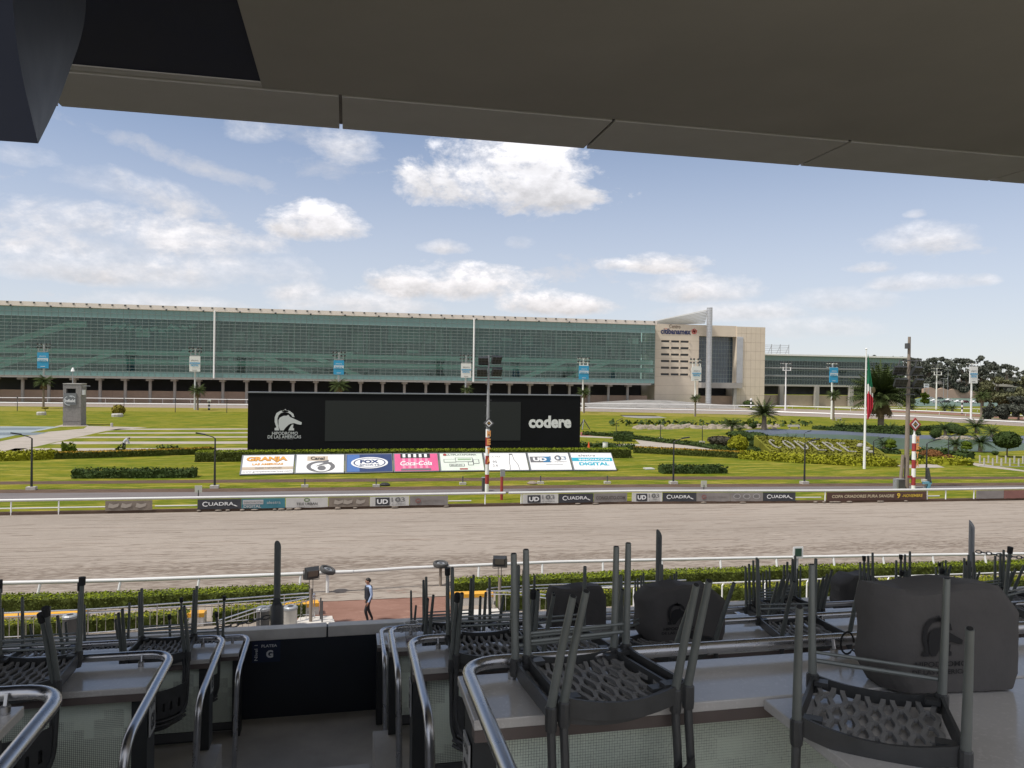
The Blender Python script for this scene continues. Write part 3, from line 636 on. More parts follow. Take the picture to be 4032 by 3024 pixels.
def tree(p, h, r, mat, label, group=None, n=1400, ls=.5, nb=11, base=.35, name='tree', spread=1.):
    p = V(p); t = thing(name, label, 'tree', p, group); m = MB(); blobs = []
    for i in range(nb):
        a = random.uniform(0, 2*pi); q = random.uniform(0, 1)**.6*r*.75; z = h*random.uniform(base+.08, .9)
        k = r*random.uniform(.22, .45)*(1.15-.5*z/h); blobs.append((p.x+q*cos(a)*(1.15-.6*z/h)*spread, p.y+q*sin(a), p.z+z, k*spread, k, k*random.uniform(.5, .8)))
    blobs.append((p.x, p.y, p.z+h*.88, r*.25, r*.25, r*.22)); leaves(m, crown_pts(blobs, n), ls); m.build('crown', mat, t)
    m = MB(); top = p+V((random.uniform(-.5, .5), 0, h*.6)); m.tube([p, p+V((.15, 0, h*.25)), top], r*.06+.08, 7, r*.03)
    for b in blobs[::2]: m.tube([p+V((0, 0, h*random.uniform(.22, .45))), V(b[:3])], r*.025+.05, 5, .04)
    m.build('trunk', bark, t, smooth=True); return t
def palm(p, h, r, mat, label, group=None, nf=34, tr=.2, droop=.5, dead=0, name='palm_tree', up=.75, leaf=.28, cat='palm', lean=0):
    """p base, h trunk height, r frond length: pinnate fronds of paired leaflets"""
    p = V(p); t = thing(name, label, cat, p, group); m = MB(); top = p+V((lean, 0, h))
    for i in range(nf+dead):
        a = i*2.399+random.uniform(-.2, .2); e = up*pi/2*(1-i/nf)**.9-.25+random.uniform(-.1, .1)
        dr = droop
        if i >= nf: e = -.9-random.uniform(0, .35); dr = .25; m.cur = 1
        L = r*random.uniform(.82, 1.05)*(.7 if i >= nf else 1); q = top.copy(); d = V((cos(a)*cos(e), sin(a)*cos(e), sin(e))); k = 8; prev = None
        for s in range(k+1):
            w = leaf*r*(.25+1.1*sin(pi*min(1, .12+s/k*.88)))*.55; sd_ = V((-sin(a), cos(a), 0)); nn_ = d.cross(sd_)
            if prev is not None:
                for sg in (-1, 1):
                    for u_ in (.0, .5):
                        b0 = prev+(q-prev)*u_; tip = b0+d*w*.75+sd_*sg*w-nn_*w*.18*(-1 if nn_.z < 0 else 1)-V((0, 0, w*.3))
                        b1 = b0+(q-prev)*.34; m.add([b0, b1, tip], [(0, 1, 2)])
                m.add([prev+sd_*.02*r*.5, prev-sd_*.02*r*.5, q-sd_*.012*r*.5, q+sd_*.012*r*.5], [(0, 1, 2, 3)])
            prev = q.copy(); q = q+d*(L/k); d = (d-V((0, 0, dr/k*1.5*(1 if d.z > -.9 else 0)))).normalized()
        m.cur = 0
    m.build('crown', [mat, palmdry_m], t)
    if h > .25:
        m = MB(); k = max(4, int(h/.5)); m.tube([p+(top-p)*(i/k)+V((0, 0, 0)) for i in range(k+1)], tr*1.15, 9, tr*.85); m.build('trunk', barkg, t, smooth=True)
    return t
# ------------------------------------------------------------ video board
def corner_face(bl, br, tl, lift=.012): return Face(bl, V(br)-V(bl), V(tl)-V(bl), lift)
YS = 94.0
bl = PY(974, 1775, YS); br = PY(2283, 1775, YS); zs_ = .2; zt_ = PY(1500, 1552, YS).z
sb = thing('video_board', 'huge black billboard with a blank grey screen between horse emblem and white word', 'billboard', ((bl.x+br.x)/2, YS, 0))
bw = mt('board_black', (.006, .0065, .008), .8, spec=.15, var=.3, scale=.4); scr = mt('screen_off', (.024, .027, .027), .7, spec=.2, var=.05, scale=1)
MB().box(bl.x, br.x, YS, YS+1.6, zs_, zt_).build('board', bw, sb)
MB().box(bl.x-.1, br.x+.1, YS-.08, YS+1.7, zt_+.01, zt_+.13).build('board_cap', mt('cap_grey', (.16, .17, .18), .5), sb)
m = MB()
for k in range(5): x = bl.x+2+k*(br.x-bl.x-4)/4; m.box(x-.15, x+.15, YS+.5, YS+1.2, 0, zs_-.002)
m.build('foot', dgrey, sb)
fs = Face((bl.x, YS, zs_), (br.x-bl.x, 0, 0), (0, 0, zt_-zs_), .02)
def suv(px, py, f=fs):
    p = PY(px, py, f.o.y); return (p.x-f.o.x)/f.ex.x, (p.z-f.o.z)/f.ey.z
ua, va = suv(1279, 1737); ub, vb = suv(2051, 1577); vb2 = va+(suv(1279, 1577)[1]-suv(1279, 1737)[1])
m = MB(); m.box(bl.x+ua*(br.x-bl.x), bl.x+ub*(br.x-bl.x), YS-.03, YS-.002, zs_+va*(zt_-zs_), zs_+vb2*(zt_-zs_)); m.build('screen', scr, sb)
sgrey = mt('emblem_grey', (.52, .54, .55), .5)
u, v = suv(1136, 1653); fs.shape(sb, horse(u, v, 100/1306*1.0, 76/222), sgrey)
def st(t, px, py, w, h, mat, **k): u, v = suv(px, py); return fs.text(t, sb, u, v, w/1306, h/222, mat, **k)
st('HIPODROMO', 1122, 1706, 94, 11, sgrey, bold=.012); st('DE LAS AMERICAS', 1120, 1720, 122, 11, sgrey, bold=.012); st('CIUDAD DE MEXICO', 1122, 1729, 60, 4.5, inkgrey)
st('codere', 2166, 1661, 180, 46, mt('letter_white', (.70, .71, .71), .5), bold=.045)
# ------------------------------------------------------------ tilted advertising panels in front of the board
BT = [(941, 1874), (1157, 1869), (1357, 1867), (1549, 1863), (1732, 1860), (1911, 1858), (2087, 1857), (2257, 1856), (2430, 1856)]
b0, b1 = P(*BT[0]), P(*BT[-1]); ydir = (b1-b0).normalized(); back = V((-ydir.y, ydir.x, 0))
tops = V((0, 0, 1.72))+back*1.95; bxs = [P(*q) for q in BT]
adcol = [pale, pale, mt('print_navy', (.022, .045, .14), .5, var=.3, scale=.5), mt('print_pink', (.62, .10, .24), .5, var=.1, scale=.6), mt('print_mint', (.60, .66, .58), .5, var=.08, scale=.8), pale, pale, pale]
adlab = ['tilted white panel with orange farm lettering, leftmost panel of the row', 'tilted white panel with a large dark number six in a ring', 'tilted navy panel with white oval sports emblem', 'tilted pink panel with bottles and white script lettering',
         'tilted pale green panel with drawn devices and small lettering', 'tilted white panel with the outline of a glass bottle', 'tilted white panel with blue letter block beside big numerals', 'tilted white panel with turquoise lettering, rightmost panel of the row']
frame_m = mt('panel_frame', (.20, .215, .235), .4, .4); GOLD = mt('print_gold', (.62, .30, .05), .5); brn = mt('print_brown', (.16, .05, .03), .5); stripm = mt('print_sand', (.45, .37, .28), .6)
for i in range(8):
    a, b = bxs[i]+V((0, 0, .12)), bxs[i+1]+V((0, 0, .12)); cen = (a+b)/2
    t = thing('advertising_panel', adlab[i], 'advertising panel', (cen.x, cen.y, 0), 'tilted advertising panels on the grass')
    ex, ey = (b-a)*.985, tops; o = a+(b-a)*.0075; fr = Face(o, ex, ey, .02); nrm = fr.n
    MB().hexa([o-nrm*.14, o+ex-nrm*.14, o+ex+ey-nrm*.14, o+ey-nrm*.14, o, o+ex, o+ex+ey, o+ey]).build('frame', frame_m, t)
    m = MB(); 
    for u in (.1, .5, .9): q = o+ex*u+ey*.95-nrm*.16; m.tube([q, V((q.x, q.y, 0))], .05, 6)
    m.build('support', dgrey, t)
    f = Face(o, ex, ey, .012); f.rect(t, .03, .985, .035, .955, adcol[i], 1, 'print')
    R = lambda *k, **q: f.rect(t, *k, **q)
    if i == 0:
        f.text('GRANJA', t, .48, .74, .78, .30, brn, bold=.07, k=2); f.text('GRANJA', t, .48, .745, .77, .28, GOLD, bold=.045, k=3)
        f.text('LAS AMERICAS', t, .50, .50, .58, .10, GOLD, bold=.04, k=3); R(.03, .985, .22, .36, stripm, k=2); f.text('CIUDAD Y NATURALEZA', t, .52, .30, .5, .08, inkgrey, k=3); f.text('www.granjalasamericas.com', t, .50, .12, .92, .09, inkgrey, k=2)
    elif i == 1:
        R(.24, .66, .64, .88, stripm, k=1.5); f.text('Canal', t, .45, .77, .28, .17, ink, bold=.03, k=3)
        f.ring(t, .52, .34, .29, .29, .70, inkgrey); f.ring(t, .54, .26, .085, .12, .01, inkgrey); f.ring(t, .54, .27, .17, .19, .72, pale, k=3)
        f.shape(t, [[(.42, .36), (.58, .52), (.56, .62), (.68, .68), (.66, .55), (.76, .55), (.60, .44)]], inkgrey, k=4)
    elif i == 2:
        R(.04, .30, .05, .94, mt('print_blue', (.06, .14, .36), .5), k=1.5); f.ring(t, .51, .50, .39, .30, .01, pale, k=3); f.ring(t, .51, .50, .34, .25, .92, adcol[2], k=4)
        f.text('FOX', t, .51, .56, .40, .19, adcol[2], bold=.05, k=4); f.text('SPORTS', t, .51, .38, .42, .08, adcol[2], bold=.02, k=4)
    elif i == 3:
        R(.16, .82, .72, .955, ink, k=1.5); R(.16, .82, .06, .16, inkgrey, k=1.5)
        for q in range(5): R(.21+q*.12, .27+q*.12, .76, .94, pale, k=2)
        for q in range(5): R(.20+q*.125, .26+q*.125, .17, .71, mt('print_rose', (.66, .25, .36), .5), k=1.5)
        f.text('Coca-Cola', t, .50, .44, .70, .24, pale, bold=.02, shear=.25, k=3)
    elif i == 4:
        f.text('MULTIPLATAFORMA', t, .48, .88, .76, .09, inkgrey, bold=.03); f.ring(t, .14, .88, .04, .06, .01, red, k=3)
        for (x, y, w, h) in ((.10, .46, .28, .18), (.36, .48, .40, .24), (.64, .30, .13, .18), (.76, .38, .14, .24), (.22, .24, .34, .14)):
            R(x, x+w, y, y+h, inkgrey, k=2); R(x+.015, x+w-.015, y+.02, y+h-.02, adcol[4], k=3)
        R(.42, .72, .58, .66, mt('print_green', (.25, .36, .22), .6), k=4); f.text('MILENIO', t, .38, .31, .26, .07, inkgrey, bold=.02, k=4); R(.44, .62, .07, .14, red, k=2)
    elif i == 5:
        B = [(.56, .05), (.575, .30), (.565, .45), (.59, .62), (.60, .90), (.67, .90), (.685, .62), (.73, .45), (.76, .30), (.78, .05)]
        for p_, q_ in zip(B, B[1:]):
            dx, dy = (q_[1]-p_[1])*.03, (q_[0]-p_[0])*.1+.004; f.shape(t, [[(p_[0]-.007, p_[1]), (p_[0]+.007, p_[1]), (q_[0]+.007, q_[1]+.005), (q_[0]-.007, q_[1]+.005)]], inkgrey)
        R(.60, .67, .86, .92, inkgrey, k=2); f.text('95', t, .24, .48, .10, .13, inkgrey, k=2); f.text('2.6', t, .24, .28, .12, .12, inkgrey, k=2); f.text('ULTRA', t, .28, .76, .24, .08, grey, k=2)
    elif i == 6:
        R(.05, .52, .44, .76, inkgrey, k=2); R(.35, .52, .44, .76, mt('print_steel_blue', (.03, .14, .28), .5), k=2.5); f.text('UD', t, .28, .60, .32, .20, pale, bold=.05, k=4)
        f.text('103', t, .72, .68, .40, .22, mt('print_slate', (.16, .22, .30), .5), bold=.0); f.ring(t, .72, .68, .08, .15, .6, inkgrey, k=3); f.text('EL UNIVERSAL', t, .72, .47, .40, .06, inkgrey); R(.40, .80, .31, .335, grey, k=2)
    else:
        f.text('alestra', t, .40, .83, .40, .13, inkgrey, bold=.005); R(.03, .97, .50, .70, teal, k=2); f.text('INNOVACIÓN', t, .55, .60, .72, .13, pale, bold=.02, k=3)
        f.text('DIGITAL', t, .52, .35, .70, .18, teal, bold=.05); f.text('alestra.mx', t, .54, .12, .24, .05, grey)
# ------------------------------------------------------------ inner rail with hanging boards
ir = thing('inner_rail', 'white topped inner running rail of the dirt track with hanging boards', 'rail', P(2012, 1993))
def irp(px, h=0):      # point over the foot line of the inner rail at photo column px
    a, b = IR[0], IR[-1]
    for q, w_ in zip(IR, IR[1:]):
        if q[0] <= px <= w_[0] or w_ is IR[-1]: a, b = q, w_; break
    if px < 0: a, b = IR[0], IR[1]
    y = a[1]+(b[1]-a[1])*(px-a[0])/(b[0]-a[0]); p = P(px, y); return V((p.x, p.y, h))
def railpts(xs, h, off=.05): return [irp(x, h)+V((0, off, 0)) for x in xs]
for seg in ([-400, 0, 1000, 1600, 1990], [2003, 2500, 3000, 3300, 3820], [3822, 4032, 4500]):
    MB().tube(railpts(seg, 1.02), .095, 10).build('rail_tube', whiterail, ir, smooth=True)
for x in (42, 230, 1910, 2052, 3250, 3652, 3725, 3836): MB().tube(railpts([x], 0)+railpts([x], .94), .05, 7).build('post', white, ir)
m = MB()
for a, b in ((-400, 1763), (1763, 2400), (2400, 3300), (3300, 4500)): q, w_ = irp(a), irp(b); m.bar(q+V((0, .25, .09)), w_+V((0, .25, .09)), .5, .18)
m.build('kerb', dirt_m, ir)
m = MB()
for a, b in ((-300, 414), (602, 770), (1770, 1860), (3130, 3250), (3650, 3720)): m.tube([irp(a, .38)+V((0, .6, 0)), irp(b, .38)+V((0, .6, 0))], .05, 6)
m.build('low_rail', whiterail, ir)
worn = mt('worn_board', (.20, .165, .135), .8, var=.35, scale=1.4); worn2 = mt('worn_grey_board', (.22, .20, .19), .75, var=.22, scale=1); char = mt('charcoal_board', (.035, .037, .045), .6, var=.25, scale=1.2)
whb = mt('white_board', (.50, .49, .47), .65, var=.14, scale=1.3); tealb = mt('teal_board', (.04, .17, .22), .6, var=.3, scale=.7); dim = mt('dim_white_print', (.42, .42, .42), .7); fade = mt('faded_print', (.14, .14, .14), .8)
BOARDS = [(415, 600, worn, '', 'torn brown board hanging alone between two open gaps'), (778, 950, char, 'CUADRA', 'charcoal board with white serif name left of the teal board'), (951, 1122, tealb, 'alestra', 'faded teal board with innovation lettering'), (1125, 1291, whb, 'TELE URBAN', 'white board with round green mark above black lettering'),
          (1293, 1455, worn, '', 'worn brown board with torn white poster scraps'), (1456, 1610, whb, 'UD', 'dirty white board with dark letter block, left of the finish pole'), (1612, 1763, worn2, 'M', 'faded beige board with round red letter mark beside the gap'),
          (2056, 2197, whb, 'UD', 'dirty white board with letter block, first right of the finish pole gap'), (2198, 2335, char, 'CUADRA', 'charcoal board with white serif name right of the finish pole'), (2337, 2468, worn2, 'CONGUITO.COM', 'beige board with large faded web address'),
          (2487, 2606, whb, 'UD', 'dirty white board with letter block between web address and charcoal board'), (2608, 2740, char, 'CUADRA', 'charcoal board with white serif name below the numbered marker'), (2741, 2873, worn2, 'M', 'plain faded board with a small round red mark'),
          (2874, 3002, worn2, 'FOX', 'grey board with three pale oval marks'), (3003, 3130, char, 'CUADRA', 'charcoal board with white serif name left of the brown race banner'), (3253, 3645, brown, 'COPA CRIADORES PURA SANGRE', 'long brown race banner with cream lettering and a yellow date'),
          (3842, 3950, worn2, '', 'bare grey board near the right end of the rail'), (3951, 4060, mt('faded_red_board', (.22, .10, .085), .75, var=.2, scale=1), '', 'faded reddish board, rightmost on the rail')]
for x0, x1_, mat, txt, lab in BOARDS:
    a, b = irp(x0), irp(x1_); d = (b-a).normalized(); o = a+V((0, -.06, .2)); ex = b-a; ey = V((0, 0, .70)); w_ = ex.length
    t = thing('rail_board', lab, 'advertising board', ((a.x+b.x)/2, (a.y+b.y)/2-.06, .2), 'boards hanging on the inner rail')
    nrm = V((0, .035, 0)); m = MB(); k = 6
    sag = [random.uniform(-.012, .012) for _ in range(k+1)]
    vs = []
    for i in range(k+1):
        for z in (0, 1): vs += [o+ex*i/k+ey*z+V((0, sag[i]*(1-z), sag[i]*(1-z)*1.5)), o+ex*i/k+ey*z+nrm]
    fcs = [(4*i, 4*i+4, 4*i+6, 4*i+2) for i in range(k)]+[(4*i+1, 4*i+3, 4*i+7, 4*i+5) for i in range(k)]+[(4*i, 4*i+1, 4*i+5, 4*i+4) for i in range(k)]+[(4*i+2, 4*i+6, 4*i+7, 4*i+3) for i in range(k)]+[(0, 2, 3, 1), (4*k, 4*k+1, 4*k+3, 4*k+2)]
    m.add(vs, fcs); m.build('panel', mat, t)
    f = Face(o, ex, ey, .014)
    if txt == 'CUADRA': f.text('C', t, .17, .52, .12, .50, pale, bold=.015); f.text('UADRA', t, .54, .53, .58, .36, pale, bold=.015); f.shape(t, [[(.80, .40), (.85, .42), (.92, .26), (.88, .24)]], pale)
    elif txt == 'alestra': f.rect(t, .03, .50, .42, .88, dim); f.text('INNOVACIÓN', t, .27, .66, .42, .26, fade); f.text('DIGITAL', t, .25, .22, .40, .30, dim, bold=.03); f.text('alestra', t, .74, .60, .32, .30, dim)
    elif txt == 'TELE URBAN': f.ring(t, .5, .78, .07, .20, .6, mt('print_olive', (.10, .16, .06), .6)); f.text(txt, t, .5, .38, .50, .26, ink, bold=.012); f.text('Tu Comunicación, Tu Canal', t, .5, .11, .50, .09, inkgrey)
    elif txt == 'UD':
        f.rect(t, .14, .50, .06, .90, char, 1.5); f.text('UD', t, .32, .48, .28, .50, pale, bold=.04, k=3); f.text('103', t, .72, .66, .34, .46, fade); f.ring(t, .72, .66, .06, .26, .5, fade, k=3); f.text('EL UNIVERSAL', t, .74, .17, .36, .11, fade)
    elif txt == 'M': f.ring(t, .22, .5, .07, .26, .01, mt('print_dull_red', (.22, .10, .09), .7)); f.text('M', t, .22, .5, .07, .22, worn2, bold=.03, k=3); f.text('GRUPO MILENIO', t, .62, .48, .55, .20, mt('ghost_print', (.19, .165, .15), .8))
    elif txt == 'FOX':
        for q in (.2, .5, .8): f.ring(t, q, .56, .11, .30, .86, dim); f.text('FOX', t, q, .56, .13, .20, fade, bold=.03)
    elif txt == 'CONGUITO.COM': f.text(txt, t, .5, .48, .88, .40, mt('print_taupe', (.10, .085, .075), .8), bold=.03)
    elif txt.startswith('COPA'):
        cr = mt('print_cream', (.52, .44, .30), .6); yl = mt('print_yellow', (.58, .40, .04), .6)
        f.text('COPA CRIADORES PURA SANGRE', t, .36, .50, .62, .36, cr, bold=.02, shear=.12); f.text('9', t, .715, .52, .035, .62, yl, bold=.04); f.text('-NOVIEMBRE', t, .855, .50, .21, .36, yl, bold=.02, shear=.12)
    elif x0 in (415, 1293):
        for q in range(3): u = .2+.28*q+random.uniform(-.05, .05); f.shape(t, [[(u-.12, .35), (u-.02, .25), (u+.10, .42), (u+.12, .75), (u, .62), (u-.09, .78)]], mt('torn_paper', (.34, .30, .26), .8), name='torn_paper')
m = MB()
for q in range(30):
    x = random.uniform(780, 1760) if q < 16 else random.uniform(2060, 3640); p = irp(x, .1)+V((0, -.05, 0)); m.ball(p, random.uniform(.15, .3), .14, random.uniform(.05, .1), 7, 5)
tag(m.build('sandbag', worn, origin=P(2012, 1993)), kind='stuff')
# small post markers behind the rail
for px, y0_, y1_, w_, lab in ((781, 1912, 1953, 22, 'small white square distance marker on a dark post by the left lamp'), (2771, 1893, 1930, 16, 'small white square distance marker right of the lamp post')):
    p = P(px, y1_+8); q = PY(px, y0_, p.y); t = thing('distance_marker', lab, 'marker', p, 'square distance markers behind the rail')
    k = q.z; MB().tube([p, V((p.x, p.y, k-.35))], .05, 6).build('post', dgrey, t); MB().box(p.x-.27, p.x+.27, p.y-.03, p.y+.03, k-.55, k).build('plate', whb, t)
for px, py, lb_ in ((1200, 1918, 'below the panel with the ringed number'), (1481, 1917, 'below the navy panel by the low black box'), (1822, 1908, 'below the pale green panel'), (2128, 1905, 'below the tilted panel with big numerals'), (2391, 1904, 'below the rightmost tilted panel')):
    p = P(px, py); t = thing('low_post', 'dark stub post on a block '+lb_, 'post', p, 'stub posts in the grass strip')
    MB().box(p.x-.3, p.x+.3, p.y-.2, p.y+.2, 0, .22).build('block', conc, t); MB().tube([p+V((0, 0, .2)), p+V((0, 0, .75))], .06, 7).build('stub', dgrey, t)
for i, (px, py) in enumerate(((1515, 1912), (2095, 1906))): p = P(px, py); MB().obox(p+V((0, 0, .1)), (.45, 0, 0), (0, .2, 0), (0, 0, .1)); tag(MB().lathe(p, [(.45, 0), (.5, .1), (.3, .24)], 8).build('ground_box', [rubber, wood][i]), ['low black box lying in the grass strip behind the rail', 'low weathered box lying in the grass strip right of the finish pole'][i], 'box')
# ------------------------------------------------------------ finish pole, second pole, utility pole
def flood(parent, c, face, s=.5, name='floodlight'):
    f_ = V(face).normalized(); x, y = frame_of(f_); c = V(c)
    o = MB().hexa([c-x*s-y*s*.8-f_*.28, c+x*s-y*s*.8-f_*.28, c+x*s+y*s*.8-f_*.28, c-x*s+y*s*.8-f_*.28, c-x*s-y*s*.8, c+x*s-y*s*.8, c+x*s+y*s*.8, c-x*s+y*s*.8]).build(name, black, parent)
    m = MB(); 
    for k in (-.33, .33): m.obox(c+x*s*k+f_*.01, x*.02, y*s*.8, f_*.015); m.obox(c+y*s*k+f_*.01, x*s, y*.02, f_*.015)
    m.build('guard', dgrey, o); return o
def diamond(t, c, r, txt, outer, inner, parent_face=(0, -1, 0)):
    c = V(c)
    def dm(k, y): return [c+V((0, y, -r*k)), c+V((r*k, y, 0)), c+V((0, y, r*k)), c+V((-r*k, y, 0))]
    d = MB().poly(dm(1, 0), (0, 1, 0), .08).build('diamond_sign', outer, t)
    MB().poly(dm(.68, -.01)).build('sign_face', pale, d); MB().poly(dm(.42, -.02)).build('sign_centre', ink, d)
    Face(c-V((r, 0, r)), (2*r, 0, 0), (0, 0, 2*r), .03).text(txt, d, .5, .5, .22, .14, mt('sign_gold', (.55, .30, .06), .5), bold=.03, k=1)
def striped(t, p, zs, r0_, r1_, cols_):
    for (a, b, c_) in zip(zs, zs[1:], cols_): MB().tube([p+V((0, 0, a+.003)), p+V((0, 0, b))], r0_, 12).build('pole_band', c_, t, smooth=True)
p = P(1917, 1946); Yp = p.y; zz_ = lambda y, x=1920: PY(x, y, Yp).z
t = thing('finish_pole', 'tall red and white finish pole with four floodlights and orange letters', 'pole', p)
ys_ = [1946, 1905, 1868, 1828, 1794, 1757, 1722, 1690]
striped(t, p, [zz_(y) for y in ys_], .17, .17, [white, red, white, red, white, red, white])
MB().tube([p+V((0, 0, zz_(1690))), p+V((.0, 0, zz_(1398)))], .14, 10, .07).build('upper_pole', grey, t, smooth=True)
for i, (ch, y) in enumerate(zip('META', (1707, 1739, 1774, 1812))):
    z = zz_(y); Face(V((p.x-.25, p.y-.2, z-.3)), (.62, 0, 0), (0, 0, .62), .01).text(ch, t, .5, .5, .5, .85, orange, bold=.06)
diamond(t, (p.x+.05, p.y-.22, zz_(1666)), .45, 'CM', dgrey, ink)
for x_, y in ((1903, 1424), (1957, 1420), (1898, 1470), (1958, 1469)): q = PY(x_, y, Yp-.3); flood(t, q, (-.15 if x_ < 1920 else .15, -.75, -.5), .42)
m = MB()
for y in (1446, 1491): z = zz_(y); m.bar((p.x-1.2, p.y, z), (p.x+1.2, p.y, z), .10, .10)
m.bar((p.x-.4, p.y, zz_(1402)), (p.x+.4, p.y, zz_(1402)), .08, .06); m.build('crossarm', dgrey, t)
m = MB()
for k in range(14): z = zz_(1680)+k*.45; m.tube([(p.x, p.y-.05, z), (p.x+(.28 if k % 2 else -.28), p.y-.05, z)], .02, 5)
m.build('climbing_step', dgrey, t)
q = P(1975, 1968); t2 = thing('timing_post', 'grey slatted timing panel on a red post in the rail gap', 'post', q)
MB().tube([q, q+V((0, 0, 1.9))], .12, 9).build('post', red, t2); z = PY(1977, 1848, q.y).z; MB().box(q.x-.12, q.x+.24, q.y-.1, q.y+.1, 1.9, z).build('panel', grey, t2)
q = P(1911, 1934); t2 = thing('equipment_cabinet', 'narrow grey cabinet standing beside the foot of the finish pole', 'cabinet', q); MB().box(q.x-.28, q.x+.1, q.y-.1, q.y+.3, 0, 1.15).build('body', dgrey, t2); MB().box(q.x-.3, q.x+.12, q.y-.13, q.y+.33, 1.152, 1.2).build('lid', grey, t2)
p = P(3596, 1932); Yp = p.y; zz_ = lambda y, x=3600: PY(x, y, Yp).z
t = thing('furlong_pole', 'thick red and white banded pole topped by a red diamond sign', 'pole', p)
ys_ = [1932, 1911, 1878, 1844, 1810, 1777, 1745, 1712]
striped(t, p, [zz_(y) for y in ys_], .185, .185, [white, red, white, red, white, red, white])
MB().tube([p+V((0, 0, zz_(1712))), p+V((0, 0, zz_(1690)))], .08, 8).build('neck', white, t)
diamond(t, (p.x+.02, p.y-.1, zz_(1671)), .62, 'PS', red, ink)
for ch, y in zip('META', (1728, 1757, 1790, 1824)):
    z = zz_(y); Face(V((p.x-.2, p.y-.22, z-.35)), (.7, 0, 0), (0, 0, .7), .01).text(ch, t, .55, .5, .45, .85, orange, bold=.06)
MB().bar((p.x-.6, p.y, zz_(1876)), (p.x-.1, p.y, zz_(1878)), .12, .2).build('bracket', red, t)
p = P(3568, 1925); Yp = p.y; zz_ = lambda y, x=3575: PY(x, y, Yp).z
t = thing('utility_pole', 'tall weathered wooden pole carrying black floodlights right of the flag', 'pole', p)
tp = PY(3577, 1326, Yp); MB().tube([p, V((p.x+.03, p.y, zz_(1640))), V((p.x+.06, p.y, zz_(1326)))], .25, 10, .13).build('pole', wood, t, smooth=True)
MB().tube([p+V((-.75, -.1, 0)), p+V((-.45, -.05, zz_(1790)))], .17, 8, .14).build('strut_pole', wood, t)
for x_, y in ((3545, 1462), (3612, 1464), (3548, 1510), (3618, 1512)): q = PY(x_, y, Yp-.4); flood(t, q, (-.2 if x_ < 3577 else .2, -.7, -.5), .55)
m = MB()
for y, w_ in ((1420, 1.6), (1477, 1.9), (1527, 1.9), (1553, .7)): z = zz_(y); m.bar((p.x-w_*.75, p.y-.25, z), (p.x+w_*.75, p.y-.25, z), .10, .10)
m.tube([(p.x-.9, p.y, zz_(1420)), (p.x-1.3, p.y, zz_(1460))], .05, 6); m.tube([(p.x+.9, p.y, zz_(1420)), (p.x+.6, p.y, zz_(1460))], .05, 6)
m.box(p.x-.35, p.x-.12, p.y-.3, p.y+.1, zz_(1373), zz_(1352)); m.build('crossarm', dgrey, t)
q = P(3552, 1928); t2 = thing('meter_box', 'open grey electrical box at the foot of the wooden pole', 'electrical box', q); MB().box(q.x-.75, q.x+.15, q.y-.2, q.y+.3, .1, 1.02).build('case', grey, t2); MB().box(q.x-.55, q.x+.12, q.y-.23, q.y-.202, .16, .95).build('door', dgrey, t2)
q = P(3656, 1930); t2 = thing('starting_frame', 'light blue metal frame with a tilted dark post behind the rail', 'frame', q); lb = mt('light_blue_paint', (.16, .36, .50), .5, var=.1)
zq = lambda y: PY(3656, y, q.y).z
MB().bar(q+V((-.1, 0, 0)), V((q.x+.05, q.y, zq(1899))), .26, .26, (0, 1, 0)).build('base_post', lb, t2); MB().bar((q.x-.62, q.y, zq(1901)), (q.x+.25, q.y, zq(1901)), .25, .22).build('bracket', lb, t2)
MB().bar((q.x+.12, q.y, zq(1901)), (q.x-.18, q.y, zq(1842)), .22, .25, (0, 1, 0)).build('arm', dgrey, t2); MB().bar((q.x-.75, q.y, 0), (q.x-.1, q.y, zq(1903)), .08, .08, (0, 1, 0)).build('stay', grey, t2)
# ------------------------------------------------------------ flag
p = P(3403, 1846); Yp = p.y; t = thing('flagpole', 'white flagpole standing in the lawn with a limp tricolour flag', 'flagpole', p); zt_ = PY(3408, 1374, Yp).z
MB().tube([p, p+V((0, 0, zt_))], .16, 10, .06).build('pole', white, t, smooth=True); MB().ball(p+V((0, 0, zt_)), .12).build('finial', white, t)
fg = thing('flag', 'limp green white and red national flag hanging beside its white pole', 'flag', p+V((.1, 0, 8)))
fgm = [mt('flag_green', (.012, .17, .085), .8, var=.2, scale=1), mt('flag_white', (.62, .62, .60), .8, var=.1, scale=1), mt('flag_red', (.42, .02, .04), .8, var=.2, scale=1)]
zf = [PY(3412, y, Yp).z for y in (1395, 1522, 1552, 1652)]
def flagw(z):      # visible width of the draped cloth at height z
    t_ = (zf[0]-z)/(zf[0]-zf[3]); return .06+.62*min(1, t_*1.8)*(1 if t_ < .8 else max(.08, 1-(t_-.8)/.22))
for k, nm in enumerate(('green_band', 'white_band', 'red_band')):
    m = MB(); R_, C_ = 14, 16; vs = []
    for i in range(R_+1):
        for j in range(C_+1):
            u = j/C_; z = zf[k]+(zf[k+1]-zf[k])*i/R_-(.0 if k == 2 and i == R_ else .9*(u-.45)*(1 if k < 2 and i == R_ or k > 0 and i == 0 else 0)); w = flagw(z)
            vs.append((p.x+.13+u*w+.12*(zf[0]-z)/10, p.y-.1+.22*sin(u*17+z*.25)*min(1, w), z))
    m.add(vs, [(i*(C_+1)+j, i*(C_+1)+j+1, (i+1)*(C_+1)+j+1, (i+1)*(C_+1)+j) for i in range(R_) for j in range(C_)]); b = m.build(nm, fgm[k], fg, smooth=True)
q = PY(3420, 1536, Yp-.4); MB().ball((p.x+.75, p.y-.35, q.z), .28, .03, .38, 9, 6).build('emblem', mt('emblem_brown', (.12, .09, .04), .8), fg)
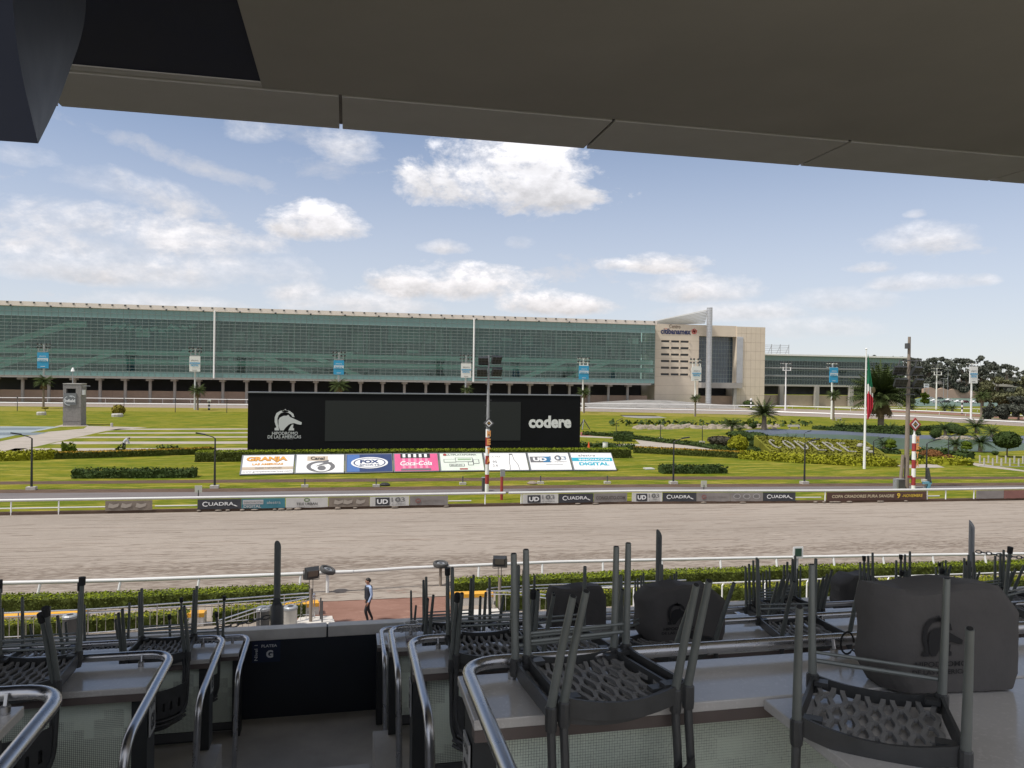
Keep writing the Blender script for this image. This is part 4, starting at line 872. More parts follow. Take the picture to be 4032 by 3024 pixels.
# ------------------------------------------------------------ lamp posts
def lamp(px, y0_, y1_, lab, arm=1, s=1., grp='dark lamp posts along the infield'):
    p = P(px, y1_); z = PY(px, y0_, p.y).z; t = thing('lamp_post', lab, 'lamp post', p, grp)
    MB().box(p.x-.35, p.x+.35, p.y-.3, p.y+.3, 0, .25).build('base', conc, t); MB().tube([p+V((0, 0, .25)), p+V((0, 0, z-.3))], .10*s, 9, .06*s).build('post', black, t, smooth=True)
    MB().tube(smooth_path([p+V((0, 0, z-.5)), p+V((0, 0, z-.25)), p+V((arm*1.1*s, 0, z+.1))], .3), .04*s, 7).build('arm', black, t)
    MB().obox(p+V((arm*1.2*s, 0, z+.10)), (.38*s, 0, .06*arm), (0, .12, 0), (0, 0, .05)).build('lamp_head', black, t); return t
lamp(124, 1712, 1928, 'tall dark lamp post near the left edge by the hedge', -1); lamp(845, 1712, 1922, 'dark lamp post just left of the black billboard', -1); lamp(2651, 1728, 1905, 'dark lamp post between the orange topped hedge and the distance marker', 1)
lamp(3167, 1735, 1905, 'dark lamp post left of the white stone letters', 1); lamp(3647, 1735, 1897, 'dark lamp post right of the red diamond pole', 1); lamp(3439, 1728, 1812, 'dark lamp post behind the flagpole by the stones', 1, .9)
for px, a, b, lab in ((2426, 1652, 1713, 'thin dark lamp post above the double hedge block'), (2600, 1664, 1728, 'thin dark lamp post below the rocky bank'), (2765, 1670, 1743, 'thin dark lamp post left of the palm group'), (3166, 1700, 1752, 'thin dark lamp post standing at the pond edge'), (3734, 1715, 1815, 'thin dark lamp post in front of the stone terrace')): lamp(px, a, b, lab, 1, .75, 'thin lamp posts in the garden')
# ------------------------------------------------------------ banner masts on the far side
def mast(px, ytop, ybase, banner, col_, lab, w=42, lights=True):
    p = P(px, ybase); Yp = p.y; z_ = lambda y: PY(px, y, Yp).z; t = thing('banner_mast', lab, 'mast', p, 'floodlight masts along the far rail'); s = (p-CAM).dot(fw)/F
    MB().tube([p, p+V((0, 0, z_(ytop)))], .29, 8, .19).build('mast', white if px > 2000 else mt('mast_grey', (.50, .51, .52), .5), t, smooth=True)
    m = MB(); zr = z_(ytop)
    for k in range(2): m.bar((p.x-24*s, p.y, zr-k*14*s), (p.x+24*s, p.y, zr-k*14*s), .2, .2)
    for q in (-16, 16): m.bar((p.x+q*s, p.y-.6, zr-14*s), (p.x+q*s, p.y-.6, zr-26*s), .2, .2)
    m.bar((p.x-18*s, p.y-.6, zr-26*s), (p.x+18*s, p.y-.6, zr-26*s), .25, .25); m.build('light_rack', white if px > 2000 else grey, t)
    if lights:
        for k in range(2):
            for q in (-22, -9, 9, 22): c = V((p.x+q*s, p.y-.3, zr-k*14*s+4*s)); MB().ball(c, 4*s, 3*s, 4*s, 7, 5).build('floodlight', black, t)
    if banner:
        a, b = z_(banner[1]), z_(banner[0]); hw = w/2*s; f = Face((p.x-hw, p.y-.75, a), (2*hw, 0, 0), (0, 0, b-a), .05)
        MB().box(p.x-hw, p.x+hw, p.y-.74, p.y-.5, a, b).build('banner', col_, t)
        if col_ is blue: f.rect(t, .04, .96, .44, .64, pale); f.text('INNOVACIÓN', t, .5, .60, .8, .06, blue); f.text('DIGITAL', t, .5, .50, .8, .11, blue, bold=.04); f.text('alestra', t, .5, .77, .6, .09, pale); f.rect(t, .3, .7, .10, .13, pale)
        else: f.rect(t, .04, .96, .50, .60, blue); f.text('INNOVACIÓN', t, .5, .55, .8, .06, pale, k=3); f.text('DIGITAL', t, .5, .40, .74, .12, blue, bold=.04); f.text('alestra', t, .5, .74, .66, .12, inkgrey); f.rect(t, .28, .72, .08, .11, inkgrey)
MS = [(171, 1358, 1607, (1388, 1450), blue, 'mast with a blue banner, leftmost, behind the stone tower'), (767, 1374, 1613, (1403, 1463), pale, 'mast with a white banner left of the billboard'), (1332, 1390, 1611, (1419, 1475), blue, 'mast with a blue banner above the middle of the billboard'),
      (1832, 1402, 1611, (1431, 1487), pale, 'mast with a white banner left of the finish pole floodlights'), (2294, 1413, 1620, (1440, 1494), blue, 'mast with a blue banner right of the billboard'), (2736, 1418, 1632, (1446, 1500), pale, 'mast with a white banner in front of the tan block'),
      (3274, 1432, 1650, (1447, 1506), blue, 'mast with a blue banner in front of the glass wing'), (3823, 1432, 1652, (1443, 1509), pale, 'mast with a white banner in front of the dark trees'), (3092, 1432, 1616, None, None, 'white mast without a banner right of the tan block'), (3686, 1450, 1612, None, None, 'white mast without a banner by the car park')]
for px, a, b, c_, d_, l_ in MS: mast(px, a, b, c_, d_, l_, 40 if px < 3000 else 36)
# ------------------------------------------------------------ far rails
def rail(name, pts, h, mat, lab, r_=.12, post=8., grp=None):
    L = [V((q.x, q.y, h)) for q in pts]; t = thing(name, lab, 'rail', (L[0].x, L[0].y, 0), grp); MB().tube(L, r_, 6).build('rail_tube', mat, t)
    m = MB(); 
    for a, b in zip(L, L[1:]):
        k = max(1, int((b-a).length/post))
        for i in range(k): q = a+(b-a)*i/k; m.tube([(q.x, q.y+.25, 0), (q.x, q.y+.1, h*.7), (q.x, q.y, h)], .07, 5)
    tag(m.build('rail_post', white, t), kind='stuff'); return t
rail('far_rail', gp(FW), .55, whiterail, 'bright white inner rail of the far straight beyond the lawns', .24)
rail('far_rail', gp([(-300, 1584), (300, 1585), (970, 1591), (2300, 1605), (2700, 1609), (2990, 1615)]), 1.5, white, 'thin white outer rail of the far straight under the glass hall', .12)
rail('far_rail', gp([(2905, 1608), (3100, 1610), (3350, 1620), (3700, 1634), (4032, 1652), (4300, 1668)]), 1.1, whiterail, 'white outer rail of the far bend in front of the glass wing', .18)
rail('far_rail', gp([(3030, 1611), (3300, 1614), (3500, 1618), (3650, 1618), (3850, 1622), (4032, 1630), (4300, 1640)]), 1.1, white, 'second thin white rail behind the far bend under the trees', .10)
for px, y0_, y1_, lab in ((823, 1575, 1614, 'small black and white striped post left of the billboard'), (2957, 1570, 1613, 'small black and white striped post below the tan block'), (3788, 1578, 1630, 'small striped post near the car park mast')):
    p = P(px, y1_); z = PY(px, y0_, p.y).z; t = thing('striped_post', lab, 'post', p, 'striped posts along the far track')
    for k in range(5): MB().tube([p+V((0, 0, z*.86*k/5+.004)), p+V((0, 0, z*.86*(k+1)/5))], .28, 7).build('band', white if k % 2 else ink, t)
    MB().ball(p+V((0, 0, z*.92)), .5, .2, .5).build('disc', white, t)
# ------------------------------------------------------------ infield tower
p = P(282, 1676); t = thing('infield_tower', 'square grey stone tower with a pale swirl logo beside the infield court', 'tower', p); Yp = p.y; z1 = PY(282, 1512, Yp).z
q0, q1 = PY(247, 1676, Yp).x, PY(318, 1676, Yp).x; stone = mt('tower_stone', (.23, .215, .205), .85, var=.28, scale=3, bump=.6); d3 = q1-q0
for k in range(9):      # courses of split stone
    a, b = z1*k/9, z1*(k+1)/9
    if 6.9 <= k+.01 <= 7.9:
        MB().box(q0, q0+.5, Yp, Yp+d3, a, b).build('stone_course', stone, t); MB().box(q1-.9, q1, Yp, Yp+d3, a, b).build('stone_course', stone, t); MB().box(q0+.5, q1-.9, Yp+1, Yp+1.2, a, b).build('window', scr, t)
    else: MB().box(q0+random.uniform(-.03, .03), q1+random.uniform(-.03, .03), Yp+random.uniform(-.03, .03), Yp+d3, a+.01, b).build('stone_course', stone, t)
MB().box(q0-.06, q1+.06, Yp-.06, Yp+d3+.06, z1, z1+.1).build('cap', conc, t); MB().box(q0+.22, q1-.75, Yp-.14, Yp-.045, z1*.5, z1*.78).build('plaque', mt('plaque_grey', (.16, .165, .17), .6), t)
f = Face((q0, Yp-.145, 0), (d3, 0, 0), (0, 0, z1), .02); f.text('Infield', t, .41, .60, .56, .075, pale, bold=.03, k=3); f.ring(t, .36, .60, .30, .115, .86, sgrey, a0=.9, a1=4.9, k=2); f.ring(t, .44, .655, .26, .07, .80, sgrey, a0=.2, a1=2.4, k=2)
MB().tube([(p.x-.2, Yp+1, z1), (p.x-.2, Yp+1, PY(276, 1460, Yp).z)], .09, 7).build('mast', grey, t); MB().lathe((p.x-.2, Yp+1, PY(276, 1462, Yp).z), [(.38, 0), (.2, .5), (.1, .7)], 8).build('beacon', white, t)
MB().box(q1+.02, q1+.4, Yp+.3, Yp+1.2, z1*.74, z1*.86).build('side_sign', white, t); MB().bar((q1, Yp+.5, z1*.96), (q1+1.4, Yp+.5, z1*.955), .1, .1).build('bracket', grey, t)
# ------------------------------------------------------------ infield planting
def hl(pts, w): return [V((q.x, q.y+w/2, 0)) for q in gp(pts)]
def sc(px, py): return (P(px, py)-CAM).dot(fw)/F      # metres per photo pixel at a ground point
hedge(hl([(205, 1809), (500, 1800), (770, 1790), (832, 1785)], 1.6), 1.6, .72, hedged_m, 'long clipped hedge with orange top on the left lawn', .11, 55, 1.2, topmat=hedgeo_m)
hedge(hl([(-160, 1819), (60, 1815), (205, 1808)], 2.6), 2.6, .75, hedgey_m, 'loose yellow green shrub band at the far left of the lawn', .16, 40, .8, ragged=.16, cat='shrub band', name='shrub_band')
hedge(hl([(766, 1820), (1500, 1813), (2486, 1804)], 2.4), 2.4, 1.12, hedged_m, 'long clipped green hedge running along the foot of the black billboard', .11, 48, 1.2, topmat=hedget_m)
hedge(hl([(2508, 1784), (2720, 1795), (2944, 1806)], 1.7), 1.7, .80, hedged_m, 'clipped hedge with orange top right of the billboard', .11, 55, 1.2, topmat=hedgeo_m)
hedge(hl([(2948, 1808), (3150, 1822), (3400, 1836), (3545, 1838)], 3.4), 3.4, .62, hedgey_m, 'loose yellow green shrub band below the white stone letters', .18, 36, .8, ragged=.2, cat='shrub band', name='shrub_band')
hedge(hl([(282, 1885), (520, 1884), (764, 1882)], 1.6), 1.6, .72, dark_m, 'dark green flower row on the lawn at left', .12, 46, .7, ragged=.10, cat='flower row', name='flower_row')
hedge(hl([(2612, 1866), (2740, 1866), (2866, 1865)], 1.6), 1.6, .76, dark_m, 'dark green flower row on the lawn right of the advertising panels', .12, 46, .7, ragged=.10, cat='flower row', name='flower_row')
hedge(hl([(2424, 1738), (2499, 1740)], 2), 2, 1.1, dark_m, 'dark hedge block in front of its twin beside the garden path', .14, 30, .8); hedge(hl([(2430, 1722), (2494, 1722)], 2), 2, .9, dark_m, 'dark hedge block behind its twin beside the garden path', .14, 30, .8)
hedge(hl([(2300, 1714), (2420, 1720), (2600, 1742), (2740, 1757), (2850, 1774), (2900, 1790)], 1.4), 1.0, .5, dark_m, 'thin dark hedge curving along the garden path', .16, 30, .9, ragged=.14)
hedge(hl([(2955, 1776), (3100, 1790), (3290, 1808)], 1.8), 1.4, .5, dark_m, 'dark low hedge below the white stone letters', .15, 30, .9, ragged=.1)
hedge(hl([(2265, 1762), (2400, 1764), (2500, 1772)], 1.2), 1.2, .5, dark_m, 'broken row of small dark shrubs behind the hedge end', .16, 24, .9, ragged=.3, cat='shrub row', name='shrub_row')
hedge(hl([(3110, 1756), (3280, 1768), (3480, 1785), (3560, 1790)], 1.6), 1.6, .5, dark_m, 'dark green hedge along the pond side above the stone letters', .16, 26, .9, ragged=.16)
hedge(hl([(3220, 1691), (3450, 1706), (3640, 1716)], 2.4), 2.0, .6, dark_m, 'dark hedge beyond the pond below the palms', .2, 22, 1.2, ragged=.14)
hedge(hl([(3300, 1690), (3640, 1698), (3760, 1690)], 2.0), 1.6, .8, dark_m, 'green hedge behind the date palm', .2, 20, 1.2, ragged=.1)
hedge(hl([(3640, 1800), (3760, 1804), (3850, 1812)], 2.4), 2.4, .8, dark_m, 'leafy dark plant bed under the palms on the right', .2, 26, .9, ragged=.25, cat='plant bed', name='plant_bed')
hedge(hl([(3640, 1826), (3740, 1832), (3845, 1834)], 2.6), 2.6, .55, hedgey_m, 'low spreading shrub bed by the stone terrace', .18, 26, .9, ragged=.22, cat='plant bed', name='plant_bed')
for i, (a, b) in enumerate(((465, 480), (610, 650), (655, 695))): hedge(hl([(a, 1782), (b, 1780)], 1), 1, .45, dark_m, ['small dark tuft just left of the bending person','small dark tuft behind the middle of the orange topped hedge','small dark tuft behind the right half of the orange topped hedge'][i], .2, 30, .6, 'tufts behind the left hedge', .3, 'shrub', 'shrub')
hedge(hl([(235, 1795), (290, 1793)], 1.2), 1.2, 1.0, hedge_m, 'spiky green shrub at the left end of the orange topped hedge', .2, 40, .5, None, .35, 'shrub', 'shrub')
# sloping bed carrying white stone letters
bed = MB(); L = [P(3075, 1800), P(3350, 1818), (P(3560, 1834))]; o_ = L[0]; ex_ = P(3545, 1826)-o_; 
bedf = Face(o_+V((0, 1.5, .35)), ex_, V((1.9, 8.2, 1.75)), .05)
c4 = [bedf.at(-.02, 0, 0), bedf.at(1.02, 0, 0), bedf.at(1.02, 1, 0), bedf.at(-.02, 1, 0)]
bed.hexa([V((q.x, q.y, 0)) for q in c4]+c4); C = np.array([tuple(bedf.at(random.uniform(0, 1), random.uniform(0, 1), 1)) for _ in range(2600)]); leaves(bed, C, .18, np.array((0, 0, 1.5)))
tag(bed.build('planted_bed', leafmat('bed_leaf', (.15, .15, .022), .4, .6)), 'sloping yellow green planted bed holding white stone letters', 'planted bed')
stonew = mt('white_stone', (.25, .24, .205), .8, var=.25, scale=3)
arc = lambda cx, cy, rx, ry, a0, a1, n=9: [(cx+rx*cos(rad(a0+(a1-a0)*i/n)), cy+ry*sin(rad(a0+(a1-a0)*i/n))) for i in range(n+1)]
STROKE = {'C': [arc(.5, .5, .5, .5, 50, 310, 12)], 'O': [arc(.5, .5, .5, .5, 0, 360, 14)], 'D': [[(0, 0), (0, 1)], arc(.1, .5, .85, .5, 90, -90, 9), [(0, 1), (.15, 1)], [(0, 0), (.15, 0)]],
          'E': [[(.9, 1), (0, 1), (0, 0), (.9, 0)], [(0, .5), (.75, .5)]], 'R': [[(0, 0), (0, 1), (.4, 1)], arc(.4, .75, .45, .25, 90, -90, 7), [(.4, .5), (0, .5)], [(.4, .5), (.95, 0)]]}
for i, ch in enumerate('CODERE'):
    u = .06+i*.130; m = MB(); done = []
    for st_ in STROKE[ch]:
        for p0, p1 in zip(st_, st_[1:]):
            p0, p1 = [bedf.at(u+q[0]*.066, .28+q[1]*.44, 2) for q in (p0, p1)]; n = max(1, int((p1-p0).length/.24))
            for k in range(n+1):
                c = p0+(p1-p0)*k/n
                if any((c-q).length < .22 for q in done): continue
                done.append(c); m.ball(c, .15+random.uniform(-.03, .04), .17, .12, 6, 4)
    tag(m.build('stone_letter', stonew), f'letter {ch} laid in white stones on the sloping bed, '+('first from the left', 'second from the left', 'third from the left', 'fourth from the left', 'fifth from the left', 'last of the word')[i], 'stone letter', 'white stone letters')
m = MB()
for k in range(5):
    a = 2*pi*k/5; m.ball(bedf.at(.90+.045*cos(a)*.5, .5+.2*sin(a), 2), .36, .45, .22, 8, 5)
m.ball(bedf.at(.90, .5, 2), .22, .25, .2, 7, 5); tag(m.build('stone_emblem', stonew), 'flower emblem of white stones right of the stone letters', 'stone emblem')
def bs(px, py, wp, hp, mat, lab, trunk=0, n=500, grp=None, **k):
    s = sc(px, py); return bush(P(px, py), wp*s/2, (hp*s-trunk)/2, mat, lab, grp, n, trunk=trunk, **k)
bs(2905, 1781, 70, 64, hedgey_m, 'rounded yellow green bush in front of the palms', n=1500, ls=.3)
bs(2957, 1765, 45, 32, dark_m, 'small dark grey green bush right of the yellow bush', n=600); bs(3042, 1761, 132, 42, hedge_m, 'long smooth dark mound shaped hedge at the pond edge', n=1500, ls=.18, ry=3)
bs(2840, 1752, 90, 34, leafmat('heath_leaf', (.06, .055, .04), .4, 1.5), 'flat brownish heath mound left of the yellow bush', n=900, ls=.2, ry=3); bs(2975, 1738, 90, 36, dark_m, 'dark round mound behind the long smooth mound', n=900, ry=3); bs(2912, 1723, 100, 26, dark_m, 'dark shrub group under the left palm', n=700)
bs(2965, 1688, 34, 24, dark_m, 'small square clipped dark bush by the left palm', n=400)
bs(3684, 1727, 46, 44, dark_m, 'dark round bush left of the rocks', n=800); bs(3783, 1714, 50, 36, dark_m, 'dark round bush right of the rocks', n=800); bs(3752, 1706, 66, 40, dark_m, 'wide dark bush between the palms', n=700)
bs(3918, 1792, 28, 18, dark_m, 'small low dark bush beneath the round tree', n=300); bs(3618, 1782, 20, 24, mt('flower_yellow', (.50, .27, .02), .7, var=.3, scale=3), 'bright yellow flowering shrub beside the banded pole', n=500)
bs(3668, 1818, 84, 46, rust_m, 'rusty red shrub right of the banded pole', n=1200, ls=.2); bs(3725, 1822, 60, 30, rust_m, 'rusty brown shrub in front of the thin lamp post', n=800, ls=.2); bs(3610, 1822, 60, 34, dark_m, 'dark green clipped shrub behind the banded pole', n=600)
bs(466, 1635, 46, 40, leafmat('gold_leaf', (.20, .165, .03), .4, 1), 'rounded golden bush on a stone planter left of the billboard', n=900, ls=.3); bs(178, 1620, 26, 18, MATS['gold_leaf'], 'small golden topiary on a planter left of the stone tower', n=400, trunk=.6)
for px, py, w_, lab in ((462, 1641, 44, 'low blue grey planter under the golden bush'), (163, 1634, 36, 'low stone planter under the small golden topiary'), (440, 1681, 10, 'small white box on the lawn edge by the path')):
    s = sc(px, py); p = P(px, py); tag(MB().lathe(p, [(w_*s*.48, 0), (w_*s*.5, .5), (w_*s*.44, .72)], 10).build('planter', conc), lab, 'planter')
bs(3965, 1800, 92, 98, dark_m, 'round dense dark tree at the right edge of the garden', trunk=1.3, n=2600, ls=.26, cat='tree', name='round_tree')
for px, py, w_, lab in ((3507, 1786, 42, 'mushroom clipped topiary left of the banded pole'), (3805, 1790, 40, 'mushroom clipped topiary between the right palms'), (3722, 1792, 20, 'small mushroom clipped topiary by the rust shrubs'), (2951, 1675, 18, 'cloud pruned topiary behind the left palm')):
    s = sc(px, py); p = P(px, py); t = thing('topiary', lab, 'topiary', p, 'clipped topiary in the garden'); m = MB()
    for z, k, hh in ((30, .5, 7), (44, .42, 12)): 
        c = p+V((0, 0, z*s*w_/42)); m.ball(c, w_*s*k, w_*s*k, hh*s*w_/42, 12, 7); d = rng.normal(size=(260, 3)); d /= np.linalg.norm(d, axis=1)[:, None]; leaves(m, np.array(c)+d*np.array((w_*s*k, w_*s*k, hh*s*w_/42)), .14, d)
    m.build('crown', hedge_m, t); MB().tube([p, p+V((0, 0, 34*s*w_/42))], .08, 7).build('trunk', bark, t)
def pl(px, pb, pc, fr, mat, lab, grp=None, **k): s = sc(px, pb); return palm(P(px, pb), (pb-pc)*s, fr*s, mat, lab, grp, **k)
pl(3468, 1684, 1556, 140, palm_m, 'large full date palm with hanging dry fronds behind the flag', nf=150, tr=.62, droop=.42, dead=60, up=1.02, leaf=.26)
pl(3008, 1692, 1628, 76, palm_m, 'thick date palm left of the pond', nf=60, tr=.5, droop=.5, up=.95, leaf=.24); pl(2882, 1712, 1672, 54, palm_m, 'smaller date palm beside the dark mounds', nf=44, tr=.3, droop=.5, leaf=.26); pl(2912, 1720, 1690, 32, palm_m, 'young palm in front of the smaller date palm', nf=24, tr=.2, leaf=.28)
for px, pb, pc, fr, lab in ((3310, 1690, 1683, 32, 'low spreading cycad far left beyond the pond'), (3357, 1690, 1684, 24, 'small cycad next to the flagpole beyond the pond'), (3400, 1688, 1682, 26, 'reddish low shrub palm right of the flagpole'), (3507, 1704, 1692, 36, 'spreading cycad right of the date palm trunk'), (3117, 1748, 1738, 36, 'cycad on the mound by the pond lamp post'),
                            (3481, 1772, 1750, 38, 'palm left of the mushroom topiary'), (3762, 1778, 1750, 44, 'broad palm in front of the rocks'), (3860, 1780, 1742, 60, 'largest broad palm in the right garden'), (3722, 1714, 1690, 40, 'upright palm left of the wide dark bush'), (3843, 1706, 1680, 52, 'dense dark palm at the far rail on the right'), (3905, 1720, 1700, 36, 'palm behind the largest broad palm'), (3632, 1778, 1772, 18, 'small spiky plant right of the yellow flowers')):
    pl(px, pb, pc, fr*1.25, agave_m, lab, 'cycads and broad palms in the garden', nf=30, tr=.28, droop=.62, up=.9, leaf=.26)
for px, pb, pc, fr, lab in ((171, 1608, 1502, 34, 'slim palm by the leftmost mast'), (778, 1615, 1538, 30, 'slim palm beside the white bannered mast at left'), (1336, 1612, 1518, 36, 'broad palm rising behind the billboard'), (1838, 1612, 1536, 22, 'small palm behind the billboard by the finish pole'), (2299, 1626, 1545, 26, 'slim palm at the right edge of the billboard'), (2737, 1640, 1568, 20, 'slim palm in front of the tan block'), (3281, 1655, 1556, 26, 'slim palm by the blue bannered mast at right'), (3863, 1655, 1560, 30, 'slim dry palm beside the rightmost mast')):
    pl(px, pb, pc, fr*1.45, palm_m, lab, 'slim palms along the far rail', nf=30, tr=.26, droop=.8, dead=10, up=.85, leaf=.34)
for px, pb, fr, lab in ((3590, 1618, 26, 'palm bush under the trees left of the white mast'), (3720, 1620, 34, 'palm bush by the car park right of the white mast'), (3750, 1622, 28, 'smaller palm bush by the car park')): pl(px, pb, pb-14, fr, agave_m, lab, 'palm bushes by the car park', nf=26, tr=.4, up=.9, leaf=.28)
bs(2947, 1602, 44, 26, dark_m, 'dark bush against the tan block by the striped post', n=500)
# rocks
m = MB()
for k in range(120):
    t_ = random.random(); p = P(2500+t_*560, 1687-2*t_+random.uniform(-9, 4)); r_ = random.uniform(.25, .9); m.ball(p, r_*1.3, r_, r_*.7, 6, 4)
tag(m.build('rock_bank', mt('rock', (.26, .22, .17), .9, var=.35, scale=.7, bump=.5)), kind='stuff')
m = MB()
for k in range(50): p = P(random.uniform(3690, 3850), random.uniform(1722, 1732)); r_ = random.uniform(.2, .55); m.ball(p, r_*1.3, r_, r_*.8, 6, 4)
tag(m.build('rock_bank', MATS['rock']), kind='stuff')
m = MB()
for k in range(400): t_ = random.random(); p = P(2400+t_*800, 1670+random.uniform(-6, 10)); leaves(m, np.array([tuple(p+V((0, 0, random.uniform(.1, .7))))]), .5, np.array((0, 0, .8)))
tag(m.build('scrub', dark_m), kind='stuff')
# small objects on the infield
p = P(2318, 1768); t = thing('traffic_cone', 'orange traffic cone standing behind the hedge beside the billboard', 'cone', p); MB().box(p.x-.3, p.x+.3, p.y-.3, p.y+.3, 0, .05).build('base', orange, t); MB().lathe(p+V((0, 0, .052)), [(.22, 0), (.04, 1.0)], 12).build('cone', mt('cone_orange', (.62, .10, .02), .5), t)
p = P(2383, 1768); t = thing('drum', 'white drum standing behind the hedge beside the orange cone', 'drum', p); MB().lathe(p, [(.36, 0), (.38, .03), (.36, .3), (.38, .33), (.36, .6), (.38, .92)], 14).build('body', white, t, smooth=True); MB().lathe(p+V((0, 0, .922)), [(.39, 0), (.39, .05)], 14).build('lid', grey, t)
p = P(2555, 1847); tag(MB().box(p.x-.5, p.x+.5, p.y-.5, p.y+.5, 0, .12).build('concrete_slab', whb), 'flat pale slab on the lawn left of the flower row', 'slab')
p = P(2298, 1690); t = thing('tripod_stand', 'dark tripod base beside the right edge of the billboard', 'stand', p)
for a in (0, 2.1, 4.2): MB().tube([p+V((1.3*cos(a), 1.3*sin(a), 0)), p+V((0, 0, 1.9))], .1, 6).build('leg', dgrey, t)
p0 = [P(x, y) for x, y in ((2286, 1700), (2310, 1712), (2340, 1716), (2286, 1716))]; MB().poly([q+V((0, 0, .02)) for q in p0]); sheet('red_ramp', p0, mt('ramp_red', (.26, .06, .05), .7), 4)
for x0, n_ in ((3860, 11),):
    t = thing('post_fence', 'row of pale fence posts with a low mesh at the right edge', 'fence', P(3860, 1826))
    for k in range(n_):
        px = 3858+k*17; p = P(px, 1822+(12 if k % 2 else 0)+k*.3); MB().box(p.x-.07, p.x+.07, p.y-.07, p.y+.07, 0, .95).build('post', conc, t)
    for yy in (1822, 1834): MB().tube([P(3856, yy, .35), P(4060, yy+4, .35)], .03, 5).build('wire', grey, t)
# gardener
def tiny_person(p, lab):
    t = thing('person', lab, 'person', p); m = MB(); m.cur = 0
    for sx_ in (-.11, .11): m.tube([p+V((sx_, 0, 0)), p+V((sx_, .05, .45)), p+V((sx_*.8, .0, .85))], .085, 7, .11)
    m.cur = 1; m.tube([p+V((0, 0, .8)), p+V((.16, 0, 1.1)), p+V((.42, 0, 1.3))], .19, 9, .2); m.tube([p+V((.4, -.2, 1.25)), p+V((.5, -.22, .95)), p+V((.62, -.2, .7))], .06, 6); m.tube([p+V((.4, .2, 1.25)), p+V((.52, .22, .95)), p+V((.62, .2, .7))], .06, 6)
    m.cur = 2; m.ball(p+V((.62, 0, 1.36)), .11, .1, .13); m.build('body', [ink, mt('work_shirt', (.40, .42, .45), .8), mt('skin_far', (.25, .14, .09), .6)], t, smooth=True); MB().ball(p+V((.63, 0, 1.42)), .13, .12, .09).build('hat', ink, t)
tiny_person(P(488, 1768), 'person in dark trousers and pale shirt bending over behind the orange topped hedge')
# ------------------------------------------------------------ far right: woods, car park, bridge
pr = [(3270, 1396), (3300, 1384), (3345, 1392), (3372, 1386), (3440, 1392), (3500, 1396), (3560, 1396), (3590, 1392), (3620, 1398), (3660, 1402), (3700, 1400), (3740, 1396), (3790, 1402), (3850, 1390), (3880, 1396), (3930, 1416), (3960, 1412), (4000, 1430), (4040, 1440)]
tl = ['slender', 'broad', 'ragged', 'dense']
for k in range(62):
    px = 3270+(k % 40)*20.5+(10 if k >= 40 else 0)+random.uniform(-8, 8); yt = np.interp(px, [a for a, b in pr], [b for a, b in pr])+random.uniform(-6, 16)
    Y = 600 if px < 3460 else random.uniform(455, 560); q = PY(px, yt, Y); h = q.z
    if px < 3460 and (k % 2 or k >= 40): continue
    if k >= 40: Y = random.uniform(535, 590); q = PY(px, yt+22, Y); h = q.z
    tree(V((q.x, Y, 0)), h, h*.26, tree_m, 'dark tree top showing above the roof of the glass wing' if px < 3460 else 'tall dark eucalyptus of the far wood, '+('just left of the wooden pole' if px < 3570 else 'between the wooden pole and the exit sign' if px < 3640 else 'above the exit sign and white mast' if px < 3730 else 'left of the rightmost white banner' if px < 3800 else 'behind the rightmost white banner' if px < 3880 else 'above the large olive tree'), 'trees of the wood beyond the car park', n=1900, ls=.8, nb=16, base=.08)
for px, pb, yt, w_, lab in ((3930, 1640, 1478, 95, 'large olive tree at the right edge in front of the wood'), (4040, 1640, 1470, 90, 'large olive tree cut off by the right edge of the view'), (3870, 1600, 1500, 60, 'broad olive tree overhanging the car park'), (4010, 1655, 1560, 70, 'low dark tree above the far right rail'), (3900, 1650, 1590, 45, 'low dense shrub tree by the rightmost slim palm'), (3950, 1652, 1595, 50, 'dark low tree left of the right edge')):
    s = sc(px, pb); tree(P(px, pb), (pb-yt)*s, w_*s*.75, tree2_m if 'olive' in lab else tree_m, lab, None, n=4200, ls=.42, nb=16, base=.12)
for px, pb, yt, w_, lab in ((3585, 1600, 1505, 42, 'dark round tree behind the wooden pole'), (3640, 1595, 1545, 22, 'yellow green shrub left of the car park')): s = sc(px, pb); tree(P(px, pb), (pb-yt)*s, w_*s*.8, tree_m if px < 3600 else hedge_m, lab, None, n=2400, ls=.6, nb=12, base=.1)
YB2 = 500.0; br = thing('footbridge', 'long grey elevated road bridge passing behind the car park', 'bridge', PY(3700, 1510, YB2)*1)
a, b = PY(3540, 1500, YB2), PY(4100, 1522, YB2); MB().bar(a, b, 5, 2.4).build('deck', conc, br); MB().bar(a+V((0, -2.4, 1.7)), b+V((0, -2.4, 1.7)), .3, .8).build('parapet', grey, br)
for px in (3600, 3660, 3705, 3798, 3855): q = PY(px, 1510, YB2); MB().tube([(q.x, YB2, 0), (q.x, YB2, q.z-1.3)], .7 if px != 3798 else 1.6, 8).build('pier', conc, br)
sh = thing('dark_shed', 'long dark open shed beneath the grey bridge', 'building', PY(3700, 1540, 510)*1); q0, q1 = PY(3540, 1530, 510).x, PY(4100, 1530, 510).x
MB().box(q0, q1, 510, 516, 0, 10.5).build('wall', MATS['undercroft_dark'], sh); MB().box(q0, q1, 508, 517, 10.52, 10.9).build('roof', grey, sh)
cw = thing('retaining_wall', 'pale pink wavy topped retaining wall behind the parked cars', 'wall', PY(3760, 1570, 478)*1); m = MB(); q = [PY(x, y, 478) for x, y in ((3640, 1530), (3670, 1526), (3690, 1534), (3712, 1527), (3735, 1536), (3760, 1530), (3790, 1540), (3815, 1534), (3845, 1545), (3880, 1540), (3910, 1552), (3930, 1556))]
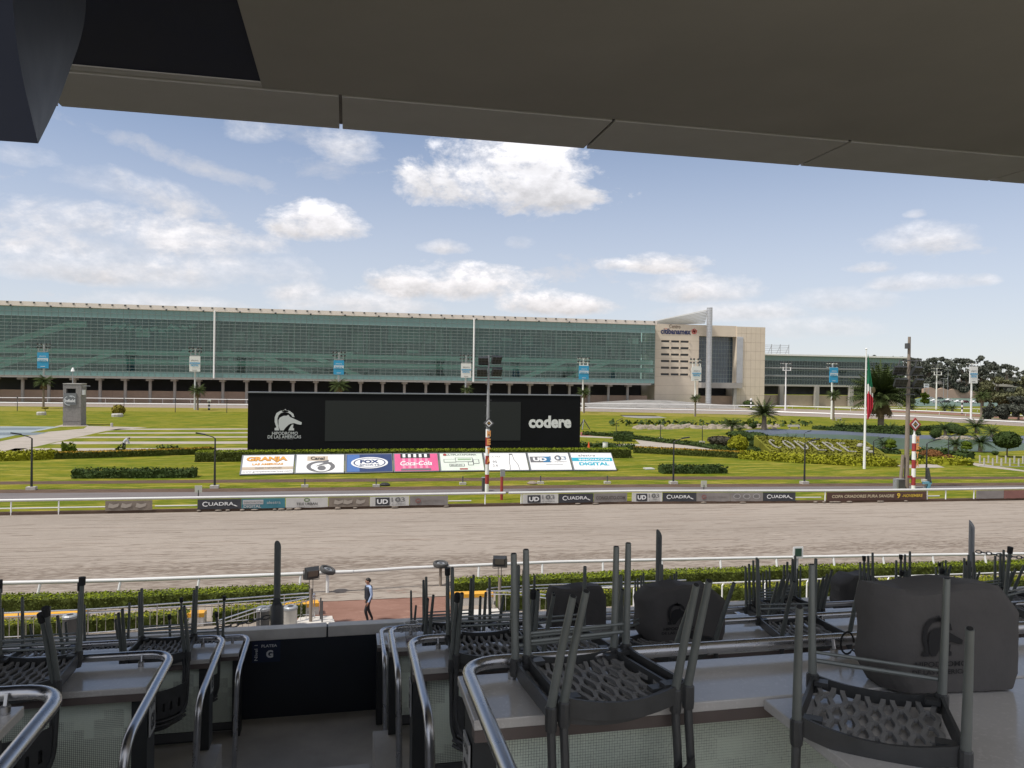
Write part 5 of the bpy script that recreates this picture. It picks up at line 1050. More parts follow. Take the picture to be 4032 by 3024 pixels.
m.poly(q+[V((q[-1].x, 478, 0)), V((q[0].x, 478, 0))], (0, 1, 0), 2); m.build('wall', mt('wavy_pink', (.42, .30, .23), .8, var=.12, scale=.15), cw)
sheet('car_park', gp([(3600, 1572), (3640, 1563), (3960, 1572), (4000, 1600), (3700, 1600), (3600, 1600)]), mt('lot_green', (.10, .15, .12), .8, var=.2, scale=.1), 3)
q = PY(3648, 1515, 470); t = thing('exit_sign', 'white exit sign board on two posts above the car park', 'sign', (q.x, 470, 0)); za, zb_ = PY(3648, 1526, 470).z, PY(3648, 1511, 470).z; hw = 2.0
MB().box(q.x-hw, q.x+hw, 469.9, 470.1, za, zb_).build('board', white, t); f = Face((q.x-hw, 469.9, za), (2*hw, 0, 0), (0, 0, zb_-za), .03); f.text('SALIDA', t, .5, .68, .8, .34, ink, bold=.05); f.text('4 5 6 7', t, .5, .22, .8, .24, mt('sign_deep_blue', (.02, .06, .25), .5), bold=.04)
for x_ in (-1.6, 1.6): MB().tube([(q.x+x_, 470, 0), (q.x+x_, 470, za)], .14, 6).build('post', grey, t)
q = PY(3648, 1560, 474); tag(MB().box(q.x-3.2, q.x+3.2, 473, 475, 0, 6.6).build('orange_base_block', [MATS['wavy_pink']]), 'pink block with an orange foot under the exit sign', 'wall'); 
for px, a, b, lab in ((3733, 1455, 1560, 'grey double headed street lamp in front of the wood, left'), (3918, 1461, 1510, 'grey double headed street lamp in front of the wood, right'), (3716, 1490, 1560, 'small street lamp on the bridge side of the white mast'), (4020, 1468, 1500, 'street lamp at the right edge before the wood')):
    q = PY(px, a, 470); t = thing('street_lamp', lab, 'street lamp', (q.x, 470, 0), 'street lamps around the car park'); MB().tube([(q.x, 470, 0), (q.x, 470, q.z)], .18, 7, .12).build('post', grey, t); MB().bar((q.x-2.2, 470, q.z), (q.x+2.2, 470, q.z+.1), .5, .25).build('lamp_head', grey, t)
carp = [mt('car_white', (.70, .70, .70), .25, spec=.7), mt('car_dark', (.03, .032, .036), .25, spec=.7), mt('car_silver', (.38, .39, .40), .3, .4), mt('car_maroon', (.10, .015, .02), .25, spec=.7)]; cglass = mt('car_glass', (.02, .025, .03), .1, spec=.8)
def car(px, py, ci, lab, flip=0, van=0):
    p = P(px, py); t = thing('parked_car', lab, 'car', p, 'cars in the far car park'); L = 2.2; H = .75; W_ = .88; top = 1.45+.5*van
    pr_ = [(-L, .32), (-L, .72), (-L*.93, .9), (-1.0-.9*van, .98), (-.55-.9*van, top), (.75+.7*van, top), (1.35+.5*van, 1.0), (L*.97, .86), (L, .6), (L, .32)]
    s = -1 if flip else 1; m = MB(); m.poly([p+V((s*x, -W_, z)) for x, z in pr_], (0, 1, 0), 2*W_); b = m.build('body', carp[ci], t)
    gl = [(-.85-.8*van, 1.0), (-.52-.8*van, top-.1), (.70+.6*van, top-.1), (1.2+.4*van, 1.0)]; m = MB(); m.poly([p+V((s*x, -W_-.015, z)) for x, z in gl]); m.build('window', cglass, t)
    m = MB(); m.hexa([p+V((s*(gl[3][0]+.06), y, 1.02)) for y in (-W_*.85, W_*.85)]+[p+V((s*(gl[3][0]+.1), y, 1.02)) for y in (W_*.85, -W_*.85)]+[p+V((s*(gl[2][0]+.06), y, top-.08)) for y in (-W_*.85, W_*.85)]+[p+V((s*(gl[2][0]+.1), y, top-.08)) for y in (W_*.85, -W_*.85)]); m.build('windscreen', cglass, t)
    for x in (-1.35, 1.35):
        for y in (-W_, W_): MB().tube([p+V((s*x, y-.1, .32)), p+V((s*x, y+.1, .32))], .32, 12).build('wheel', rubber, t)
for c_ in ((3662, 1571, 0, 'white car at the left of the far row of parked cars'), (3700, 1572, 1, 'dark car in the far row behind a white hatchback'), (3680, 1581, 0, 'white car directly right of the white mast foot'), (3738, 1579, 0, 'white car in the middle of the car park', 1), (3724, 1586, 1, 'dark car in the front row beside two white cars'), (3774, 1585, 0, 'white car right of the dark front row car'),
           (3802, 1587, 3, 'maroon car in the front row of the car park', 1), (3836, 1588, 0, 'white car right of the maroon car'), (3866, 1584, 0, 'white van parked behind the slim dry palm', 0, 1), (3690, 1588, 2, 'silver car at the front left of the car park'), (3918, 1585, 0, 'white pickup half hidden by the olive tree', 0, 1)): car(*c_)

for px, py, w_, lab in ((3127, 1688, 52, 'grey stone bench on the lawn above the pond liner'), (3302, 1656, 26, 'small dark bench near the far rail by the blue bannered mast')):
    s = sc(px, py); p = P(px, py); t = thing('bench', lab, 'bench', p, 'garden benches'); hw = w_*s/2; MB().box(p.x-hw, p.x+hw, p.y-.25, p.y+.25, .42, .50).build('seat', conc, t); MB().box(p.x-hw, p.x+hw, p.y+.22, p.y+.27, .503, .85).build('backrest', conc, t)
    for x_ in (-hw*.8, hw*.8): MB().box(p.x+x_-.08, p.x+x_+.08, p.y-.2, p.y+.2, 0, .419).build('leg', conc, t)
for px, a, b, lab in ((68, 1565, 1618, 'thin dark pole on the far lawn left of the stone tower'), (488, 1570, 1622, 'thin dark pole on the far lawn right of the golden bush'), (690, 1572, 1624, 'thin dark pole on the far lawn left of the white bannered mast'), (893, 1575, 1626, 'thin dark pole on the far lawn next to the billboard')):
    p = P(px, b); z = PY(px, a, p.y).z; t = thing('thin_pole', lab, 'pole', p, 'thin poles on the far lawn'); MB().tube([p, p+V((0, 0, z))], .09, 6, .06).build('shaft', black, t); MB().ball(p+V((0, 0, z)), .16, .16, .2, 6, 4).build('cap', black, t)
p = P(3328, 1815); tag(MB().box(p.x-.3, p.x+.3, p.y-.05, p.y+.05, .0, .5).build('notice_board', white), 'small white notice board low in the yellow shrub band', 'sign')
# ------------------------------------------------------------ near side of the track: outer rail, hedges, fences, man
nr = thing('outer_rail', 'bright white outer running rail of the dirt track nearest the stand', 'rail', (0, 35.4, 0))
NRP = [(-500, 2325), (0, 2296), (500, 2284), (1000, 2267), (1335, 2253), (1600, 2237), (2180, 2213), (2500, 2206), (3000, 2196), (3500, 2187), (4032, 2180), (4500, 2174)]
nrw = [P(x, y, .93) for x, y in NRP]
MB().tube([q for q in nrw[:5]]+[P(1390, 2251, .93)], .085, 10).build('rail_tube', whiterail, nr, smooth=True); MB().tube([P(1385, 2251.4, .91)]+nrw[5:], .075, 10).build('rail_tube', whiterail, nr, smooth=True)
def on_nr(px):
    y = np.interp(px, [a for a, b in NRP], [b for a, b in NRP]); return P(px, y, .93)
for px in (165, 480, 790, 1190, 1890, 2140, 2378, 2610, 2840, 3060, 3285, 3480, 3675, 3880):
    q = on_nr(px); MB().tube([q+V((-.06, 0, -.04)), q+V((-.14, -.35, -.91))], .055, 7).build('post', whiterail, nr)
for px, tilt, lab in ((1290, .35, 'worn tyre lying on the rail post behind the left floodlight'), (1735, .05, 'worn tyre lying flat on the wooden post at the track gap')):
    q = on_nr(px)+V((0, 0, .12)); t = thing('tyre', lab, 'tyre', q, 'tyres on the rail ends'); m = MB(); R_, r_ = .29, .10; n = 22; k = 8; ax = V((sin(tilt), -.12, cos(tilt))).normalized(); x, y = frame_of(ax)
    vs = [q+(x*cos(2*pi*i/n)+y*sin(2*pi*i/n))*(R_+r_*cos(2*pi*j/k)*.8)+ax*r_*1.1*sin(2*pi*j/k) for i in range(n) for j in range(k)]; m.add(vs, [(i*k+j, ((i+1) % n)*k+j, ((i+1) % n)*k+(j+1) % k, i*k+(j+1) % k) for i in range(n) for j in range(k)]); m.build('tread', mt('worn_rubber', (.055, .055, .055), .85, var=.4, scale=6), t, smooth=True)
    m = MB(); m.tube([q-ax*.05, q+ax*.05], .19, 16); m.build('rim', grey, t); m = MB(); m.tube([q+ax*.051, q+ax*.08], .08, 10); m.build('hub', dgrey, t)
    p = V((q.x, q.y, 0)); tag(MB().tube([p, q-V((0, 0, .12))], .07, 8).build('rail_end_post', [wood, white][px == 1290], smooth=True), ['weathered wooden post under the flat tyre', 'white post under the tilted tyre by the left floodlight'][px == 1290], 'post')
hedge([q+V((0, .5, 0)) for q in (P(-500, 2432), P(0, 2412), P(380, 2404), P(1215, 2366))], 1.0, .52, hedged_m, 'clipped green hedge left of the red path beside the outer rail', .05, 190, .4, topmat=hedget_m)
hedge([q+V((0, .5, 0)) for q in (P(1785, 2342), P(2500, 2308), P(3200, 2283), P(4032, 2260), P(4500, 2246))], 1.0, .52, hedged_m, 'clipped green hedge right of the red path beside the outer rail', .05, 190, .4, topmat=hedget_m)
yh = [P(-300, 2530), P(60, 2520), P(740, 2472)]
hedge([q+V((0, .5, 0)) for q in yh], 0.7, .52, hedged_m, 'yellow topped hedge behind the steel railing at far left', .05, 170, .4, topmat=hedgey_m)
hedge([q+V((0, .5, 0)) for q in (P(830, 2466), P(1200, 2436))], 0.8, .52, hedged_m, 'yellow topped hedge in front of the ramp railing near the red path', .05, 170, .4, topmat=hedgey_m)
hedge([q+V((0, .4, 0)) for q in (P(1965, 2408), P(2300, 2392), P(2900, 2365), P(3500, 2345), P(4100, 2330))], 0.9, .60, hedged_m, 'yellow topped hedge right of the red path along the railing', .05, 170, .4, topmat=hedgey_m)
# yellow edged planters
for a, b, lab in (((-200, 2462), (330, 2432), 'long yellow edged kerb behind the left hedge'), ((735, 2470), (802, 2468), 'yellow capped block between the two yellow topped hedges'), ((1090, 2440), (1252, 2424), 'yellow kerb curving to the red path on the left'), ((1770, 2390), (1945, 2384), 'yellow capped planter block right of the red path')):
    p, q = P(*a), P(*b); t = thing('kerb_block', lab, 'kerb'); ORG[t.name] = V(p); t.location = p; h = .5 if a[0] > -100 else .20
    MB().bar(p+V((0, .3, h*.35)), q+V((0, .3, h*.35)), .45, h*.7).build('base', mt('pale_kerb', (.55, .52, .48), .7, var=.1), t); MB().bar(p+V((0, .3, h*.86)), q+V((0, .3, h*.86)), .47, h*.31).build('cap', yellow, t)
for a, lab in ((1300, 'low white stone steps left of the red path'), (1790, 'low white stone steps right of the red path')):
    t = thing('paving_step', lab, 'steps', P(a, 2470))
    for k in range(3):
        pts = [(1120+30*k, 2452-12*k), (1320-6*k, 2445-10*k), (1340-8*k, 2500), (1120, 2530)] if a == 1300 else [(1790+10*k, 2400+0*k), (1960, 2392), (1990, 2440), (1800, 2450)]
        pts = [P(x, y, .05+.12*(2-k)) for x, y in pts]; MB().poly([V((q.x, q.y, .004)) for q in pts], (0, 0, 1), .05+.10*(2-k)).build('step', mt('pale_stone', (.52, .49, .45), .8, var=.1, scale=2), t); 
        if a != 1300: break
# steel railings: polyline of ground points with top rail, second rail, bottom rail and balusters
def railing(path, lab, h=1.0, ramp=None, sp=.24):
    path = [V(q) for q in path]; t = thing('steel_railing', lab, 'railing', path[0], 'steel railings in front of the stand')
    up_ = lambda L, k: [q+V((0, 0, k)) for q in L]
    MB().tube(up_(path, h), .028, 8).build('top_rail', steel, t, smooth=True); MB().tube(up_(path, h-.14), .022, 7).build('second_rail', steel, t); MB().tube(up_(path, .12), .02, 6).build('bottom_rail', steel, t)
    m = MB(); pm = MB(); tot = 0; k = 0
    for a, b in zip(path, path[1:]):
        L = (b-a).length; n = max(1, int(L/sp))
        for i in range(n):
            q = a+(b-a)*i/n; (pm if k % 9 == 0 else m).tube([q+V((0, 0, .0 if k % 9 == 0 else .12)), q+V((0, 0, h if k % 9 == 0 else h-.14))], .024 if k % 9 == 0 else .011, 6, cap=False); k += 1
    tag(m.build('baluster', steel, t), kind='stuff'); tag(pm.build('post', steel, t), kind='stuff'); return t
lf = [P(-500, 2548), P(0, 2522), P(380, 2503), P(1000, 2450), P(1150, 2436)]; end = [P(1225, 2430), P(1238, 2437), P(1225, 2445)]
railing(smooth_path(lf+end[:2], .6, 4), 'long steel railing left of the red path curving back at its end')
rp = [P(1238, 2438), P(1205, 2452), P(1000, 2500), P(860, 2552)]
railing([q+V((0, 0, .0)) for q in rp], 'steel ramp railing sloping down to the left towards the wall', 1.0)
railing(smooth_path([P(1915, 2418), P(1925, 2408), P(2100, 2396), P(2290, 2388), P(2700, 2372)], .5, 4), 'steel railing right of the red path behind the covered screens')
railing([P(1920, 2420), P(2060, 2424), P(2190, 2444), P(2330, 2476)], 'steel ramp railing sloping down to the right of the red path', 1.0)
rr = [P(2300, 2395), P(2800, 2372), P(3400, 2346), P(4200, 2315)]
t = thing('guard_rail', 'white tube guard rail running along the right hand yellow hedge', 'railing', rr[0]); MB().tube([q+V((0, -.5, 1.0)) for q in rr], .03, 7).build('top_rail', whiterail, t)
for k in range(13): q = rr[0]+(rr[-1]-rr[0])*k/12+V((0, -.5, 0)); MB().tube([q, q+V((0, 0, .9)), q+V((.06, 0, .98))], .032, 7).build('post', white, t)
def bin_(px, py, lab, mat):
    p = P(px, py); t = thing('litter_bin', lab, 'litter bin', p, 'litter bins by the railings'); MB().lathe(p, [(.24, 0), (.25, .06), (.25, .80), (.26, .82)], 18).build('body', mat, t, smooth=True); MB().lathe(p+V((0, 0, .822)), [(.27, 0), (.27, .08), (.22, .12), (.12, .12), (.11, .06)], 18).build('lid', grey, t); MB().lathe(p+V((0, 0, .90)), [(.12, .045), (.115, .046)], 14).build('opening', ink, t)
bin_(1143, 2482, 'pale grey round litter bin right of the slanted tube post', conc); bin_(1035, 2486, 'dark grey litter bin behind the ramp railing', dgrey); bin_(275, 2520, 'dark litter bin behind the left chairs', dgrey); bin_(2192, 2470, 'pale round bin beside the covered screen', conc)
def floodpost(px, pyb, pyt, lab, face):
    p = P(px, pyb); z = lambda y: PY(px, y, p.y).z; t = thing('flood_post', lab, 'floodlight', p, 'floodlights on wooden posts'); q = V((p.x, p.y, 0))
    zt1 = z(pyt+ (2335-2252)); MB().tube([q, V((p.x, p.y, zt1))], .065, 8).build('post', wood, t, smooth=True); zh = z(pyt+18); s = .30
    m = MB(); 
    for d in (-.07, .07): m.tube([(p.x+d, p.y, zt1-.2), (p.x+d, p.y, zh-.25)], .014, 5)
    m.tube([(p.x-.28, p.y, zh-.28), (p.x+.28, p.y, zh-.28)], .016, 5); m.tube([(p.x-.3, p.y, zh-.28), (p.x-.3, p.y, zh+.1)], .016, 5); m.tube([(p.x+.3, p.y, zh-.28), (p.x+.3, p.y, zh+.1)], .016, 5); m.build('bracket', dgrey, t)
    f_ = V(face).normalized(); x, y = frame_of(f_); c = V((p.x, p.y, zh)); s = .29
    h_ = MB().hexa([c-x*s*.8-y*s*.6+f_*.22, c+x*s*.8-y*s*.6+f_*.22, c+x*s*.8+y*s*.6+f_*.22, c-x*s*.8+y*s*.6+f_*.22, c-x*s-y*s*.85, c+x*s-y*s*.85, c+x*s+y*s*.85, c-x*s+y*s*.85]).build('lamp_head', black, t)
    MB().obox(c+f_*.225+y*.06, x*s*.68, y*s*.42, f_*.006).build('lamp_glass', mt('lamp_glass', (.10, .09, .075), .12, spec=.8), t)
floodpost(1223, 2462, 2236, 'black floodlight on a post in front of the tilted tyre', (.35, -.9, -.25)); floodpost(1966, 2412, 2192, 'black floodlight on a post by the right hedge end', (-.25, -.95, -.1))
for px, py, lab in ((1262, 2452, 'short dark post beside the white steps'), (1268, 2466, 'second short dark post beside the white steps')): p = P(px, py); tag(MB().tube([p, p+V((0, 0, 1.0))], .03, 7).build('bollard', dgrey), lab, 'post')
p = P(3138, 2330); t = thing('course_sign', 'small green framed sign on a post behind the stacked chairs', 'sign', p); za, zb_ = PY(3138, 2198, p.y).z, PY(3138, 2152, p.y).z; MB().tube([p, V((p.x, p.y, zb_-.05))], .05, 7).build('post', grey, t); MB().box(p.x-.26, p.x+.26, p.y-.05, p.y-.02, za, zb_).build('board', white, t); MB().box(p.x-.17, p.x+.17, p.y-.07, p.y-.052, za+.1, zb_-.08).build('sign_face', mt('sign_green', (.02, .06, .04), .5), t)
# walking man
def person(p, face, lab):
    t = thing('person', lab, 'person', p)
    me = bpy.data.meshes.new('body'); s = 1.0; f_ = V(face).normalized(); sd_ = V((-f_.y, f_.x, 0))   # sd_ = his left
    def W_(l, f, z): return tuple(sd_*l+f_*f+V((0, 0, z)))
    J = [((0, 0, .98), .135), ((0, .01, 1.18), .130), ((0, .0, 1.40), .150), ((0, .01, 1.50), .075), ((0, .03, 1.585), .062), ((0, .05, 1.66), .092), ((0, .045, 1.735), .085),
         ((.19, -.01, 1.42), .072), ((.25, -.05, 1.16), .055), ((.25, .06, .94), .042), ((.245, .10, .86), .038), ((.24, .12, .79), .024),
         ((-.19, -.01, 1.42), .072), ((-.26, -.06, 1.17), .055), ((-.27, -.02, .93), .042), ((-.27, .0, .85), .038), ((-.265, .02, .78), .024),
         ((.095, .0, .92), .098), ((.10, .16, .53), .068), ((.10, .05, .11), .048), ((.10, .09, .05), .045), ((.105, .22, .035), .035),
         ((-.095, .0, .92), .098), ((-.10, -.02, .52), .068), ((-.10, -.20, .12), .048), ((-.10, -.18, .06), .045), ((-.105, -.06, .035), .035)]
    E = [(0, 1), (1, 2), (2, 3), (3, 4), (4, 5), (5, 6), (2, 7), (7, 8), (8, 9), (9, 10), (10, 11), (2, 12), (12, 13), (13, 14), (14, 15), (15, 16), (0, 17), (17, 18), (18, 19), (19, 20), (20, 21), (0, 22), (22, 23), (23, 24), (24, 25), (25, 26)]
    me.from_pydata([W_(*j[0]) for j in J], E, []); o = bpy.data.objects.new('body', me); col.objects.link(o)
    sk = o.modifiers.new('skin', 'SKIN'); 
    for i, j in enumerate(J): me.skin_vertices[0].data[i].radius = (j[1], j[1]); me.skin_vertices[0].data[i].use_root = i == 0
    ss = o.modifiers.new('sub', 'SUBSURF'); ss.levels = 2; ss.render_levels = 2; bpy.context.view_layer.update()
    ev = o.evaluated_get(bpy.context.evaluated_depsgraph_get()); nm = bpy.data.meshes.new_from_object(ev); o.modifiers.clear(); o.data = nm; nm.name = 'body'
    for m_ in (mt('skin', (.38, .20, .13), .55), mt('shirt_blue', (.30, .38, .55), .8, var=.1, scale=9), mt('trousers', (.012, .013, .016), .8), mt('shoe', (.01, .009, .008), .4)): nm.materials.append(m_)
    for q in nm.polygons:
        c = q.center; l = abs(c.dot(sd_)); q.material_index = 0 if c.z > 1.53 else (3 if c.z < .085 else (0 if (l > .2 and c.z < .90) else (1 if (c.z > 1.0 or l > .2) else 2)))
    nm.shade_smooth(); o.parent = t; ORG[o.name] = V(p)
    # quilted vest
    m = MB(); n = 18; vs = []; Z = [.96, 1.0, 1.035, 1.07, 1.105, 1.14, 1.175, 1.21, 1.245, 1.28, 1.32, 1.36, 1.40, 1.44, 1.475]
    for i, z in enumerate(Z):
        b = .012 if i % 2 else 0; wx = (.185 if z < 1.3 else .20-.6*max(0, z-1.40))+b; wy = .15+b-.3*max(0, z-1.42)
        vs += [p+V(W_(wx*cos(2*pi*j/n), .005+wy*sin(2*pi*j/n), z)) for j in range(n)]
    m.add(vs, [(i*n+j, i*n+(j+1) % n, (i+1)*n+(j+1) % n, (i+1)*n+j) for i in range(len(Z)-1) for j in range(n) if not (i < 11 and j in (4,))])
    m.build('vest', mt('vest_navy', (.018, .022, .034), .6), t, smooth=True)
    m = MB(); m.ball(p+V(W_(0, .025, 1.735)), .098, .105, .075, 12, 8); m.ball(p+V(W_(0, -.01, 1.69)), .09, .085, .08, 10, 7); m.build('hair', mt('hair_dark', (.012, .009, .007), .6), t, smooth=True)
    m = MB(); m.ball(p+V(W_(0, .145, 1.672)), .016, .02, .026, 7, 5)
    for l in (-.088, .088): m.ball(p+V(W_(l, .045, 1.668)), .012, .02, .03, 7, 5)
    m.build('nose_and_ears', MATS['skin'], t, smooth=True); m = MB()
    for l in (-.033, .033): m.ball(p+V(W_(l, .132, 1.69)), .011, .009, .008, 7, 5)
    m.build('eye', ink, t); m = MB(); m.ball(p+V(W_(0, .135, 1.62)), .028, .01, .008, 7, 5); m.build('mouth', mt('lip', (.25, .10, .08), .6), t)
    # fingers of both hands, slightly curled
    for sg, q in ((1, (.24, .12, .79)), (-1, (-.265, .02, .78))):
        m = MB()
        for k, L_ in enumerate((.06, .068, .064, .05)): a = V(W_(q[0], q[1]+.024-.016*k, q[2]+.01)); b = a+V(W_(0, .012, -L_*.6)); c = b+V(W_(-.012*sg, .012, -L_*.4)); m.tube([p+a, p+b, p+c], .0095, 6, .007)
        a = V(W_(q[0], q[1]+.03, q[2]+.05)); m.tube([p+a, p+a+V(W_(0, .03, -.02)), p+a+V(W_(-.004*sg, .038, -.055))], .011, 6, .008); m.build('fingers', MATS['skin'], t, smooth=True)
    return t
person(P(1450, 2452), (-1, -.30, 0), 'person in dark vest, blue shirt and black trousers walking on the red path')
# ------------------------------------------------------------ grandstand
CZ = CAM.z
ROW = {1: (8.20, 2.83, 3.77), 2: (6.45, 2.26, 3.01), 3: (4.45, 1.69, 2.44), 4: (2.45, 1.11, 1.87)}     # near edge Y, counter drop, floor drop below the eye
XA, XB = -1.03, .44       # aisle edges
sto = multi('counter_stone', [(.56, .54, .51), ((.48, .46, .43), 2.2, (1, 1, 1), .45, .7, 6), ((.62, .60, .57), 60, (1, 1, 1), .55, .7, 3)], rough=.14, spec=.7)
brown_edge = mt('counter_edge', (.13, .105, .095), .4, var=.15, scale=6)
mos = bpy.data.materials.new('mosaic'); mos.use_nodes = True; g = NG(mos.node_tree); b_ = mos.node_tree.nodes['Principled BSDF']; MATS['mosaic'] = mos
t_ = g.n('ShaderNodeTexCoord').outputs['Object']; bk_ = g.n('ShaderNodeTexBrick', offset=0.0, squash=1.0); sp_ = g.n('ShaderNodeSeparateXYZ'); g.put(sp_.inputs[0], t_); cb = g.n('ShaderNodeCombineXYZ'); g.put(cb.inputs[0], sp_.outputs[0]); g.put(cb.inputs[1], sp_.outputs[2]); g.put(bk_.inputs['Vector'], cb.outputs[0])
for k_, v_ in (('Scale', 1), ('Mortar Size', .0009), ('Brick Width', .0100), ('Row Height', .0100), ('Mortar Smooth', .1)): bk_.inputs[k_].default_value = v_
bk_.inputs['Color1'].default_value = (.72, .78, .66, 1); bk_.inputs['Color2'].default_value = (.68, .745, .63, 1)
sn = g.n('ShaderNodeVectorMath', operation='SNAP'); g.put(sn.inputs[0], cb.outputs[0]); sn.inputs[1].default_value = (.05, .05, .05)
msk = g.mr(g.noise(sn.outputs[0], 2.1, 4, .55), .50, .53); 
gc = g.mix(msk, (.055, .06, .055, 1), (.58, .65, .55, 1)); g.put(bk_.inputs['Mortar'], gc); g.put(b_.inputs['Base Color'], bk_.outputs[0]); b_.inputs['Roughness'].default_value = .22
bp = g.n('ShaderNodeBump'); bp.inputs['Strength'].default_value = .25; bp.inputs['Distance'].default_value = .001; bp.invert = True; g.put(bp.inputs['Height'], bk_.outputs['Fac']); g.put(b_.inputs['Normal'], bp.outputs[0])
post_m = mt('end_post', (.028, .03, .031), .45, var=.15, scale=5); tube_m = mt('brushed_tube', (.50, .50, .51), .30, 1, var=.10, scale=14)
grout = bpy.data.materials.new('grout'); grout.use_nodes = True; g = NG(grout.node_tree); gb = grout.node_tree.nodes['Principled BSDF']; tt = g.n('ShaderNodeTexCoord').outputs['Object']; sn2 = g.n('ShaderNodeVectorMath', operation='SNAP'); g.put(sn2.inputs[0], tt); sn2.inputs[1].default_value = (.0485, .5, .0388)
g.put(gb.inputs['Base Color'], g.mix(g.mr(g.noise(sn2.outputs[0], 2.6, 4, .55), .53, .55), (.018, .02, .018, 1), (.60, .67, .57, 1))); gb.inputs['Roughness'].default_value = .8
tile_m = mt('glass_tile', (.70, .765, .645), .22, var=.06, scale=30)
# floors
fl = MB(); fl.box(-14, 16, 6.6, 8.798, 1.0, CZ-3.77)
stf = thing('stand_floor', 'stepped concrete grandstand floor with a central aisle', 'floor', (0, 5, CZ-3.77)); stf['kind'] = 'structure'; del stf['category']
fl.build('landing', dconc, stf)
bounds = {2: (4.6, 6.598), 3: (2.6, 4.6), 4: (.9, 2.6)}
for r_, (y0, y1) in bounds.items():
    for x0, x1_ in ((-14, XA+.08), (XB-.18, 16)): MB().box(x0, x1_, y0, y1-.002, 1.0, CZ-ROW[r_][2]).build('tier', dconc, stf)
MB().box(-14, 16, -3, .898, 1.0, CZ-1.45).build('tier', dconc, stf)
ns = 11
for k in range(ns):
    y1 = (7.2 if k == 0 else 7.2)-k*.55; MB().box(XA+.085, XB-.185, y1-.55+.002, y1-.002, 1.0, CZ-3.77+(k+1)*.19).build('step', conc, stf)
# front wall with coping
wl = thing('parapet_wall', 'dark navy parapet wall with pale concrete coping at the front of the stand', 'wall', (0, 8.84, CZ-3.77))
MB().box(-14, 16, 8.80, 8.90, 1.0, CZ-2.91).build('wall', navy, wl); cx = -14.0
xj = PY(1289, 2459, 8.80).x; j0 = xj-4.65*3
for k in range(7):
    a = j0+k*4.65; MB().box(a+.009, a+4.65-.009, 8.765, 8.915, CZ-2.905, CZ-2.785).build('coping', copem, wl, bevel=.008)
MB().box(-14, 16, 8.785, 8.90, CZ-2.905+.006, CZ-2.80).build('coping_core', black, wl)
MB().box(-14, 16, 8.902, 9.5, 1.0, CZ-3.3).build('ledge', conc, wl)
sgn = thing('level_sign', 'dark blue painted seating sign on the navy parapet wall', 'sign', PY(1055, 2560, 8.83)*1)
q0, q1 = PY(998, 2606, 8.796), PY(1098, 2528, 8.796); f = Face((q0.x, 8.796, q0.z), (q1.x-q0.x, 0, 0), (0, 0, q1.z-q0.z), .003)
m = MB(); m.add([f.at(-.06, -.06, 0), f.at(1.06, -.06, 0), f.at(1.06, 1.1, 0), f.at(-.06, 1.1, 0)], [(0, 1, 2, 3)]); m.build('plate', mt('sign_plate', (.010, .020, .055), .55), sgn)
sw = mt('sign_white', (.62, .64, .66), .6); f.text('PLATEA', sgn, .62, .83, .62, .15, sw, bold=.02, k=1); f.text('G', sgn, .64, .38, .28, .42, sw, bold=.05, k=1)
fv = Face(f.at(.02, .08, 0), (0, 0, (q1.z-q0.z)*.75), (-(q1.x-q0.x)*.18, 0, 0), -.003); fv2 = Face(f.at(.20, .06, 0), (0, 0, (q1.z-q0.z)*.85), (-(q1.x-q0.x)*.18, 0, 0), .003)
a_, fs2 = font_mesh('Nivel 1', .01, 0); m = MB(); m.add([f.at(.10-p_[1]*.13, .48+p_[0]*.85, 1) for p_ in a_], fs2); m.build('lettering', sw, sgn)
# tube posts with slanted tops and a chain between them
def slant_post(px, lab):
    q = PY(px, 2440, 9.32); top = CZ-1.97; bz = CZ-2.75; t = thing('slanted_post', lab, 'post', (q.x, 9.32, bz-.2), 'slant cut tube posts along the parapet'); m = MB(); n = 14; r_ = .038
    vs = [V((q.x+r_*cos(2*pi*j/n), 9.32+r_*sin(2*pi*j/n), bz)) for j in range(n)]+[V((q.x+r_*cos(2*pi*j/n), 9.32+r_*sin(2*pi*j/n), top+r_*1.4*sin(2*pi*j/n)-.02+.5*r_*-cos(2*pi*j/n))) for j in range(n)]
    m.add(vs, [(j, (j+1) % n, n+(j+1) % n, n+j) for j in range(n)]+[tuple(range(n, 2*n))]); m.build('tube', MATS.get('post_green') or mt('post_green', (.12, .13, .125), .5, var=.15, scale=5) if px < 3000 else grey, t, smooth=True)
    MB().lathe((q.x, 9.32, bz-.35), [(.075, 0), (.075, .40), (.05, .44)], 14).build('socket', dgrey if px < 3000 else grey, t, smooth=True)
    m = MB(); m.poly([V((q.x-.065, 9.28, bz+.02)), V((q.x-.036, 9.28, bz+.16)), V((q.x+.036, 9.28, bz+.16)), V((q.x+.065, 9.28, bz+.02))], (0, .012, 0), .012); m.build('gusset', dgrey, t); return V((q.x, 9.32, bz-.08))
pa = slant_post(1090, 'dark tube post with slanted top behind the navy parapet'); pb = slant_post(2590, 'dark tube post with slanted top behind the middle covered screen'); pc = slant_post(3820, 'pale tube post with slanted top behind the right covered screen')
def chain(a, b, sag, lab):
    t = thing('chain', lab, 'chain', a, 'chains between the tube posts'); n = int((b-a).length/.085); m = MB()
    for i in range(n):
        u0_, u1_ = i/n, (i+1)/n; p0 = a+(b-a)*u0_-V((0, 0, sag*4*u0_*(1-u0_))); p1 = a+(b-a)*u1_-V((0, 0, sag*4*u1_*(1-u1_))); d = p1-p0; x, y = frame_of(d); w = x if i % 2 else y
        q = [(p0+p1)/2+d*.62*cos(2*pi*j/8)+w*.022*sin(2*pi*j/8) for j in range(9)]; m.tube(q, .0075, 5, cap=False)
    tag(m.build('chain_link', dgrey, t), kind='stuff')
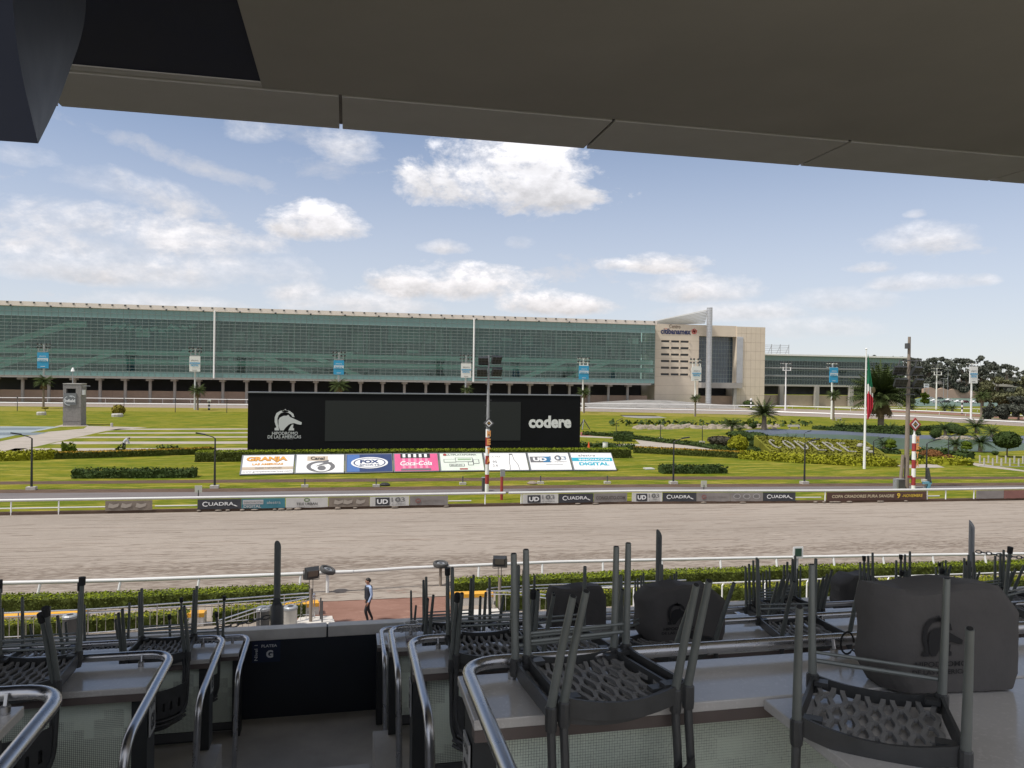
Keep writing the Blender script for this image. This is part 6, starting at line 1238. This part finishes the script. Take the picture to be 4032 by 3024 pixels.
chain(pa+V((-.08, 0, .02)), pa+V((-4.57, 0, .02)), .25, 'hanging chain running left from the dark tube post'); chain(pc+V((.08, 0, .45)), pc+V((4.5, 0, .45)), .2, 'chain running right from the pale tube post')
# counters
CT = {}
def counter(r_, x0, x1_, lab, ends=(0, 0), depth=.38):
    Y, dz, df = ROW[r_]; zt = CZ-dz; zf = CZ-df; t = thing('counter', lab, 'counter', ((x0+x1_)/2, Y+.2, zf), 'stone counters on the tiers')
    o = MB().box(x0, x1_, Y, Y+depth, zt-.035, zt).build('counter_top', sto, t, bevel=.004); 
    MB().box(x0+.003, x1_-.003, Y+.002, Y+.06, zt-.075, zt-.0355).build('edge_strip', brown_edge, t)
    yk = Y+.10 if r_ > 1 else Y+.25
    MB().box(x0+.09, x1_-.09, yk, yk+.06, zf+.14, zt-.04).build('mosaic_panel', mos, t); MB().box(x0+.09, x1_-.09, yk-.012, yk+.062, zf+.07, zf+.138).build('base_rail', dgrey, t)
    MB().box(x0+.09, x1_-.09, yk+.07, yk+.10, zf+.02, zt-.2).build('back_panel', post_m, t)
    for x in ([x0+.045] if ends[0] else [])+([x1_-.045] if ends[1] else []): MB().box(x-.04, x+.04, yk-.05, yk+.12, zf+.003, zt-.04).build('end_post', post_m, t)
    if r_ == 4 and x0 > 0:      # the nearest wall shows its single tiles: set them one by one on a grout bed
        pz = .0097; z1 = zt-.078; X0_, nx = x0+.10, int((3.25-x0-.1)/pz); bed_ = MB().box(X0_-.004, X0_+nx*pz+.004, yk-.002, yk-.0005, z1-24*pz, z1+.002).build('grout_bed', grout, t); h_ = pz/2-.0006
        tv = [(sx_*h_, y_, sz_*h_) for y_ in (-.0016, 0) for sx_, sz_ in ((-1, -1), (1, -1), (1, 1), (-1, 1))]; tf = [(0, 1, 2, 3), (0, 4, 5, 1), (1, 5, 6, 2), (2, 6, 7, 3), (3, 7, 4, 0)]
        tme = bpy.data.meshes.new('tile'); tme.from_pydata(tv, [], tf); tme.materials.append(tile_m); m = MB(); org = ORG[t.name]
        for i in range(nx):
            for j in range(24):
                c = V((X0_+(i+.5)*pz+random.gauss(0, .00012), yk-.002, z1-(j+.5)*pz+random.gauss(0, .00012)))
                if 82 <= i < 107 and 2 <= j < 14: o2 = bpy.data.objects.new('tile', tme); col.objects.link(o2); o2.parent = t; o2.location = c-org
                else: a_, b_2 = random.gauss(0, .012), random.gauss(0, .012); m.add([c+V((v_[0], v_[1]+v_[0]*a_+v_[2]*b_2, v_[2])) for v_ in tv], tf)
        tag(m.build('mosaic_tile', tile_m, t), kind='stuff')
    n = int((x1_-x0)/1.5)
    for k in range(1, n): x = x0+(x1_-x0)*k/n; MB().box(x-.02, x+.02, yk+.101, yk+.15, zf+.003, zt-.04).build('leg', dgrey, t)
    return t
for r_, ll, rl in ((1, 'counter of the front tier left of the aisle', 'counter of the front tier right of the aisle'), (2, 'counter of the second tier left of the aisle', 'counter of the second tier right of the aisle'), (3, 'counter of the third tier left of the aisle', 'counter of the third tier right of the aisle'), (4, 'nearest counter at bottom left', 'nearest counter at right under the big stacked chairs')):
    counter(r_, -11, XA, 'stone topped '+ll, (0, 1))
    counter(r_, XB-.02*(5-r_), 13 if r_ > 1 else 3.95, 'stone topped '+rl, (1, 0))
counter(1, 4.75, 13, 'stone topped counter of the front tier beyond the second aisle', (1, 0))
Y, dz, df = ROW[4]; te = thing('side_table', 'dark stone table extension jutting toward the viewer at lower right', 'table', (2.2, 2.1, CZ-df)); zt = CZ-dz-.006
MB().box(1.45, 3.4, 1.55, Y-.004, zt-.035, zt).build('table_top', sto, te, bevel=.004); MB().box(1.453, 3.39, 1.552, 1.60, zt-.075, zt-.0355).build('edge_strip', brown_edge, te)
for x in (1.7, 3.2): MB().box(x-.03, x+.03, 1.8, 1.86, CZ-df, zt-.036).build('leg', post_m, te)
# handrails
def handrail(r_, side, lab, run=1.05, xr=None, x_end=None, x_in=None):
    Y, dz, df = ROW[r_]; h = CZ-dz+.052; yb = Y+.36; dn = -.06 if side < 0 else .01; xr = xr if xr is not None else ((XA+.06 if r_ < 4 else -.90) if side < 0 else (XB-.03 if r_ < 4 else XB+.0)); x_end = x_end if x_end is not None else (-11 if side < 0 else 12.5)
    t = thing('handrail', lab, 'handrail', (xr, yb, CZ-df), 'bent steel handrails on the counters')
    pts = smooth_path([(x_end, yb, h), (xr, yb, h), (xr, yb-run, h+dn), (xr+.01*side, yb-run-.12, CZ-df)], .14, 7) if run > .1 else [(x_end, yb, h), (xr, yb, h)]
    MB().tube(pts, .024, 14).build('rail', tube_m, t, smooth=True); m0 = None
    L = abs(x_end-xr); n = max(2, int(L/1.25))
    for k in range(n):
        x = xr+(x_end-xr)*((k+.13)/n); m = MB(); m.lathe((x, yb-.04, CZ-dz), [(.016, 0), (.016, .026), (.014, .028)], 12); m.tube([(x, yb-.04, CZ-dz+.027), (x, yb-.03, h+.012)], .007, 8); m.build('stub', tube_m, t, smooth=True)
for r_, nm in ((1, 'front'), (2, 'second'), (3, 'third'), (4, 'nearest')):
    handrail(r_, -1, f'bent steel handrail on the {nm} counter left of the aisle', {1: .9, 2: 1.15, 3: 1.0, 4: 1.6}[r_], x_end=None)
    if r_ > 1: handrail(r_, 1, f'bent steel handrail on the {nm} counter right of the aisle', {2: 1.05, 3: 1.15, 4: 1.6}[r_])
handrail(1, 1, 'straight steel handrail on the front counter right of the aisle', .9, x_end=3.9)
handrail(1, 1, 'bent steel handrail beyond the second aisle', 1.0, xr=4.62, x_end=12.5)
t = thing('handrail', 'second slanting steel handrail in the far aisle', 'handrail', (4.3, 8.4, CZ-3.7), 'bent steel handrails on the counters'); MB().tube([(4.42, 8.5, CZ-2.78), (4.42, 7.4, CZ-2.78), (4.42, 7.3, CZ-3.7)], .024, 12).build('rail', tube_m, t, smooth=True)
# number plates on the counter end posts
plate = mt('plate_pale', (.34, .34, .33), .5)
def nplate(x, y, z, lab, side):      # on the aisle face of an end post
    t = thing('number_plate', lab, 'sign', (x, y, z), 'seat number plates'); m = MB(); m.box(x-.003, x+.003, y, y+.12, z, z+.19); m.build('plate', plate, t)
    f = Face((x-.003, y+.12, z), (0, -.12, 0), (0, 0, .19), .001) if side > 0 else Face((x+.003, y, z), (0, .12, 0), (0, 0, .19), .001)
    f.text('PLATEA', t, .5, .84, .82, .14, ink, bold=.02, k=1); f.text('G8' if side < 0 else 'G7', t, .5, .36, .74, .50, ink, bold=.05, k=1)
for r_, nm in ((4, 'nearest'), (3, 'third'), (2, 'second')):
    nplate(XA+.004, ROW[r_][0]+.06, CZ-ROW[r_][1]-.30, f'small seating number plate on the end post of the {nm} counter, left side', -1)
    nplate(XB-.02*(5-r_)-.004, ROW[r_][0]+.06, CZ-ROW[r_][1]-.30, f'small seating number plate on the end post of the {nm} counter, right side', 1)
# ------------------------------------------------------------ plastic chairs, upside down on the counters
leg_m = mt('chair_leg', (.175, .19, .18), .42, .35, var=.15, scale=7, bump=.03); shell_m = mt('chair_plastic', (.045, .046, .046), .40, var=.3, scale=9, bump=.06, bscale=60); lat_m = mt('chair_lattice', (.21, .207, .20), .55, var=.2, scale=12, bump=.08, bscale=50)
def sagz(x, y): return -.028*(1-(x/.23)**2)+.02*max(0, (y-.10)/.1)**2
def build_chair(cap):
    t = thing('chair', 'chair', 'chair', (0, 0, 0)); zb = .012
    m = MB(); ns_ = 10; K = 48
    for i in range(ns_):      # wavy ribs: neighbours bow apart and meet, leaving oval holes
        xc = (i-(ns_-1)/2)*.043; vs = []
        for k in range(K+1):
            y = -.185+.36*k/K; w = (.0062 if i % 2 else -.0062)*cos(2*pi*(y+.185)/.12)
            x = xc+w; z = zb+.012+sagz(x, y); hw = .0088
            vs += [(x-hw, y, z), (x+hw, y, z), (x+hw, y, z+.016), (x-hw, y, z+.016)]
        m.add(vs, [(4*k+a, 4*k+(a+1) % 4, 4*k+4+(a+1) % 4, 4*k+4+a) for k in range(K) for a in range(4)]+[(3, 2, 1, 0), (4*K, 4*K+1, 4*K+2, 4*K+3)])
    for i in range(ns_-1):
        for q in range(4):
            y = -.185+.12*(q+(.5 if i % 2 == 0 else 0))+.001; 
            if y > .17: continue
            x = (i-(ns_-2)/2)*.043; z = zb+.012+sagz(x, y); m.box(x-.014, x+.014, y-.0035, y+.0035, z+.003, z+.018)
    m.build('seat_lattice', lat_m, t)
    m = MB(); n = 12
    def rim(fn, h, th):
        vs = []
        for k in range(n+1):
            (x, y), (nx_, ny_) = fn(k/n); z = zb+sagz(x, y); vs += [(x-nx_*th/2, y-ny_*th/2, z-.004), (x+nx_*th/2, y+ny_*th/2, z-.004), (x+nx_*th/2, y+ny_*th/2, z+h), (x-nx_*th/2, y-ny_*th/2, z+h)]
        m.add(vs, [(4*k+a, 4*k+(a+1) % 4, 4*k+4+(a+1) % 4, 4*k+4+a) for k in range(n) for a in range(4)]+[(3, 2, 1, 0), (4*n, 4*n+1, 4*n+2, 4*n+3)])
    rim(lambda u: ((-.25+.50*u, -.205-.02*sin(pi*u)), (0, 1)), .055, .012); rim(lambda u: ((-.22+.44*u, .195), (0, 1)), .038, .010)
    rim(lambda u: ((-.25+.03*u, -.20+.39*u), (1, 0)), .050, .012); rim(lambda u: ((.25-.03*u, -.20+.39*u), (1, 0)), .050, .012)
    for sx_ in (-1, 1):
        m.lathe((sx_*.25, -.215, zb-.03), [(.020, 0), (.022, .02), (.022, .075), (.018, .08)], 10); m.lathe((sx_*.222, .185, zb-.005), [(.021, 0), (.024, .015), (.024, .06), (.019, .065)], 10)
        m.box(sx_*.20-.03, sx_*.20+.03, -.19, -.15, zb+.03, zb+.045); m.box(sx_*.19-.025, sx_*.19+.025, .14, .18, zb+.03, zb+.045)
    m.build('seat_frame', shell_m, t)
    for sx_ in (-1, 1):
        fl_ = [(sx_*.222, .185, zb+.05), (sx_*.228, .19, .25), (sx_*.232, .195, .455)]; rl_ = [(sx_*.25, -.215, zb+.05), (sx_*.245, -.275, .25), (sx_*.238, -.345, .445)]
        for L_ in (fl_, rl_):
            lg = MB().tube(L_, .0165, 10, .0122).build('leg', leg_m, t, smooth=True)
            e = V(L_[2]); d = (e-V(L_[1])).normalized()
            if cap: MB().tube([e-d*.016, e+d*.006, e+d*.030], .019, 10, .020).build('foot_cap', rubber, lg)
            else: MB().tube([e+d*.0005, e+d*.002], .0095, 10).build('tube_end', rubber, lg)
        U = smooth_path([(sx_*.25, -.215, zb-.02), (sx_*.25, -.235, -.16), (sx_*.248, -.265, -.36), (sx_*.15, -.325, -.45), (0, -.345, -.46)], .1, 5); MB().tube(U, .0155, 9).build('back_upright', shell_m, t, smooth=True)
    MB().tube([(-.224, .19, .115), (.224, .19, .115)], .008, 7).build('stretcher', leg_m, t); MB().tube([(-.226, .19, .145), (.226, .19, .145)], .006, 7).build('stretcher', leg_m, t)
    def bz(x): return -.265-.075*(1-(x/.25)**2)
    m = MB(); N = 17
    def band(z0, z1, xs, th=.008):
        vs = []
        for x in xs: y = bz(x); q = 1-(x/.25)**2; vs += [(x, y, z0-.05*q), (x, y+th, z0-.05*q), (x, y+th, z1-.04*q), (x, y, z1-.04*q)]
        k = len(xs); m.add(vs, [(4*i+a, 4*i+4+a, 4*i+4+(a+1) % 4, 4*i+(a+1) % 4) for i in range(k-1) for a in range(4)]+[(0, 1, 2, 3), (4*k-1, 4*k-2, 4*k-3, 4*k-4)])
    X = [-.245+.49*i/20 for i in range(21)]; band(-.245, -.155, X); band(-.355, -.315, X)
    for i in range(9): xc = -.225+.056*i; band(-.316, -.244, [xc-.019, xc, xc+.019] if i < 9 else [])
    m.build('backrest', shell_m, t)
    for zz2 in (-.375, -.405): 
        MB().tube([(x, bz(x)-.006, zz2-.05*(1-(x/.25)**2)) for x in X], .011, 8).build('back_tube', shell_m, t, smooth=True)
    return t
protos = {}
def stack(r_, X, n, rot, labs, caps=None, Yo=.145, dY=-.028, dX=.024, dZ=.036, tilt=0, grp='plastic chairs turned over on the counters', zadd=0):
    Y, dz, df = ROW[r_]
    for k in range(n):
        c = (caps[k] if caps else 0); lab = labs[k] if isinstance(labs, (list, tuple)) else labs
        if c not in protos: protos[c] = o = build_chair(c)
        else:
            o = copy_tree(protos[c])
        o.location = (X+dX*k+random.uniform(-.004, .004), Y+Yo+dY*k, CZ-dz+.010+dZ*k+zadd); o.scale = (.91, 1, 1); o.rotation_euler = (tilt, 0, rot+random.uniform(-.03, .03)); o['label'] = lab; o['category'] = 'chair'; o['group'] = grp; ORG[o.name] = o.location.copy()
low_up = lambda s, n: [f'{("lowest", "second", "third", "topmost")[k if n == 4 else (0 if k == 0 else 3)]} upturned chair of the stack {s}' for k in range(n)]
stack(4, .85, 2, .11, low_up('nearest the viewer on the right counter', 2), (0, 0), dX=.04, dY=-.006, dZ=.014, Yo=.145)
def place_free(X, Y, Z, rot, lab, cap=0, tilt=0):
    ROW[9] = (Y, CZ-Z, 0); stack(9, X, 1, rot, [lab], (cap,), Yo=0, tilt=tilt)
place_free(1.69, 2.175, CZ-1.116, -.66, 'upturned chair standing skewed on the dark table at lower right')
stack(3, .85, 2, 0, low_up('at the aisle end of the third counter, right side', 2), (1, 0))
stack(3, 1.36, 1, .1, ['upturned chair behind the near stack, left of the covered screens']); place_free(1.98, 4.50, CZ-1.69, .5, 'upturned chair in front of the middle covered screen')
stack(2, .90, 2, 0, low_up('at the aisle end of the second counter, right side', 2), (0, 0)); stack(2, 1.5, 1, .06, ['upturned chair on the second counter left of the first covered screen'])
stack(1, .95, 1, 0, ['upturned chair at the aisle end of the front counter, right side'])
stack(1, 3.58, 4, .03, low_up('on the front counter by the middle tube post', 4), (0, 0, 0, 0)); stack(1, 5.2, 4, .02, low_up('on the front counter behind the green sign', 4)); stack(2, 4.02, 4, .03, low_up('on the second counter right of the middle covered screen', 4))
stack(2, 5.28, 4, 0, low_up('on the second counter behind the largest covered screen', 4), (0, 1, 0, 0)); stack(1, 7.7, 4, 0, low_up('on the front counter at the right edge', 4), (0, 1, 0, 0)); stack(2, 6.5, 3, .1, [f'{a} chair of the upturned stack at the far right of the second counter' for a in ('lowest', 'middle', 'topmost')], dX=.03)
place_free(4.98, 4.62, CZ-1.69, .3, 'upturned chair with a big black foot cap cut by the right edge', 1, .12); stack(3, 2.98, 1, -.1, ['upturned chair behind the largest covered screen on the third counter'])
stack(1, 6.35, 1, .05, ['upturned chair in front of the small covered screen far right'])
stack(3, -1.68, 2, -.02, low_up('on the third counter, left of the aisle', 2), (1, 1)); stack(2, -1.42, 2, 0, low_up('on the second counter, left of the aisle', 2), (0, 0)); stack(1, -1.43, 1, 0, ['black capped upturned chair at the aisle end of the front counter, left side'], (1,))
stack(1, -2.35, 1, .04, ['upturned chair second from the aisle on the front left counter']); stack(1, -3.1, 1, 0, ['upturned chair at the left edge on the front left counter']); stack(2, -2.28, 1, 0, ['upturned chair second from the aisle on the second left counter'])
# ------------------------------------------------------------ covered screens
cov = mt('cover_cloth', (.085, .080, .077), .9, var=.2, scale=5, bump=.5, bscale=7); cprint = mt('cover_print', (.012, .012, .013), .8)
def screen_cover(X0, X1, Yf, zb, h, lab, d=.30, chamf=.10, rot=0.0, single=0):
    t = thing('screen_cover', lab, 'screen cover', ((X0+X1)/2, Yf+d/2, zb), 'cloth covered screens'); w = X1-X0; m = MB(); NX, NZ = 26, 22
    def pt(u, v, y):      # outline with clipped corners and a narrower foot
        lf = .09*max(0, (.28-v)/.28)*w+chamf*max(0, (v-.80)/.20)*w*(.25 if single else 1); rg = .03*max(0, (.15-v)/.15)*w+chamf*1.5*max(0, (v-.74)/.26)*w; x = X0+lf+(w-lf-rg)*u-.012*w*(1-u)*sin(v*9)
        return V((x, y, zb+.004+h*v+.010*sin(u*7+y*9)*v))
    vs = []
    for y, pu in ((Yf, 0), (Yf+d, 0)):
        for i in range(NX+1):
            for j in range(NZ+1):
                u, v = i/NX, j/NZ; e = min(u, 1-u, (1-v)*1.2)*18; q = pt(u, v, y); yy = (1 if y > Yf else -1)*.02*min(1, e)+random.uniform(-.0015, .0015)+(.05*(1-min(1, u*7)) if y == Yf else 0); vs.append((q.x, q.y+yy, q.z))
    K = (NX+1)*(NZ+1); idx = lambda s_, i, j: s_*K+i*(NZ+1)+j; fs_ = []
    for i in range(NX):
        for j in range(NZ): fs_ += [(idx(0, i, j), idx(0, i+1, j), idx(0, i+1, j+1), idx(0, i, j+1)), (idx(1, i, j), idx(1, i, j+1), idx(1, i+1, j+1), idx(1, i+1, j))]
        fs_ += [(idx(0, i, NZ), idx(0, i+1, NZ), idx(1, i+1, NZ), idx(1, i, NZ)), (idx(0, i, 0), idx(1, i, 0), idx(1, i+1, 0), idx(0, i+1, 0))]
    for j in range(NZ): fs_ += [(idx(0, 0, j), idx(0, 0, j+1), idx(1, 0, j+1), idx(1, 0, j)), (idx(0, NX, j), idx(1, NX, j), idx(1, NX, j+1), idx(0, NX, j+1))]
    m.add(vs, fs_); c = m.build('cloth', cov, t, smooth=True); 
    f = Face((X0, Yf-.0255, zb), (w, 0, 0), (0, 0, h), .002); f.shape(t, horse(.43, .56, .28, .40), cprint, 1, 'emblem'); f.text('HIPODROMO', t, .42, .29, .36, .05, cprint, bold=.02, k=1); f.text('DE LAS AMERICAS', t, .42, .215, .40, .045, cprint, bold=.02, k=1)
    if rot: t.rotation_euler = (0, 0, rot)
    return t
screen_cover(1.87, 2.43, 2.38, CZ-1.11, .375, 'largest grey cloth covered screen, on the nearest counter at right', .13, .10, -.09, 1)
screen_cover(1.86, 2.44, 4.60, CZ-1.69, .36, 'grey cloth covered screen in the middle, on the third counter', .14, .13); screen_cover(1.78, 2.30, 6.52, CZ-2.26, .41, 'grey cloth covered screen farthest left, on the second counter', .14, .06)
screen_cover(5.95, 6.55, 8.30, CZ-2.83, .46, 'small grey covered screen far right on the front counter', .24, .2); screen_cover(-3.45, -2.88, 6.5, CZ-2.26, .42, 'dark covered screen cut by the left edge on the second counter', .26, .06)
# cable loop and plastic cup
q = P(3335, 2585, CZ-1.11); t = thing('cable', 'thin black cable loop by the rail stub in front of the large covered screen', 'cable', q); MB().tube([q+V((.03*cos(a), 0.0, .055+.045*sin(a))) for a in [i*.4 for i in range(15)]]+[q+V((.05, -.02, .004)), q+V((.2, -.03, .004))], .004, 6).build('wire', rubber, t)
q = P(1618, 2528, CZ-2.26); t = thing('plastic_cup', 'clear plastic cup with brown dregs standing on the aisle end of the second counter', 'cup', q)
cup = bpy.data.materials.new('clear_plastic'); cup.use_nodes = True; g = NG(cup.node_tree); cup.node_tree.nodes.clear(); tr = g.n('ShaderNodeBsdfTransparent'); tr.inputs[0].default_value = (.86, .86, .86, 1); gl = g.n('ShaderNodeBsdfPrincipled'); gl.inputs['Base Color'].default_value = (.6, .6, .6, 1); gl.inputs['Roughness'].default_value = .15; ms = g.n('ShaderNodeMixShader'); ms.inputs[0].default_value = .22; g.put(ms.inputs[1], tr.outputs[0]); g.put(ms.inputs[2], gl.outputs[0]); o_ = g.n('ShaderNodeOutputMaterial'); g.put(o_.inputs[0], ms.outputs[0])
m = MB(); n = 20; pr_ = [(.042, .002), (.050, .06), (.056, .12), (.060, .165)]; vs = [q+V((r_*cos(2*pi*j/n), r_*sin(2*pi*j/n), z)) for r_, z in pr_ for j in range(n)]; m.add(vs, [(i*n+j, i*n+(j+1) % n, (i+1)*n+(j+1) % n, (i+1)*n+j) for i in range(3) for j in range(n)]); m.build('cup_wall', cup, t, smooth=True)
MB().tube([q+V((.060*cos(2*pi*j/20), .060*sin(2*pi*j/20), .166)) for j in range(21)], .0028, 6, cap=False).build('cup_rim', white, t, smooth=True); MB().lathe(q+V((0, 0, .003)), [(.040, 0), (.042, .014)], 16).build('dregs', mt('dregs', (.16, .05, .03), .3), t)
# ------------------------------------------------------------ roof
HZ_ = CZ+2.91; ceil_m = mt('ceiling', (.42, .395, .38), .85, var=.13, scale=.5, bump=.05, bscale=30); strip_m = mt('fascia_panel', (.60, .58, .585), .8, var=.08, scale=1.2); dark_ceil = mt('dark_ceiling', (.014, .020, .055), .9, var=.2, scale=1)
rf = thing('stand_roof', 'dark flat soffit of the stand roof with a paler panelled front strip', 'roof', (0, 5, HZ_))
MB().box(-.86, 22, +.4, 8.18, HZ_, HZ_+.35).build('soffit', ceil_m, rf); MB().box(-22, -.865, +.4, 8.04, HZ_+.012, HZ_+.36).build('dark_soffit', dark_ceil, rf)  # rear edge cut short out of view so sky light fills the stand
MB().box(-22, -.862, 8.042, 8.17, HZ_+.0, HZ_+.3).build('soffit_trim', strip_m, rf)
MB().box(-22, 22, 8.185, 8.235, HZ_+.03, HZ_+.3).build('shadow_gap', black, rf)
xj = PY(1343, 375, 8.2).x
for k in range(-7, 7):
    a = -.09+k*3.0; MB().box(a+.018, a+3-.018, 8.24, 9.3, HZ_-.004, HZ_+.05).build('fascia_panel', strip_m, rf, bevel=.004); MB().box(a-.016, a+.016, 8.24, 9.2, HZ_+.02, HZ_+.06).build('joint', black, rf)
MB().box(-22, 22, 9.22, 9.28, HZ_+.052, HZ_+.5).build('front_edge', strip_m, rf); MB().box(-22, 22, +.4, 9.2, HZ_+.52, HZ_+.62).build('deck', conc, rf)
# hanging bulkhead at upper left: two curved profiles joined by ruled faces
bh = mt('bulkhead_navy', (.006, .010, .026), .6, var=.15, scale=2, bump=.05); t = thing('hanging_bulkhead', 'dark navy curved bulkhead hanging from the ceiling at upper left', 'bulkhead', (-2.2, 3.2, CZ+1.2))
fa = [PY(x, y, 2.9) for x, y in ((45, -60), (52, 30), (68, 180), (92, 320), (122, 450), (150, 565))]; fb = [PY(x, y, 3.9) for x, y in ((338, -60), (337, 40), (318, 150), (272, 285), (222, 418), (152, 562))]
def dense(L, k=6):      # finer curve through the profile points
    out = []
    for i in range(len(L)-1):
        p0, p1, p2, p3 = L[max(i-1, 0)], L[i], L[i+1], L[min(i+2, len(L)-1)]
        for q in range(k): t_ = q/k; out.append(.5*((2*p1)+(p2-p0)*t_+(2*p0-5*p1+4*p2-p3)*t_*t_+(3*p1-p0-3*p2+p3)*t_**3))
    return out+[L[-1]]
fa, fb = dense(fa), dense(fb); n = len(fa)
A_ = [V((p_.x-2.5, p_.y, p_.z)) for p_ in fa]; B_ = [V((p_.x-2.5, p_.y, p_.z)) for p_ in fb]
def ruled(nm, P0, P1): m = MB(); m.add(P0+P1, [(i, n+i, n+i+1, i+1) for i in range(n-1)]); m.build(nm, bh, t, smooth=True)
ruled('front_face', A_, fa); ruled('side_face', fa, fb); ruled('rear_face', fb, B_); MB().add([A_[-1], fa[-1], fb[-1], B_[-1]], [(0, 1, 2, 3)]).build('underside', bh, t)
